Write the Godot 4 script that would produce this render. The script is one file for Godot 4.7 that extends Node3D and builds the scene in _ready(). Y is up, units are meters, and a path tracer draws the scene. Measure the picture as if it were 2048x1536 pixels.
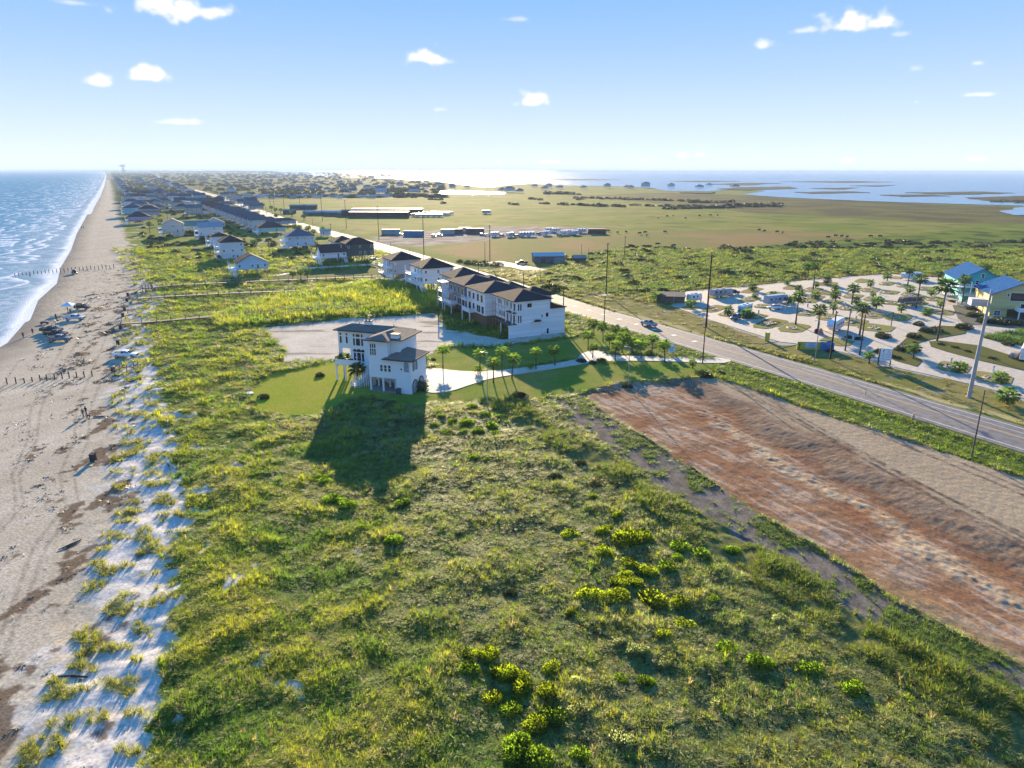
extends Node3D
# A drone's view along a barrier island: beach and sea on the left, dunes, stilt houses, a highway and a campground, bay and marsh behind.

const EYE := 45.0
const FOCAL := 1420.0      # focal length in pixels of the 2048-pixel photograph
var pitch := atan((768.0 - 338.0) / FOCAL)
var taken := {}
var mats := {}
var meshes := {}
var rng := RandomNumberGenerator.new()
var n_big := FastNoiseLite.new()
var n_mid := FastNoiseLite.new()
var n_fine := FastNoiseLite.new()
var n_cell := FastNoiseLite.new()
var n_ridge := FastNoiseLite.new()
const GRID_TURN := 0.464    # the house lots stand square to the shore and the highway

class MB:
	var v := PackedVector3Array()
	var n := PackedVector3Array()
	var c := PackedColorArray()
	var colored := false
	var col := Color.WHITE
	func tri(a: Vector3, b: Vector3, d: Vector3) -> void:
		var m := (d - a).cross(b - a).normalized()
		v.append(a); v.append(b); v.append(d)
		n.append(m); n.append(m); n.append(m)
		if colored:
			c.append(col); c.append(col); c.append(col)
	func quad(a: Vector3, b: Vector3, d: Vector3, e: Vector3) -> void:
		tri(a, b, d); tri(a, d, e)
	func face(p: Array, out: Vector3) -> void:      # a flat polygon that looks towards «out»
		var m: Vector3 = (p[2] - p[0]).cross(p[1] - p[0])
		var flip := m.dot(out) < 0.0
		for i in range(1, p.size() - 1):
			if flip: tri(p[0], p[i + 1], p[i])
			else: tri(p[0], p[i], p[i + 1])
	func box(ctr: Vector3, s: Vector3, b := Basis.IDENTITY) -> void:
		var x := b.x * s.x * 0.5
		var y := b.y * s.y * 0.5
		var z := b.z * s.z * 0.5
		for k in [[x, y, z], [y, z, x], [z, x, y]]:
			for sg in [1.0, -1.0]:
				var o: Vector3 = k[0] * sg
				face([ctr + o + k[1] + k[2], ctr + o + k[1] - k[2], ctr + o - k[1] - k[2], ctr + o - k[1] + k[2]], o)
	func span(lo: Vector3, hi: Vector3) -> void:
		box((lo + hi) * 0.5, hi - lo)
	func bar(p: Vector3, q: Vector3, w: float, h := -1.0) -> void:
		var d := q - p
		var l := d.length()
		if l < 0.0001: return
		d /= l
		var up := Vector3.UP if absf(d.y) < 0.95 else Vector3.RIGHT
		var sx := up.cross(d).normalized()
		box((p + q) * 0.5, Vector3(w, w if h < 0.0 else h, l), Basis(sx, d.cross(sx), d))
	func tube(pts: Array, rad: Array, k := 8, caps := true) -> void:
		var rings := []
		for i in pts.size():
			var d: Vector3 = (pts[mini(i + 1, pts.size() - 1)] - pts[maxi(i - 1, 0)]).normalized()
			var a := d.cross(Vector3.RIGHT if absf(d.x) < 0.8 else Vector3.FORWARD).normalized()
			var b := d.cross(a)
			var r := []
			for j in k:
				var t := TAU * j / k
				r.append([a * cos(t) + b * sin(t), pts[i]])
			rings.append(r)
		for i in pts.size() - 1:
			for j in k:
				var p = rings[i][j]; var q = rings[i][(j + 1) % k]
				var s = rings[i + 1][j]; var t2 = rings[i + 1][(j + 1) % k]
				_sq(p[1] + p[0] * rad[i], q[1] + q[0] * rad[i], t2[1] + t2[0] * rad[i + 1], s[1] + s[0] * rad[i + 1], p[0], q[0])
		if caps:
			for e in [0, pts.size() - 1]:
				var ring := []
				for j in k: ring.append(pts[e] + rings[e][j][0] * rad[e])
				if rad[e] > 0.001: face(ring, (pts[e] - pts[1 if e == 0 else e - 1]))
	func _sq(a: Vector3, b: Vector3, d: Vector3, e: Vector3, na: Vector3, nb: Vector3) -> void:
		var m := (d - a).cross(b - a)
		if m.length_squared() < 1e-12: m = (e - a).cross(d - a)
		var fl := m.dot(na + nb) < 0.0
		var seq := [a, b, d, a, d, e]
		var nn := [na, nb, nb, na, nb, na]
		if fl:
			seq = [a, d, b, a, e, d]
			nn = [na, nb, nb, na, na, nb]
		for i in 6:
			v.append(seq[i]); n.append(nn[i])
			if colored: c.append(col)
	func cyl(p: Vector3, q: Vector3, r: float, k := 8, r2 := -1.0) -> void:
		tube([p, q], [r, r if r2 < 0.0 else r2], k)
	func ball(ctr: Vector3, r: Vector3, k := 8, m := 5) -> void:
		var pts := []
		for i in m + 1:
			var row := []
			for j in k + 1:
				var a := PI * i / m
				var b := TAU * j / k
				row.append(Vector3(sin(a) * cos(b), cos(a), sin(a) * sin(b)))
			pts.append(row)
		for i in m:
			for j in k:
				var p: Vector3 = pts[i][j]; var q: Vector3 = pts[i][j + 1]; var s: Vector3 = pts[i + 1][j + 1]; var t: Vector3 = pts[i + 1][j]
				var six := [p, q, s, p, s, t]
				if ((s - p) * r).cross((q - p) * r).dot(p + s) < 0.0: six = [p, s, q, p, t, s]
				for e in six:
					v.append(ctr + e * r); n.append((e / r).normalized())
					if colored: c.append(col)
	func prism(poly: Array, y0: float, y1: float) -> void:   # poly: Vector2 (x, z), any winding
		var ctr := Vector2.ZERO
		for p in poly: ctr += p
		ctr /= poly.size()
		var pp := PackedVector2Array(poly)
		var idx := Geometry2D.triangulate_polygon(pp)
		for i in range(0, idx.size(), 3):
			for e in [[y1, Vector3.UP], [y0, Vector3.DOWN]]:
				face([Vector3(pp[idx[i]].x, e[0], pp[idx[i]].y), Vector3(pp[idx[i + 1]].x, e[0], pp[idx[i + 1]].y), Vector3(pp[idx[i + 2]].x, e[0], pp[idx[i + 2]].y)], e[1])
		var cw := Geometry2D.is_polygon_clockwise(pp)
		for i in poly.size():
			var a: Vector2 = poly[i]; var b: Vector2 = poly[(i + 1) % poly.size()]
			var d := b - a
			var o := Vector3(d.y, 0, -d.x) * (-1.0 if cw else 1.0)
			face([Vector3(a.x, y0, a.y), Vector3(b.x, y0, b.y), Vector3(b.x, y1, b.y), Vector3(a.x, y1, a.y)], o)
	func loft(rows: Array, caps := true) -> void:     # rows of equal length, each a closed ring of points
		for i in rows.size() - 1:
			var c0 := Vector3.ZERO
			for p in rows[i]: c0 += p
			for p in rows[i + 1]: c0 += p
			c0 /= rows[i].size() * 2.0
			var k: int = rows[i].size()
			for j in k:
				var a: Vector3 = rows[i][j]; var b: Vector3 = rows[i][(j + 1) % k]; var d: Vector3 = rows[i + 1][(j + 1) % k]; var e: Vector3 = rows[i + 1][j]
				var o := (a + b + d + e) * 0.25 - c0
				face([a, b, d, e], o)
		if caps:
			face(rows[0], _mid(rows[0]) - _mid(rows[1]))
			face(rows[-1], _mid(rows[-1]) - _mid(rows[-2]))
	func _mid(r: Array) -> Vector3:
		var s := Vector3.ZERO
		for p in r: s += p
		return s / r.size()
	func mesh() -> ArrayMesh:
		var a := []
		a.resize(Mesh.ARRAY_MAX)
		a[Mesh.ARRAY_VERTEX] = v
		a[Mesh.ARRAY_NORMAL] = n
		if colored: a[Mesh.ARRAY_COLOR] = c
		var m := ArrayMesh.new()
		m.add_surface_from_arrays(Mesh.PRIMITIVE_TRIANGLES, a)
		return m

func spot(px: float, py: float, y := 0.0) -> Vector3:   # where the ground seen at that point of the photograph lies, by survey from the flight height
	var w := (py - 768.0) / FOCAL
	var d := (EYE - y) / (sin(pitch) + w * cos(pitch))
	return Vector3((px - 1024.0) / FOCAL * d, y, -d * (cos(pitch) - w * sin(pitch)))
func s2(px: float, py: float) -> Vector2:
	var p := spot(px, py)
	return Vector2(p.x, p.z)
func rise(at: Vector3, py: float) -> float:       # height of a thing that stands at «at» and reaches up to that line
	var w := (py - 768.0) / FOCAL
	return EYE + at.z * (sin(pitch) + w * cos(pitch)) / (cos(pitch) - w * sin(pitch))
func area(pts: Array) -> PackedVector2Array:       # a list of surveyed corners as a ground polygon
	var r := PackedVector2Array()
	for i in range(0, pts.size(), 2): r.append(s2(pts[i], pts[i + 1]))
	return r

func numbered(nm: String) -> String:
	if not taken.has(nm):
		taken[nm] = 0
		return nm
	taken[nm] += 1
	return "%s_%03d" % [nm, taken[nm]]
func obj(nm: String, mb, mat: Material, parent: Node = self) -> MeshInstance3D:
	var o := MeshInstance3D.new()
	o.mesh = mb.mesh() if mb is MB else mb
	o.material_override = mat
	o.name = numbered(nm) if parent == self else nm
	parent.add_child(o, true)
	return o
func tag(o: Node, label: String, category := "", group := "", kind := "") -> Node:
	if label: o.set_meta("label", label)
	if category: o.set_meta("category", category)
	if group: o.set_meta("group", group)
	if kind: o.set_meta("kind", kind)
	return o
func thing(nm: String, label: String, category: String, at: Vector3, turn := 0.0, group := "") -> Node3D:
	var o := Node3D.new()
	o.name = numbered(nm)
	add_child(o)
	o.position = at
	o.rotation.y = turn
	tag(o, label, category, group)
	return o
func struct(nm: String, mb, mat: Material, parent: Node = self) -> MeshInstance3D:
	var o := obj(nm, mb, mat, parent)
	if parent == self: o.set_meta("kind", "structure")
	return o
func dup(root: Node3D, at: Vector3, turn: float, label: String, group := "", sc := 1.0) -> Node3D:
	var r: Node3D = root.duplicate()
	var base := String(root.name)
	if base.length() > 4 and base[-4] == "_" and base.right(3).is_valid_int(): base = base.left(-4)
	r.name = numbered(base)
	add_child(r)
	r.position = at
	r.rotation.y = turn
	r.scale = Vector3.ONE * sc
	r.set_meta("label", label)
	if group: r.set_meta("group", group)
	return r

const ORDINALS := ["first", "second", "third", "fourth", "fifth", "sixth", "seventh", "eighth", "ninth", "tenth", "eleventh", "twelfth", "thirteenth", "fourteenth", "fifteenth", "sixteenth", "seventeenth", "eighteenth", "nineteenth", "twentieth", "twenty-first", "twenty-second", "twenty-third", "twenty-fourth", "twenty-fifth", "twenty-sixth", "twenty-seventh", "twenty-eighth", "twenty-ninth", "thirtieth"]
func nth(i: int) -> String:
	if i < 20: return ORDINALS[i]
	var tens: String = ["twent", "thirt", "fort", "fift", "sixt", "sevent", "eight"][mini((i + 1) / 10 - 2, 6)]
	return tens + "ieth" if (i + 1) % 10 == 0 else tens + "y-" + ORDINALS[i % 10]
func lin(r: float, g: float, b: float) -> Color:    # a real-world (linear) base colour, as an albedo
	return Color(r, g, b).linear_to_srgb()
func ramp(lo: Color, hi: Color) -> Gradient:
	var g := Gradient.new()
	g.set_color(0, lo); g.set_color(1, hi)
	return g
func noise_tex(key: String, size: int, freq: float, oct: int, lo: Color, hi: Color, bump := 0.0) -> NoiseTexture2D:
	if mats.has(key): return mats[key]
	var f := FastNoiseLite.new()
	f.seed = hash(key) % 1000
	f.frequency = freq
	f.fractal_octaves = oct
	f.noise_type = FastNoiseLite.TYPE_SIMPLEX_SMOOTH
	var t := NoiseTexture2D.new()
	t.width = size; t.height = size
	t.seamless = true
	t.noise = f
	if bump > 0.0:
		t.as_normal_map = true
		t.bump_strength = bump
	else:
		t.color_ramp = ramp(lo, hi)
	mats[key] = t
	return t
func paint(c: Color, rough := 0.8, grain := "plain", metal := 0.0, size := 1.0) -> StandardMaterial3D:
	var key := "%s %s %s %s %s" % [c.to_html(), rough, grain, metal, size]
	if mats.has(key): return mats[key]
	var m := StandardMaterial3D.new()
	m.albedo_color = c
	m.roughness = rough
	m.metallic = metal
	if grain != "none":
		m.uv1_triplanar = true
		m.uv1_world_triplanar = false
		m.uv1_scale = Vector3.ONE * (0.25 / size)
		match grain:
			"plain": m.albedo_texture = noise_tex("t_plain", 256, 0.02, 4, Color(0.84, 0.84, 0.83), Color(1, 1, 1))
			"stucco": m.albedo_texture = noise_tex("t_stucco", 256, 0.06, 5, Color(0.93, 0.93, 0.925), Color(1, 1, 1))
			"roof":
				m.metallic_specular = 0.15
				m.albedo_texture = noise_tex("t_roof", 256, 0.09, 4, Color(0.62, 0.62, 0.62), Color(1, 1, 1))
				m.normal_enabled = true
				m.normal_texture = noise_tex("t_roofn", 256, 0.12, 3, Color.BLACK, Color.WHITE, 6.0)
			"wood":
				m.albedo_texture = noise_tex("t_wood", 256, 0.05, 4, Color(0.6, 0.58, 0.55), Color(1, 1, 1))
			"rust": m.albedo_texture = noise_tex("t_rust", 256, 0.03, 5, Color(0.45, 0.33, 0.27), Color(1, 1, 1))
			"siding":
				m.albedo_texture = siding_tex()
	mats[key] = m
	return m
func siding_tex() -> ImageTexture:
	if mats.has("t_siding"): return mats["t_siding"]
	var im := Image.create(256, 256, false, Image.FORMAT_RGB8)
	im.fill(Color(0.96, 0.96, 0.96))
	var r := RandomNumberGenerator.new()
	r.seed = 4
	for i in 16:
		var t := r.randf_range(0.9, 1.0)
		im.fill_rect(Rect2i(0, i * 16, 256, 16), Color(t, t, t))
		im.fill_rect(Rect2i(0, i * 16, 256, 2), Color(0.72, 0.72, 0.72))
	mats["t_siding"] = ImageTexture.create_from_image(im)
	return mats["t_siding"]
func glass(c := Color(0.1, 0.13, 0.17)) -> StandardMaterial3D:
	var key := "glass" + c.to_html()
	if mats.has(key): return mats[key]
	var m := StandardMaterial3D.new()
	m.albedo_color = c
	m.roughness = 0.08
	m.metallic_specular = 0.6
	mats[key] = m
	return m
func leaf(c: Color, through := 0.5) -> StandardMaterial3D:
	var key := "leaf%s%s" % [c.to_html(), through]
	if mats.has(key): return mats[key]
	var m := StandardMaterial3D.new()
	m.albedo_color = c
	m.roughness = 0.6
	m.vertex_color_use_as_albedo = true
	m.backlight_enabled = true
	m.backlight = Color(through, through, through * 0.8)
	m.cull_mode = BaseMaterial3D.CULL_DISABLED
	mats[key] = m
	return m

func set_noise(f: FastNoiseLite, s: int, fr: float, o: int, ty := FastNoiseLite.TYPE_SIMPLEX_SMOOTH) -> void:
	f.seed = s; f.frequency = fr; f.fractal_octaves = o; f.noise_type = ty

func _ready() -> void:
	rng.seed = 20
	set_noise(n_big, 1, 0.012, 4)
	set_noise(n_mid, 2, 0.07, 3)
	set_noise(n_fine, 3, 0.4, 3)
	set_noise(n_cell, 4, 0.2, 2)
	set_noise(n_ridge, 5, 0.05, 3)
	n_ridge.fractal_type = FastNoiseLite.FRACTAL_RIDGED
	view_and_light()
	lay_zones()
	ground_sheets()
	waters()
	road_and_paving()
	greenery()
	villa()
	townhouses()
	beach_houses()
	far_houses()
	boardwalks()
	beach_things()
	campground()
	poles_and_palms()
	vehicles_all()
	yards()
	people_all()

func view_and_light() -> void:
	var cam := Camera3D.new()
	cam.name = "camera"
	cam.position = Vector3(0, EYE, 0)
	cam.rotation.x = -pitch
	cam.fov = rad_to_deg(2.0 * atan(768.0 / FOCAL))
	cam.near = 0.5
	cam.far = 90000.0
	add_child(cam)
	var sun := DirectionalLight3D.new()
	sun.name = "sun"
	sun.light_energy = 1.6
	sun.light_color = Color(1.0, 0.9, 0.74)
	sun.light_angular_distance = 0.5
	sun.shadow_enabled = true
	sun.sky_mode = DirectionalLight3D.SKY_MODE_LIGHT_ONLY
	var el := deg_to_rad(12.5)
	var az := deg_to_rad(-5.8)
	var to_sun := Vector3(sin(az) * cos(el), sin(el), -cos(az) * cos(el))
	add_child(sun)
	sun.look_at_from_position(Vector3.ZERO, -to_sun)
	var sky := ProceduralSkyMaterial.new()
	sky.sky_top_color = lin(0.055, 0.32, 0.86)
	sky.sky_horizon_color = lin(0.80, 0.88, 1.0)
	sky.sky_curve = 0.10
	sky.ground_horizon_color = lin(0.5, 0.6, 0.7)
	sky.ground_bottom_color = lin(0.2, 0.22, 0.2)
	sky.energy_multiplier = 0.33
	sky.sky_cover = ImageTexture.create_from_image(cloud_cover())
	sky.sky_cover_modulate = Color(1, 1, 1)
	var env := Environment.new()
	env.background_mode = Environment.BG_SKY
	env.sky = Sky.new()
	env.sky.sky_material = sky
	env.tonemap_mode = Environment.TONE_MAPPER_LINEAR
	env.tonemap_exposure = 3.75
	env.sdfgi_enabled = true
	env.ssao_enabled = true
	env.ssil_enabled = true
	env.fog_enabled = true
	env.fog_density = 0.00008
	env.fog_light_color = Color(0.78, 0.88, 1.0)
	var we := WorldEnvironment.new()
	we.name = "world"
	we.environment = env
	add_child(we)

func cloud_cover() -> Image:
	var w := 4096
	var h := 2048
	var im := Image.create(w, h, false, Image.FORMAT_RGBA8)
	var f := FastNoiseLite.new()
	f.seed = 8
	f.frequency = 0.045
	f.fractal_octaves = 4
	# small fair-weather puffs: azimuth and height in degrees, width and height in degrees, strength
	var puffs := [[-22.9, 10.0, 6.60, 1.78, 0.95], [-25.5, 6.0, 3.08, 1.14, 0.90], [-28.3, 5.5, 1.64, 0.92, 0.55], [-6.2, 7.7, 3.28, 1.46, 0.85], [1.5, 4.9, 2.40, 1.27, 0.80], [23.8, 9.2, 4.09, 1.65, 1.00], [17.9, 8.2, 1.46, 0.76, 0.60], [20.5, 9.0, 1.76, 0.54, 0.50], [31.6, 4.5, 2.68, 0.32, 0.55],
		[0.4, 10.3, 1.80, 0.36, 0.35], [12.9, 1.0, 0.82, 0.52, 0.55], [14.0, 1.0, 0.82, 0.37, 0.45], [24.4, 0.6, 1.19, 0.35, 0.40], [32.1, 0.6, 1.43, 0.46, 0.40], [2.9, 0.5, 1.92, 0.31, 0.40], [-23.7, 3.1, 3.12, 0.49, 0.30], [-5.4, 4.3, 1.12, 0.45, 0.30], [27.7, 6.3, 0.79, 0.46, 0.25], [31.2, 6.4, 0.57, 0.25, 0.40], [26.4, 8.4, 1.30, 0.39, 0.30], [-28.9, 10.0, 1.87, 0.31, 0.40], [-1.1, 0.5, 0.77, 0.23, 0.30], [-10.9, 0.4, 0.68, 0.23, 0.30], [28.0, 4.3, 0.53, 0.20, 0.40], [10.1, 0.7, 1.14, 0.19, 0.30]]
	var r := RandomNumberGenerator.new()
	r.seed = 77
	for i in 70:
		var az := r.randf_range(42.0, 318.0)
		var el := r.randf_range(1.0, 32.0)
		puffs.append([az, el, r.randf_range(1.0, 5.0), r.randf_range(0.4, 1.7), r.randf_range(0.3, 0.9)])
	for q in puffs:
		var cx := int(q[0] / 360.0 * w)
		var cy := int((0.5 - q[1] / 180.0) * h)
		var rx: float = q[2] / 360.0 * w * 0.62
		var ry: float = q[3] / 180.0 * h * 0.62
		for y in range(maxi(0, cy - int(ry * 1.6)), mini(h, cy + int(ry * 1.6))):
			for x in range(cx - int(rx * 1.5), cx + int(rx * 1.5)):
				var dx: float = (x - cx) / rx
				var dy: float = (y - cy) / ry
				if dy > 0.0: dy *= 1.7       # flat base, domed top
				var d := 1.0 - sqrt(dx * dx + dy * dy)
				var a: float = clampf((d + f.get_noise_2d(x, y * 1.3) * 0.8 - 0.05) * 1.25, 0.0, 1.0)
				a = a * a * (3.0 - 2.0 * a) * q[4]
				if a > 0.004:
					var xx := posmod(x, w)
					var old := im.get_pixel(xx, y)
					im.set_pixel(xx, y, Color(0.9, 0.75, 0.55, maxf(old.a, a)))
	return im

# ---------------------------------------------------------------- the lie of the land
var shore := []          # the water's edge, from near to far
var dune := []           # where the dune grass begins
var ROAD := [Vector2(140, -18), Vector2(112, -71), Vector2(90.7, -112), Vector2(68.7, -154), Vector2(42.7, -201), Vector2(23.7, -235), Vector2(-24.7, -332), Vector2(-93.7, -461), Vector2(-202, -654), Vector2(-502, -1252), Vector2(-859, -1921), Vector2(-1420, -3019), Vector2(-2600, -5400)]
var zones := []          # [name, polygon, bounding box]

func lay_zones() -> void:
	shore = [Vector2(-96, 40), Vector2(-104, -40), Vector2(-121, -120), s2(5, 685), s2(49, 636), s2(65, 600), s2(104, 566), s2(113, 534), s2(135, 500), s2(148, 467), s2(167, 435), s2(180, 412), s2(193, 394), s2(204, 373), s2(210, 357), s2(211, 350), s2(208, 345), s2(200, 341.5)]
	dune = [Vector2(-18, 40), Vector2(-24, -20), s2(290, 1536), s2(290, 1440), s2(335, 1300), s2(345, 1200), s2(350, 1090), s2(385, 1010), s2(350, 950), s2(350, 880), s2(325, 820), s2(318, 760), s2(310, 700), s2(300, 640), s2(325, 600), s2(300, 548), s2(285, 525), s2(262, 500), s2(250, 470), s2(240, 440), s2(230, 405), s2(223, 372), s2(217, 352), s2(212, 345), s2(208, 341.5)]
	zone("lawn", [497, 790, 520, 765, 545, 748, 600, 738, 640, 728, 690, 718, 760, 720, 780, 790, 690, 800, 640, 832, 560, 830, 508, 820])
	zone("sand_lot", [520, 655, 600, 646, 700, 638, 800, 631, 876, 627, 896, 660, 1010, 678, 1133, 664, 1140, 672, 1000, 694, 884, 692, 845, 716, 700, 718, 566, 724, 572, 700, 548, 680])
	zone("yard_lawn", [845, 700, 880, 694, 1000, 696, 1150, 674, 1190, 650, 1270, 680, 1330, 706, 1215, 704, 1165, 704, 1150, 716, 1000, 738, 880, 745])
	zone("front_lawn", [850, 800, 850, 770, 900, 780, 980, 755, 1170, 728, 1330, 722, 1425, 728, 1430, 752, 1250, 764, 1160, 782, 1120, 792, 1050, 800, 1000, 790, 960, 800, 880, 806])
	zone("dirt_lot", [1155, 786, 1250, 765, 1430, 755, 1500, 777, 1700, 846, 1850, 892, 2048, 957, 2140, 985, 2300, 1400, 2048, 1330, 1920, 1268, 1800, 1205, 1690, 1128, 1560, 1052, 1420, 962, 1330, 900, 1250, 852, 1190, 810])
	zone("gravel", [1100, 800, 1160, 790, 1250, 855, 1340, 910, 1430, 970, 1560, 1060, 1690, 1136, 1800, 1213, 1920, 1276, 2048, 1338, 2300, 1410, 2300, 1500, 1990, 1375, 1800, 1290, 1700, 1215, 1560, 1110, 1420, 1040, 1300, 965, 1210, 885, 1130, 830])
	zone("verge", [1430, 752, 1425, 735, 1470, 722, 1591, 764, 1824, 838, 2048, 908, 2300, 985, 2300, 1030, 2048, 954, 1850, 889, 1700, 842, 1500, 773])
	zone("verge2", [1130, 632, 1280, 668, 1450, 720, 1330, 716, 1200, 690, 1140, 660])
	zone("campground", [1344, 612, 1352, 590, 1375, 583, 1500, 572, 1620, 559, 1780, 546, 1880, 555, 1930, 562, 2120, 575, 2400, 700, 2048, 800, 1960, 775, 1860, 751, 1790, 736, 1700, 709, 1650, 698, 1600, 690, 1560, 690, 1490, 665, 1420, 640])
	zone("camp_verge", [1180, 588, 1344, 612, 1420, 640, 1490, 665, 1560, 690, 1600, 690, 1700, 709, 1790, 736, 1860, 751, 1960, 775, 2048, 800, 2400, 880, 2400, 960, 2048, 848, 1858, 796, 1703, 748, 1634, 722, 1460, 682, 1280, 638, 1160, 597])
	zone("reeds", [505, 612, 560, 598, 640, 583, 720, 570, 800, 566, 870, 590, 880, 622, 800, 628, 700, 634, 600, 642, 520, 650, 440, 660, 420, 640])
	zone("scrub", [1120, 588, 1060, 560, 1150, 515, 1270, 490, 1430, 500, 1600, 485, 1750, 474, 1900, 462, 2100, 460, 2500, 470, 2500, 600, 2050, 560, 1880, 550, 1780, 542, 1620, 554, 1500, 567, 1360, 580, 1344, 605, 1250, 590, 1180, 584])
	zone("dry_field", [860, 500, 1000, 475, 1150, 478, 1300, 462, 1500, 458, 1640, 466, 1760, 476, 1600, 485, 1430, 498, 1270, 488, 1150, 512, 1000, 520, 930, 515])
	zone("yard", [738, 478, 800, 465, 1000, 452, 1200, 456, 1205, 468, 1000, 480, 850, 492, 760, 490])
	zone("marsh", [1130, 392, 1330, 385, 1480, 390, 1700, 400, 1900, 410, 2300, 420, 2300, 452, 1900, 446, 1700, 436, 1500, 425, 1300, 405])
	zone("drive", [840, 736, 870, 732, 910, 738, 960, 741, 1060, 732, 1150, 718, 1158, 704, 1185, 698, 1210, 700, 1220, 709, 1330, 712, 1420, 711, 1475, 720, 1440, 730, 1330, 724, 1200, 725, 1155, 733, 1060, 748, 985, 760, 940, 773, 905, 786, 850, 810, 760, 800, 670, 770, 670, 735, 690, 720, 760, 716])
	zone("settled", [222, 343, 400, 345, 560, 350, 700, 355, 900, 379, 890, 391, 640, 397, 480, 400, 420, 386, 330, 357])
	zone("town_lawn", [560, 548, 620, 542, 800, 532, 835, 560, 760, 558, 600, 560, 530, 575, 545, 556])

func zone(nm: String, pts: Array) -> void:
	var p := area(pts)
	var b := Rect2(p[0], Vector2.ZERO)
	for q in p: b = b.expand(q)
	zones.append([nm, p, b.grow(1.0)])
func in_zone(p: Vector2) -> String:
	for z in zones:
		if z[2].has_point(p) and Geometry2D.is_point_in_polygon(p, z[1]): return z[0]
	return ""
func zone_poly(nm: String) -> PackedVector2Array:
	for z in zones:
		if z[0] == nm: return z[1]
	return PackedVector2Array()
func line_x(l: Array, z: float) -> float:       # x of a line that runs away from us, at that depth
	for i in range(1, l.size()):
		if z > l[i].y:
			return lerpf(l[i - 1].x, l[i].x, clampf((z - l[i - 1].y) / (l[i].y - l[i - 1].y), 0.0, 1.0))
	return l[-1].x
func road_away(p: Vector2) -> float:            # distance from the highway's middle, negative on the beach side
	for i in range(1, ROAD.size()):
		if p.y > ROAD[i].y or i == ROAD.size() - 1:
			var d: Vector2 = (ROAD[i] - ROAD[i - 1]).normalized()
			var o: Vector2 = p - ROAD[i - 1]
			return d.x * o.y - d.y * o.x
	return 999.0

func land(x: float, z: float) -> float:         # height of the ground
	var dx := x - line_x(dune, z)
	var h := 0.0
	if z < 30.0 and z > -420.0:
		var p := Vector2(x, z)
		var r := road_away(p)
		if dx > -14.0 and r < -9.0:
			var k := in_zone(p)
			var bump := 1.0
			if k in ["lawn", "sand_lot", "yard_lawn", "front_lawn", "dirt_lot", "gravel", "verge", "verge2", "campground", "camp_verge", "town_lawn", "drive"]: bump = 0.06
			elif z < -300.0: bump = 0.5
			var fore := clampf((dx + 14.0) / 14.0, 0.0, 1.0)
			h += bump * fore * (n_mid.get_noise_2d(x, z) * 0.5 + n_cell.get_noise_2d(x * 1.3, z * 1.3) * 0.22 + 0.1)
			h += bump * fore * clampf(1.0 - absf(dx - 4.0) / 16.0, 0.0, 1.0) * (0.5 + 0.6 * n_mid.get_noise_2d(x * 0.7 + 50.0, z * 0.7))
			if k == "dirt_lot": h += dirt_relief(x, z)
			elif k == "verge": h -= 0.35 * clampf(1.0 - absf(r + 11.5) / 3.0, 0.0, 1.0)
	var w := x - line_x(shore, z)
	if w < 30.0: h -= clampf((5.0 - w) / 14.0, 0.0, 3.0) * 0.55
	return h
func dirt_lines(z: float) -> Vector4:      # distances from the road of: bench edge, foot of the bank, pale ridge, lower edge
	var t := clampf((z + 137.0) / 60.0, -0.3, 1.3)
	return Vector4(lerpf(-27.0, -38.5, t), lerpf(-34.0, -46.5, t), lerpf(-38.0, -50.5, t), lerpf(-57.5, -61.5, t))
func dirt_relief(x: float, z: float) -> float:
	# a graded bench along the road, a scraped bank down from it, and a rough lower floor with pushed-up ridges
	var r := road_away(Vector2(x, z))
	var l := dirt_lines(z)
	var w := r + n_mid.get_noise_2d(x, z) * 2.0
	var a := x * 0.475 + z * 0.88
	var h := -0.5 * smoothstep(l.x, l.y, w)
	var bank := clampf(1.0 - absf(w - (l.x + l.y) * 0.5) / 5.5, 0.0, 1.0)
	h += bank * 0.07 * n_fine.get_noise_2d(a * 3.2, r * 0.55)
	h += 0.16 * clampf(1.0 - absf(w - l.z) / 2.6, 0.0, 1.0) * (0.6 + n_fine.get_noise_2d(x * 1.4, z * 1.4))
	h += n_fine.get_noise_2d(x * 1.6, z * 1.6) * 0.05 + 0.12 * n_ridge.get_noise_2d(x * 1.6, z * 1.6) * smoothstep(l.x, l.y, r)
	return h

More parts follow.
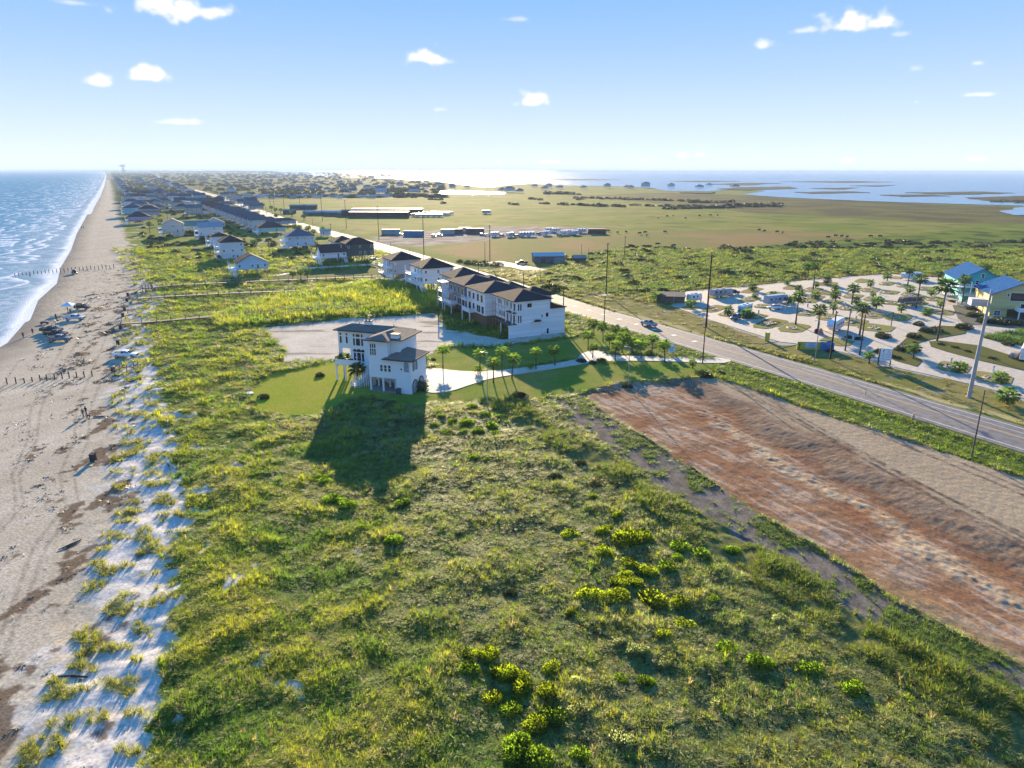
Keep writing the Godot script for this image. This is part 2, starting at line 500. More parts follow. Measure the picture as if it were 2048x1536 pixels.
func mixc(a: Color, b: Color, t: float) -> Color:
	return a.lerp(b, clampf(t, 0.0, 1.0))
func tint(x: float, z: float) -> Color:         # base colour of the ground, linear
	var p := Vector2(x, z)
	var big := n_big.get_noise_2d(x, z)
	var mid := n_mid.get_noise_2d(x, z)
	var fine := n_fine.get_noise_2d(x, z)
	var q := p + Vector2(n_mid.get_noise_2d(x + 200.0, z), n_mid.get_noise_2d(x, z + 200.0)) * (1.6 if z > -330.0 else 6.0)
	var dx := x - line_x(dune, z)
	var w := x - line_x(shore, z)
	var sand := mixc(Color(0.50, 0.43, 0.315), Color(0.60, 0.53, 0.41), 0.5 + mid * 0.5 + fine * 0.5)
	if w < 60.0 or dx < 0.0:
		var wet := clampf(1.0 - (w - 2.0 - mid * 5.0) / 11.0, 0.0, 1.0)
		sand = mixc(sand, Color(0.26, 0.225, 0.18), wet * 0.85)
	var along := n_mid.get_noise_2d(x * 3.0 + z * 1.6, z * 0.16)      # tyre lines and drift along the beach
	sand = sand * (1.0 + along * 0.13)
	if z > -330.0 and dx < -8.0 and w > 12.0:
		for k in 5:
			var o: float = [-13.0, -14.7, -21.0, -22.7, -31.0][k]
			if absf(dx - o - sin(z * 0.021 + k * 0.4) * 3.0) < 0.28: sand = sand * (0.80 + fine * 0.2)
	var edge := dx + mid * 4.0 + fine * 2.5 + n_cell.get_noise_2d(x, z) * 2.5
	if edge < 0.0:
		if dx > -26.0 and z > -320.0:
			var white := mixc(Color(0.64, 0.595, 0.53), Color(0.72, 0.68, 0.62), 0.5 + fine)
			sand = mixc(sand, white, smoothstep(-11.0, -7.0, edge + clampf(z + 150.0, -60.0, 0.0) * 0.03))
			var drift := n_cell.get_noise_2d(x * 0.9 + 70.0, z * 0.35) + fine * 0.55 - absf(dx + 12.5) * 0.055
			sand = mixc(sand, Color(0.15, 0.095, 0.055), smoothstep(0.05, 0.28, drift) * 0.85)
		return sand
	var r := road_away(q)
	var k := in_zone(q)
	if k == "" and r > 7.0: k = "pasture"
	match k:
		"lawn": return mixc(Color(0.25, 0.33, 0.022), Color(0.36, 0.34, 0.055), 0.5 + mid * 0.6 + fine * 0.5)
		"yard_lawn", "front_lawn", "drive": return mixc(Color(0.17, 0.25, 0.03), Color(0.31, 0.28, 0.075), 0.40 + mid * 0.9 + fine * 0.4)
		"town_lawn": return mixc(Color(0.12, 0.16, 0.03), Color(0.22, 0.20, 0.08), 0.4 + mid)
		"sand_lot":
			var s := mixc(Color(0.60, 0.52, 0.41), Color(0.74, 0.66, 0.54), 0.5 + mid * 0.7 + fine * 0.5)
			return mixc(s, Color(0.20, 0.17, 0.13), smoothstep(0.2, 0.5, n_mid.get_noise_2d(x * 0.6 + 9.0, z * 1.6 + 31.0)) * 0.7)
		"dirt_lot": return dirt_tint(x, z, mid, fine)
		"gravel":
			var g := mixc(Color(0.15, 0.125, 0.105), Color(0.27, 0.235, 0.19), 0.5 + fine * 0.9)
			return mixc(g, Color(0.06, 0.09, 0.02), smoothstep(-0.1, 0.3, mid + fine * 0.5))
		"verge", "verge2":
			var b := smoothstep(-13.5, -11.5, r)
			return mixc(mixc(Color(0.12, 0.17, 0.018), Color(0.08, 0.12, 0.02), 0.5 + mid), Color(0.09, 0.085, 0.035), b * (0.6 + mid))
		"campground": return mixc(Color(0.44, 0.40, 0.34), Color(0.52, 0.48, 0.42), 0.5 + mid)
		"camp_verge":
			var c := mixc(Color(0.31, 0.26, 0.10), Color(0.19, 0.20, 0.05), 0.5 + mid * 1.2 + big)
			c = mixc(c, Color(0.36, 0.30, 0.2), smoothstep(0.25, 0.5, n_mid.get_noise_2d(x + 77.0, z * 1.4)) * 0.6)
			return mixc(Color(0.50, 0.42, 0.19), c, smoothstep(9.4, 10.8, r))
		"settled": return mixc(Color(0.06, 0.09, 0.03), Color(0.17, 0.17, 0.055), smoothstep(0.0, 0.5, n_big.get_noise_2d(x * 0.7 + 90.0, z * 0.7) + mid * 0.3))
		"reeds": return mixc(Color(0.09, 0.15, 0.02), Color(0.15, 0.17, 0.03), 0.5 + mid)
		"scrub": return mixc(mixc(Color(0.115, 0.19, 0.025), Color(0.21, 0.215, 0.04), 0.5 + mid), Color(0.06, 0.10, 0.02), smoothstep(0.0, 0.4, n_mid.get_noise_2d(x * 0.6, z * 0.6 + 40.0)))
		"dry_field": return mixc(Color(0.30, 0.21, 0.09), Color(0.20, 0.205, 0.055), 0.5 + big * 1.6 + mid * 0.4)
		"yard": return mixc(Color(0.17, 0.14, 0.12), Color(0.38, 0.34, 0.3), 0.5 + mid * 1.3)
		"marsh": return mixc(Color(0.17, 0.16, 0.05), Color(0.12, 0.10, 0.045), 0.5 + big * 2.0)
		"pasture":
			var c := mixc(Color(0.17, 0.215, 0.034), Color(0.265, 0.25, 0.066), 0.5 + big * 1.4 + n_mid.get_noise_2d(x * 0.25, z * 0.25) * 0.7)
			c = mixc(c, Color(0.09, 0.11, 0.03), smoothstep(0.15, 0.5, n_big.get_noise_2d(x * 2.2, z * 2.2 + 300.0)) * 0.6)
			return mixc(Color(0.14, 0.18, 0.035), c, smoothstep(12.0, 22.0, r)) if r < 22.0 else c
	# the grassed dunes: yellow-green by the beach, browner and greyer inland
	var c := mixc(Color(0.13, 0.19, 0.02), Color(0.24, 0.25, 0.03), 0.5 + mid * 0.8 + fine * 0.4)
	if z > -150.0:
		var grey := smoothstep(14.0, 40.0, dx + mid * 12.0) * smoothstep(-150.0, -120.0, z)
		c = mixc(c, Color(0.17, 0.16, 0.075), grey * 0.7)
	c = mixc(c, Color(0.62, 0.60, 0.56), smoothstep(0.42, 0.56, n_cell.get_noise_2d(x * 0.55, z * 0.55) + mid * 0.35 + fine * 0.4 - dx * 0.02))
	if z < -330.0:
		c = mixc(c, Color(0.36, 0.34, 0.28), smoothstep(0.22, 0.4, n_mid.get_noise_2d(x * 0.5, z * 0.5)) * 0.7)
		c = mixc(c, Color(0.065, 0.095, 0.04), smoothstep(-450.0, -1000.0, z) * 0.8)
	return c
func dirt_tint(x: float, z: float, mid: float, fine: float) -> Color:
	var r := road_away(Vector2(x, z))
	var l := dirt_lines(z)
	var a := x * 0.475 + z * 0.88       # metres along the lot
	var w := r + mid * 2.6 + fine * 0.8
	var grain := n_fine.get_noise_2d(x * 4.0, z * 4.0)
	var streak := n_fine.get_noise_2d(r * 1.9 + mid * 2.0, a * 0.2)
	var tan_c := mixc(Color(0.47, 0.375, 0.25), Color(0.38, 0.29, 0.19), 0.45 + mid * 0.5 + grain * 0.4)
	var red := mixc(Color(0.275, 0.135, 0.07), Color(0.36, 0.225, 0.13), 0.5 + mid * 0.8 + grain * 0.5)
	red = mixc(red, Color(0.46, 0.35, 0.26), smoothstep(0.0, 0.5, streak * 0.9 + mid * 0.6 + grain * 0.2 + 0.25 * smoothstep(-118.0, -140.0, z)))
	red = mixc(red, Color(0.16, 0.095, 0.065), smoothstep(0.2, 0.5, grain * 0.6 + fine * 0.8) * 0.6)
	red = mixc(red, Color(0.34, 0.25, 0.12), smoothstep(-80.0, -60.0, z) * smoothstep(l.z - 5.0, l.w, r) * 0.8)
	var c := mixc(red, tan_c, smoothstep(l.x - 1.5, l.x + 1.5, w))
	var bank := smoothstep(l.y - 1.0, l.y + 1.5, w) * (1.0 - smoothstep(l.x - 2.0, l.x + 1.0, w))
	c = mixc(c, mixc(Color(0.33, 0.24, 0.16), Color(0.14, 0.095, 0.065), 0.9 * n_fine.get_noise_2d(a * 3.2, r * 0.55) + 0.45 + grain * 0.4), bank * 0.85)
	c = mixc(c, Color(0.20, 0.085, 0.04), clampf(1.0 - absf(w - l.y - 0.5) / 2.4, 0.0, 1.0) * (0.55 + grain * 0.6))
	var ridge := clampf(1.0 - absf(w - l.z) / 2.4, 0.0, 1.0) * smoothstep(-135.0, -118.0, z)
	c = mixc(c, Color(0.54, 0.42, 0.27), ridge * (0.7 + fine + grain * 0.4))
	for k in 6:        # wheel tracks along the bench, in pairs
		var o: float = [1.2, 2.9, 4.4, 5.9, 10.5, 12.0][k]
		var d := absf(r - l.x - o - sin(a * 0.045 + o * 0.3) * 1.5 + (0.10 * a + 9.0 if k in [2, 3] else 0.0))
		if d < 0.55: c = mixc(c, Color(0.10, 0.075, 0.06), (1.0 - d / 0.55) * clampf(0.6 + fine + grain * 0.6, 0.0, 1.0))
	return c

func sheet(x0: float, x1: float, z0: float, z1: float, step: float, hole: Rect2, sink: float) -> ArrayMesh:
	var nx := int(round((x1 - x0) / step))
	var nz := int(round((z1 - z0) / step))
	var v := PackedVector3Array()
	var n := PackedVector3Array()
	var c := PackedColorArray()
	var idx := PackedInt32Array()
	var w := nx + 1
	var hs := PackedFloat32Array()
	var need := PackedByteArray()
	hs.resize(w * (nz + 1))
	need.resize(w * (nz + 1))
	for j in nz + 1:
		for i in w:
			var x := x0 + i * step
			var z := z0 + j * step
			# only what the flight could see: the wedge in front, with room to step aside
			var seen_ := absf(x) < -z * 0.82 + 60.0 and z < 10.0 and not (hole.has_area() and hole.grow(-step * 1.5).has_point(Vector2(x, z)))
			if seen_: seen_ = x - line_x(shore, z) > -step * 2.0 - 20.0
			need[j * w + i] = 1 if seen_ else 0
			hs[j * w + i] = land(x, z) - sink if seen_ else -sink
	var map := PackedInt32Array()
	map.resize(w * (nz + 1))
	map.fill(-1)
	for j in nz + 1:
		for i in w:
			var at := j * w + i
			if need[at] == 0: continue
			var x := x0 + i * step
			var z := z0 + j * step
			map[at] = v.size()
			v.append(Vector3(x, hs[at], z))
			var l := hs[at - 1] if i > 0 and need[at - 1] else hs[at]
			var r := hs[at + 1] if i < nx and need[at + 1] else hs[at]
			var u := hs[at - w] if j > 0 and need[at - w] else hs[at]
			var d := hs[at + w] if j < nz and need[at + w] else hs[at]
			n.append(Vector3(l - r, step * 2.0, u - d).normalized())
			c.append(tint(x, z))
	for j in nz:
		for i in nx:
			var a := map[j * w + i]; var b := map[j * w + i + 1]; var d := map[(j + 1) * w + i]; var e := map[(j + 1) * w + i + 1]
			if a < 0 or b < 0 or d < 0 or e < 0: continue
			idx.append_array([a, b, e, a, e, d])
	var m := ArrayMesh.new()
	var arr := []
	arr.resize(Mesh.ARRAY_MAX)
	arr[Mesh.ARRAY_VERTEX] = v
	arr[Mesh.ARRAY_NORMAL] = n
	arr[Mesh.ARRAY_COLOR] = c
	arr[Mesh.ARRAY_INDEX] = idx
	m.add_surface_from_arrays(Mesh.PRIMITIVE_TRIANGLES, arr)
	return m

func soil(key: String, scale: float, bump: float, lo := 0.72) -> StandardMaterial3D:
	var m := StandardMaterial3D.new()
	m.vertex_color_use_as_albedo = true
	m.roughness = 0.95
	m.metallic_specular = 0.05
	m.uv1_triplanar = true
	m.uv1_world_triplanar = true
	m.uv1_scale = Vector3.ONE * scale
	m.albedo_texture = noise_tex("soil" + key, 512, 0.035, 5, Color(lo, lo, lo), Color(1, 1, 1))
	m.normal_enabled = true
	m.normal_texture = noise_tex("soiln", 512, 0.03, 5, Color.BLACK, Color.WHITE, 8.0)
	m.normal_scale = bump * 0.3
	return m

func ground_sheets() -> void:
	var near := soil("near", 0.11, 0.45)
	struct("ground", sheet(-94, 96, -132, -33, 0.25, Rect2(0, 500, 0, 0), 0.0), near)
	struct("ground_around", sheet(-150, 170, -340, 10, 0.5, Rect2(-94, -132, 190, 99), 0.03), near)
	struct("ground_beyond", sheet(-440, 440, -900, 8, 2.0, Rect2(-150, -340, 320, 350), 0.06), soil("mid", 0.04, 0.7))
	struct("ground_far", sheet(-2800, 2400, -3300, -300, 10.0, Rect2(-440, -900, 880, 908), 0.15), soil("far", 0.01, 0.5))
	struct("ground_horizon", sheet(-17000, 15000, -24000, -3000, 200.0, Rect2(-2800, -3300, 5200, 3000), 0.5), soil("horizon", 0.002, 0.3))

# ---------------------------------------------------------------- the gulf and the bay
func waters() -> void:
	var sea := StandardMaterial3D.new()
	sea.vertex_color_use_as_albedo = true
	sea.roughness = 0.42
	sea.metallic_specular = 0.10
	sea.uv1_triplanar = true
	sea.uv1_world_triplanar = true
	sea.uv1_scale = Vector3.ONE * 0.06
	sea.normal_enabled = true
	sea.normal_texture = noise_tex("ripple", 512, 0.05, 4, Color.BLACK, Color.WHITE, 8.0)
	sea.normal_scale = 0.9
	# rows run along the shore, columns away from it
	var ts := []
	var t := -6.0
	while t < 60000.0:
		ts.append(t)
		t += 0.9 if t < 60.0 else (0.9 + (t - 60.0) * 0.02 if t < 700.0 else t * 0.06)
	var zs := []
	var z := -60.0
	while z > -32000.0:
		zs.append(z)
		z -= 1.1 if z > -450.0 else 1.1 + (-z - 450.0) * 0.012
	var v := PackedVector3Array()
	var n := PackedVector3Array()
	var c := PackedColorArray()
	var idx := PackedInt32Array()
	var hs := PackedFloat32Array()
	var fo := PackedFloat32Array()
	var w := ts.size()
	for zz in zs:
		var x0 := line_x(shore, zz)
		for tt in ts:
			var x: float = x0 - tt
			var warp := n_big.get_noise_2d(x * 1.7, zz * 1.7) * 26.0 + n_mid.get_noise_2d(x * 0.6, zz * 0.6) * 7.0
			var far := clampf(tt / 260.0, 0.0, 1.0)
			var phase: float = (tt + warp * clampf(tt / 30.0, 0.1, 1.0)) / lerpf(13.0, 24.0, far)
			var fr: float = phase - floor(phase)
			var crest := pow(maxf(0.0, 1.0 - fr * 1.9), 1.6)
			var here := n_mid.get_noise_2d(x * 0.22 + 400.0, zz * 0.22 + floor(phase) * 9.0)
			var lace := 1.0 - absf(n_mid.get_noise_2d(x * 1.9, zz * 1.9)) * 4.0
			var run := n_mid.get_noise_2d(x * 0.35, zz * 0.9) * 5.0
			var f := 0.0
			f += smoothstep(4.5 + run * 0.8, 0.0, tt) * 0.75                      # the swash
			f = maxf(f, crest * 1.2 * smoothstep(-0.25 + far * 0.6, 0.1 + far * 0.6, here + 0.2) * (1.0 - far * 0.55))
			f = maxf(f, clampf(lace, 0.0, 1.0) * (0.42 - far) * smoothstep(-0.25, 0.25, n_big.get_noise_2d(x * 3.0, zz * 3.0) + 0.15))
			fo.append(clampf(f + (0.10 - far * 0.3 if far < 0.33 else 0.0), 0.0, 1.0))
			hs.append((crest * 0.5 * clampf(here + 0.6, 0.0, 1.0) * clampf(tt / 12.0, 0.0, 1.0) * (1.0 - far * 0.5) if tt < 700.0 else 0.0) - 0.18)
	for j in zs.size():
		for i in w:
			var at := j * w + i
			v.append(Vector3(line_x(shore, zs[j]) - ts[i], hs[at], zs[j]))
			var l := hs[at - 1] if i > 0 else hs[at]
			var r := hs[at + 1] if i < w - 1 else hs[at]
			var dt: float = ts[mini(i + 1, w - 1)] - ts[maxi(i - 1, 0)]
			n.append(Vector3((r - l) / dt, 1.0, 0.0).normalized())
			var far := clampf(ts[i] / 900.0, 0.0, 1.0)
			var blue := mixc(Color(0.06, 0.21, 0.31), Color(0.008, 0.165, 0.31), sqrt(far))
			if ts[i] < 40.0: blue = mixc(Color(0.15, 0.25, 0.31), blue, ts[i] / 40.0)
			c.append(mixc(blue, Color(0.72, 0.74, 0.78), fo[at]))
	for j in zs.size() - 1:
		for i in w - 1:
			var a := j * w + i
			idx.append_array([a, a + 1, a + w, a + 1, a + w + 1, a + w])
	var m := ArrayMesh.new()
	var arr := []
	arr.resize(Mesh.ARRAY_MAX)
	arr[Mesh.ARRAY_VERTEX] = v; arr[Mesh.ARRAY_NORMAL] = n; arr[Mesh.ARRAY_COLOR] = c; arr[Mesh.ARRAY_INDEX] = idx
	m.add_surface_from_arrays(Mesh.PRIMITIVE_TRIANGLES, arr)
	struct("sea", m, sea)
	# the bay behind the island
	var bay := StandardMaterial3D.new()
	bay.albedo_color = lin(0.16, 0.26, 0.32)
	bay.roughness = 0.24
	bay.metallic_specular = 0.5
	bay.uv1_triplanar = true
	bay.uv1_world_triplanar = true
	bay.uv1_scale = Vector3.ONE * 0.02
	bay.normal_enabled = true
	bay.normal_texture = mats["ripple"]
	bay.normal_scale = 0.6
	water_sheet("bay_water", [470, 343.4, 560, 349, 640, 352.5, 730, 355, 800, 359, 870, 362, 905, 366, 935, 372, 985, 375, 1010, 370, 1060, 368, 1140, 371, 1230, 373, 1300, 376, 1330, 382, 1420, 383, 1480, 378, 1530, 383, 1485, 389, 1560, 395, 1650, 399, 1800, 405, 1900, 408, 2048, 412, 2300, 418, 2300, 341.2, 1400, 341.2, 800, 341.2, 500, 341.5], bay, 0.35)
	water_sheet("pond_water", [880, 383, 900, 381, 960, 383, 1010, 384.5, 1010, 389, 950, 389, 885, 388], bay, 0.35)
	water_sheet("inlet_water", [2000, 424, 2040, 415, 2100, 412, 2200, 420, 2100, 430, 2030, 431], bay, 0.35)
	var mud := soil("marsh", 0.02, 0.6)
	# low marsh islands in the bay
	var isles := [[1420, 369, 1500, 366, 1560, 367, 1500, 371], [1560, 363.6, 1700, 362.6, 1790, 364.6, 1700, 366], [1700, 372, 1790, 371, 1750, 373.6], [1480, 375, 1580, 374, 1590, 378, 1500, 381, 1440, 379], [1620, 377, 1720, 376, 1690, 380], [1590, 385, 1700, 383.5, 1740, 386, 1620, 388], [1810, 386, 1960, 384, 2030, 387, 1900, 390], [1930, 396, 2060, 393, 2300, 396, 2300, 408, 2060, 408, 1960, 401], [1760, 391, 1860, 390, 1900, 393, 1800, 394], [1340, 362.8, 1420, 362, 1480, 363.4, 1400, 364.4], [1090, 359, 1180, 358.2, 1240, 360, 1150, 361], [990, 364.6, 1070, 364, 1080, 366.4, 1010, 366.6], [650, 352.2, 760, 351, 830, 352.4, 740, 353.8], [1360, 386, 1430, 385, 1420, 388]]
	for q in isles:
		var mb := MB.new()
		mb.colored = true
		mb.col = Color(0.13, 0.115, 0.05)
		var pp := area(q)
		mb.prism(wavy(pp, 0.12), 0.0, 1.1)
		struct("marsh_island", mb, mud)
	# wooded land on the far side of the bay and down the coast
	for q in [[1180, 340.6, 2400, 340.9, 2400, 343.4, 1700, 343.0, 1180, 341.4], [-40, 334.6, 230, 336, 560, 339.4, 560, 341.0, 300, 341.4, 190, 340.6, -40, 339.6]]:
		var a := s2(q[0], maxf(q[1], 340.6))
		pass
	var fm := MB.new()
	fm.colored = true
	fm.col = Color(0.035, 0.06, 0.03)
	ridge_of_trees(fm, Vector2(900, -14500), Vector2(14500, -13200), 18.0, 160)
	struct("far_shore", fm, mud)
	var fm2 := MB.new()
	fm2.colored = true
	fm2.col = Color(0.035, 0.06, 0.03)
	ridge_of_trees(fm2, Vector2(-14000, -20500), Vector2(-3300, -10200), 22.0, 200)
	struct("far_shore", fm2, mud)
func ridge_of_trees(mb: MB, a: Vector2, b: Vector2, h: float, k: int) -> void:
	for i in k:
		var p := a.lerp(b, (i + rng.randf()) / k)
		var s := a.distance_to(b) / k * rng.randf_range(0.8, 1.8)
		mb.ball(Vector3(p.x, 0, p.y + rng.randf_range(-60, 60)), Vector3(s, h * rng.randf_range(0.5, 1.0), s * 0.6), 8, 4)
func wavy(p: PackedVector2Array, amount: float) -> Array:     # subdivide an outline and unsettle it
	var r := []
	for i in p.size():
		var a := p[i]
		var b := p[(i + 1) % p.size()]
		var l := a.distance_to(b)
		for k in 6:
			var q := a.lerp(b, k / 6.0)
			var o := Vector2(b.y - a.y, a.x - b.x).normalized()
			r.append(q + (o * n_cell.get_noise_2d(q.x * 37.0 / l, q.y * 37.0 / l) * l * amount if k > 0 else Vector2.ZERO))
	return r
func water_sheet(nm: String, pts: Array, mat: Material, y: float) -> void:
	var pp := area(pts)
	var mb := MB.new()
	var poly := PackedVector2Array(wavy(pp, 0.05))
	var idx := Geometry2D.triangulate_polygon(poly)
	if idx.is_empty():
		poly = pp
		idx = Geometry2D.triangulate_polygon(poly)
	for i in range(0, idx.size(), 3):
		mb.face([Vector3(poly[idx[i]].x, y, poly[idx[i]].y), Vector3(poly[idx[i + 1]].x, y, poly[idx[i + 1]].y), Vector3(poly[idx[i + 2]].x, y, poly[idx[i + 2]].y)], Vector3.UP)
	struct(nm, mb, mat)

# ---------------------------------------------------------------- road, drives, paving
func ribbon(mb: MB, line: Array, o0: float, o1: float, y: float) -> void:
	for i in line.size() - 1:
		var q := []
		for k in [i, i + 1]:
			var d: Vector2 = (line[mini(k + 1, line.size() - 1)] - line[maxi(k - 1, 0)]).normalized()
			var nrm := Vector2(-d.y, d.x)      # towards the campground side
			q.append([line[k] + nrm * o0, line[k] + nrm * o1])
		mb.face([Vector3(q[0][0].x, y, q[0][0].y), Vector3(q[0][1].x, y, q[0][1].y), Vector3(q[1][1].x, y, q[1][1].y), Vector3(q[1][0].x, y, q[1][0].y)], Vector3.UP)
func smooth_line(l: Array, k := 8) -> Array:
	var cu := Curve2D.new()
	for i in l.size():
		var d: Vector2 = (l[mini(i + 1, l.size() - 1)] - l[maxi(i - 1, 0)])
		var a: float = l[i].distance_to(l[maxi(i - 1, 0)])
		var b: float = l[i].distance_to(l[mini(i + 1, l.size() - 1)])
		d = d.normalized()
		cu.add_point(l[i], -d * a * 0.3, d * b * 0.3)
	var r := []
	for i in l.size() - 1:
		for j in k: r.append(cu.sample(i, float(j) / k))
	r.append(l[-1])
	return r
func slab(nm: String, pts: Array, mat: Material, y0: float, y1: float, rounding := 0) -> MeshInstance3D:
	var pp := area(pts)
	var poly := Array(pp)
	for it in rounding:
		var r := []
		for i in poly.size():
			var a: Vector2 = poly[i]; var b: Vector2 = poly[(i + 1) % poly.size()]
			r.append(a.lerp(b, 0.25)); r.append(a.lerp(b, 0.75))
		poly = r
	var mb := MB.new()
	mb.prism(poly, y0, y1)
	return struct(nm, mb, mat)
func tarmac(c: Color, key: String, sc: float, lo: float) -> StandardMaterial3D:
	var m := StandardMaterial3D.new()
	m.albedo_color = c
	m.roughness = 0.85
	m.uv1_triplanar = true
	m.uv1_world_triplanar = true
	m.uv1_scale = Vector3.ONE * sc
	m.albedo_texture = noise_tex(key, 512, 0.02, 6, Color(lo, lo, lo), Color(1, 1, 1))
	m.detail_enabled = false
	return m
func road_and_paving() -> void:
	var line := smooth_line(ROAD)
	var mb := MB.new()
	ribbon(mb, line, -6.7, 6.7, 0.06)
	var road := struct("highway", mb, tarmac(lin(0.14, 0.14, 0.155), "tarmac", 0.05, 0.62))
	var white := paint(lin(0.72, 0.72, 0.70), 0.8)
	var yellow := paint(lin(0.62, 0.42, 0.16), 0.8)
	for o in [-5.2, 5.4]:
		var e := MB.new()
		ribbon(e, line, o - 0.09, o + 0.09, 0.075)
		struct("edge_line", e, white, road)
	for o in [0.25, 0.6]:
		var e := MB.new()
		ribbon(e, line, o - 0.08, o + 0.08, 0.075)
		struct("centre_line", e, yellow, road)
	# pale dashes painted in the turning lane, up the road
	var a: Vector2 = Vector2(50, -188)
	var dir := Vector2(-0.475, -0.88)
	for i in 9:
		var p := a + dir * (i * 8.5)
		var e := MB.new()
		e.face([Vector3(p.x - 0.7, 0.078, p.y + 0.4), Vector3(p.x + 0.7, 0.078, p.y - 0.3), Vector3(p.x + 0.7 + dir.x * 1.1, 0.078, p.y - 0.3 + dir.y * 1.1), Vector3(p.x - 0.7 + dir.x * 1.1, 0.078, p.y + 0.4 + dir.y * 1.1)], Vector3.UP)
		struct("road_dash", e, white, road)
	var le := MB.new()
	ribbon(le, line.slice(6, 26), 2.9, 3.04, 0.076)
	struct("lane_line", le, white, road)
	# the campground's mouth onto the highway
	slab("campground_entrance", [1470, 685, 1525, 688, 1562, 682, 1600, 688, 1548, 700, 1545, 708, 1570, 716, 1620, 726, 1560, 714], tarmac(lin(0.15, 0.15, 0.16), "tarmac", 0.05, 0.62), -0.2, 0.062)
	var conc := tarmac(lin(0.44, 0.385, 0.315), "concrete", 0.06, 0.8)
	slab("campground_paving", [1344, 612, 1352, 590, 1375, 583, 1500, 572, 1620, 560, 1780, 548, 1880, 556, 1920, 570, 2100, 580, 2300, 700, 2150, 815, 2048, 797, 1960, 773, 1860, 750, 1790, 735, 1700, 708, 1650, 697, 1600, 688, 1560, 684, 1510, 668, 1420, 640], conc, -0.2, 0.07)
	slab("driveway", [846, 738, 870, 736, 910, 742, 960, 744, 1060, 735, 1155, 720, 1160, 708, 1185, 701, 1205, 702, 1215, 711, 1330, 714, 1420, 713, 1470, 721, 1440, 728, 1330, 722, 1200, 722, 1155, 730, 1060, 745, 985, 756, 940, 770, 905, 782, 870, 787, 846, 783], tarmac(lin(0.56, 0.50, 0.42), "concrete", 0.06, 0.8), -0.3, 0.09, 1)
	slab("dirt_track", [1000, 522, 1040, 529, 1100, 541, 1150, 560, 1200, 582, 1230, 590, 1200, 592, 1140, 570, 1080, 548, 1020, 534, 950, 527], tarmac(lin(0.42, 0.36, 0.27), "concrete", 0.06, 0.8), -0.2, 0.05)
	slab("village_street", [540, 512, 556, 510, 572, 522, 592, 534, 600, 540, 575, 550, 520, 555, 515, 551, 560, 545, 565, 538], conc, -0.3, 0.12, 1)
	slab("beach_access", [265, 566, 290, 556, 345, 546, 352, 548, 330, 560, 280, 575], tarmac(lin(0.55, 0.51, 0.44), "concrete", 0.06, 0.8), -0.3, 0.1, 1)

# ---------------------------------------------------------------- grass, shrubs, palms
func tuft(seed_: int, blades: int, h: float, spread: float, wide: float) -> ArrayMesh:
	var r := RandomNumberGenerator.new()
	r.seed = seed_
	var mb := MB.new()
	mb.colored = true
	for i in blades:
		var a := r.randf() * TAU
		var d := Vector3(cos(a), 0, sin(a))
		var s := Vector3(-d.z, 0, d.x) * wide * r.randf_range(0.6, 1.2)
		var base := d * r.randf() * spread * 0.45 + Vector3(0, -0.08, 0)
		var hh := h * r.randf_range(0.55, 1.1)
		var mid := base + d * spread * r.randf_range(0.1, 0.35) + Vector3(0, hh * 0.65, 0)
		var tip := base + d * spread * r.randf_range(0.35, 0.95) + Vector3(0, hh * r.randf_range(0.75, 1.05), 0)
		var t := r.randf_range(0.7, 1.15)
		mb.col = Color(t, t, t * 0.9)
		mb.quad(base - s, base + s, mid + s * 0.8, mid - s * 0.8)
		mb.col = Color(t * 1.15, t * 1.1, t * 0.8)
		mb.tri(mid - s * 0.8, mid + s * 0.8, tip)
	return mb.mesh()
func leaf_ball(seed_: int, leaves: int, size: float, flat := 0.75, rag := 0.3) -> ArrayMesh:      # a unit dome of leaf-sized faces
	var r := RandomNumberGenerator.new()
	r.seed = seed_
	var mb := MB.new()
	mb.colored = true
	var lumps := []
	for i in 9:
		var a := r.randf() * TAU
		lumps.append(Vector3(cos(a), r.randf_range(0.0, 1.0), sin(a)) * r.randf_range(0.5, 1.0))
	for i in leaves:
		var d := Vector3(r.randfn(), absf(r.randfn()) * 0.9 - 0.12, r.randfn()).normalized()
		var k := 1.0 - rag
		for l in lumps: k = maxf(k, 1.0 - rag + rag * 1.6 * maxf(0.0, d.dot(l.normalized()) - 0.55))
		var p := d * k * pow(r.randf(), 0.22)
		p.y *= flat
		var u := Vector3(r.randfn(), r.randfn(), r.randfn()).normalized()
		var w := (u.cross(d) + Vector3(0.001, 0, 0)).normalized()
		u = (d * 0.7 + u * 0.8).normalized()
		var s := size * r.randf_range(0.6, 1.3)
		var t := r.randf_range(0.65, 1.2)
		mb.col = Color(t, t, t)
		var at_ := mb.n.size()
		var q := [p - w * s * 0.5, p + u * s * 0.35 - w * s * 0.1, p + u * s, p + w * s * 0.5]
		if (q[2] - q[0]).cross(q[1] - q[0]).dot(d) < 0.0: q.reverse()
		mb.quad(q[0], q[1], q[2], q[3])
		for j in range(at_, mb.n.size()): mb.n[j] = (mb.n[j] * 0.5 + d * 0.6 + Vector3.UP * 0.25).normalized()
	return mb.mesh()
func multi(nm: String, mesh: Mesh, mat: Material, xf: Array, cols: Array, parent: Node = self) -> MultiMeshInstance3D:
	var mm := MultiMesh.new()
	mm.transform_format = MultiMesh.TRANSFORM_3D
	mm.use_colors = true
	mm.mesh = mesh
	mm.instance_count = xf.size()
	for i in xf.size():
		mm.set_instance_transform(i, xf[i])
		mm.set_instance_color(i, cols[i])
	var o := MultiMeshInstance3D.new()
	o.multimesh = mm
	o.material_override = mat
	o.name = numbered(nm) if parent == self else nm
	parent.add_child(o, true)
	o.set_meta("kind", "stuff")
	return o
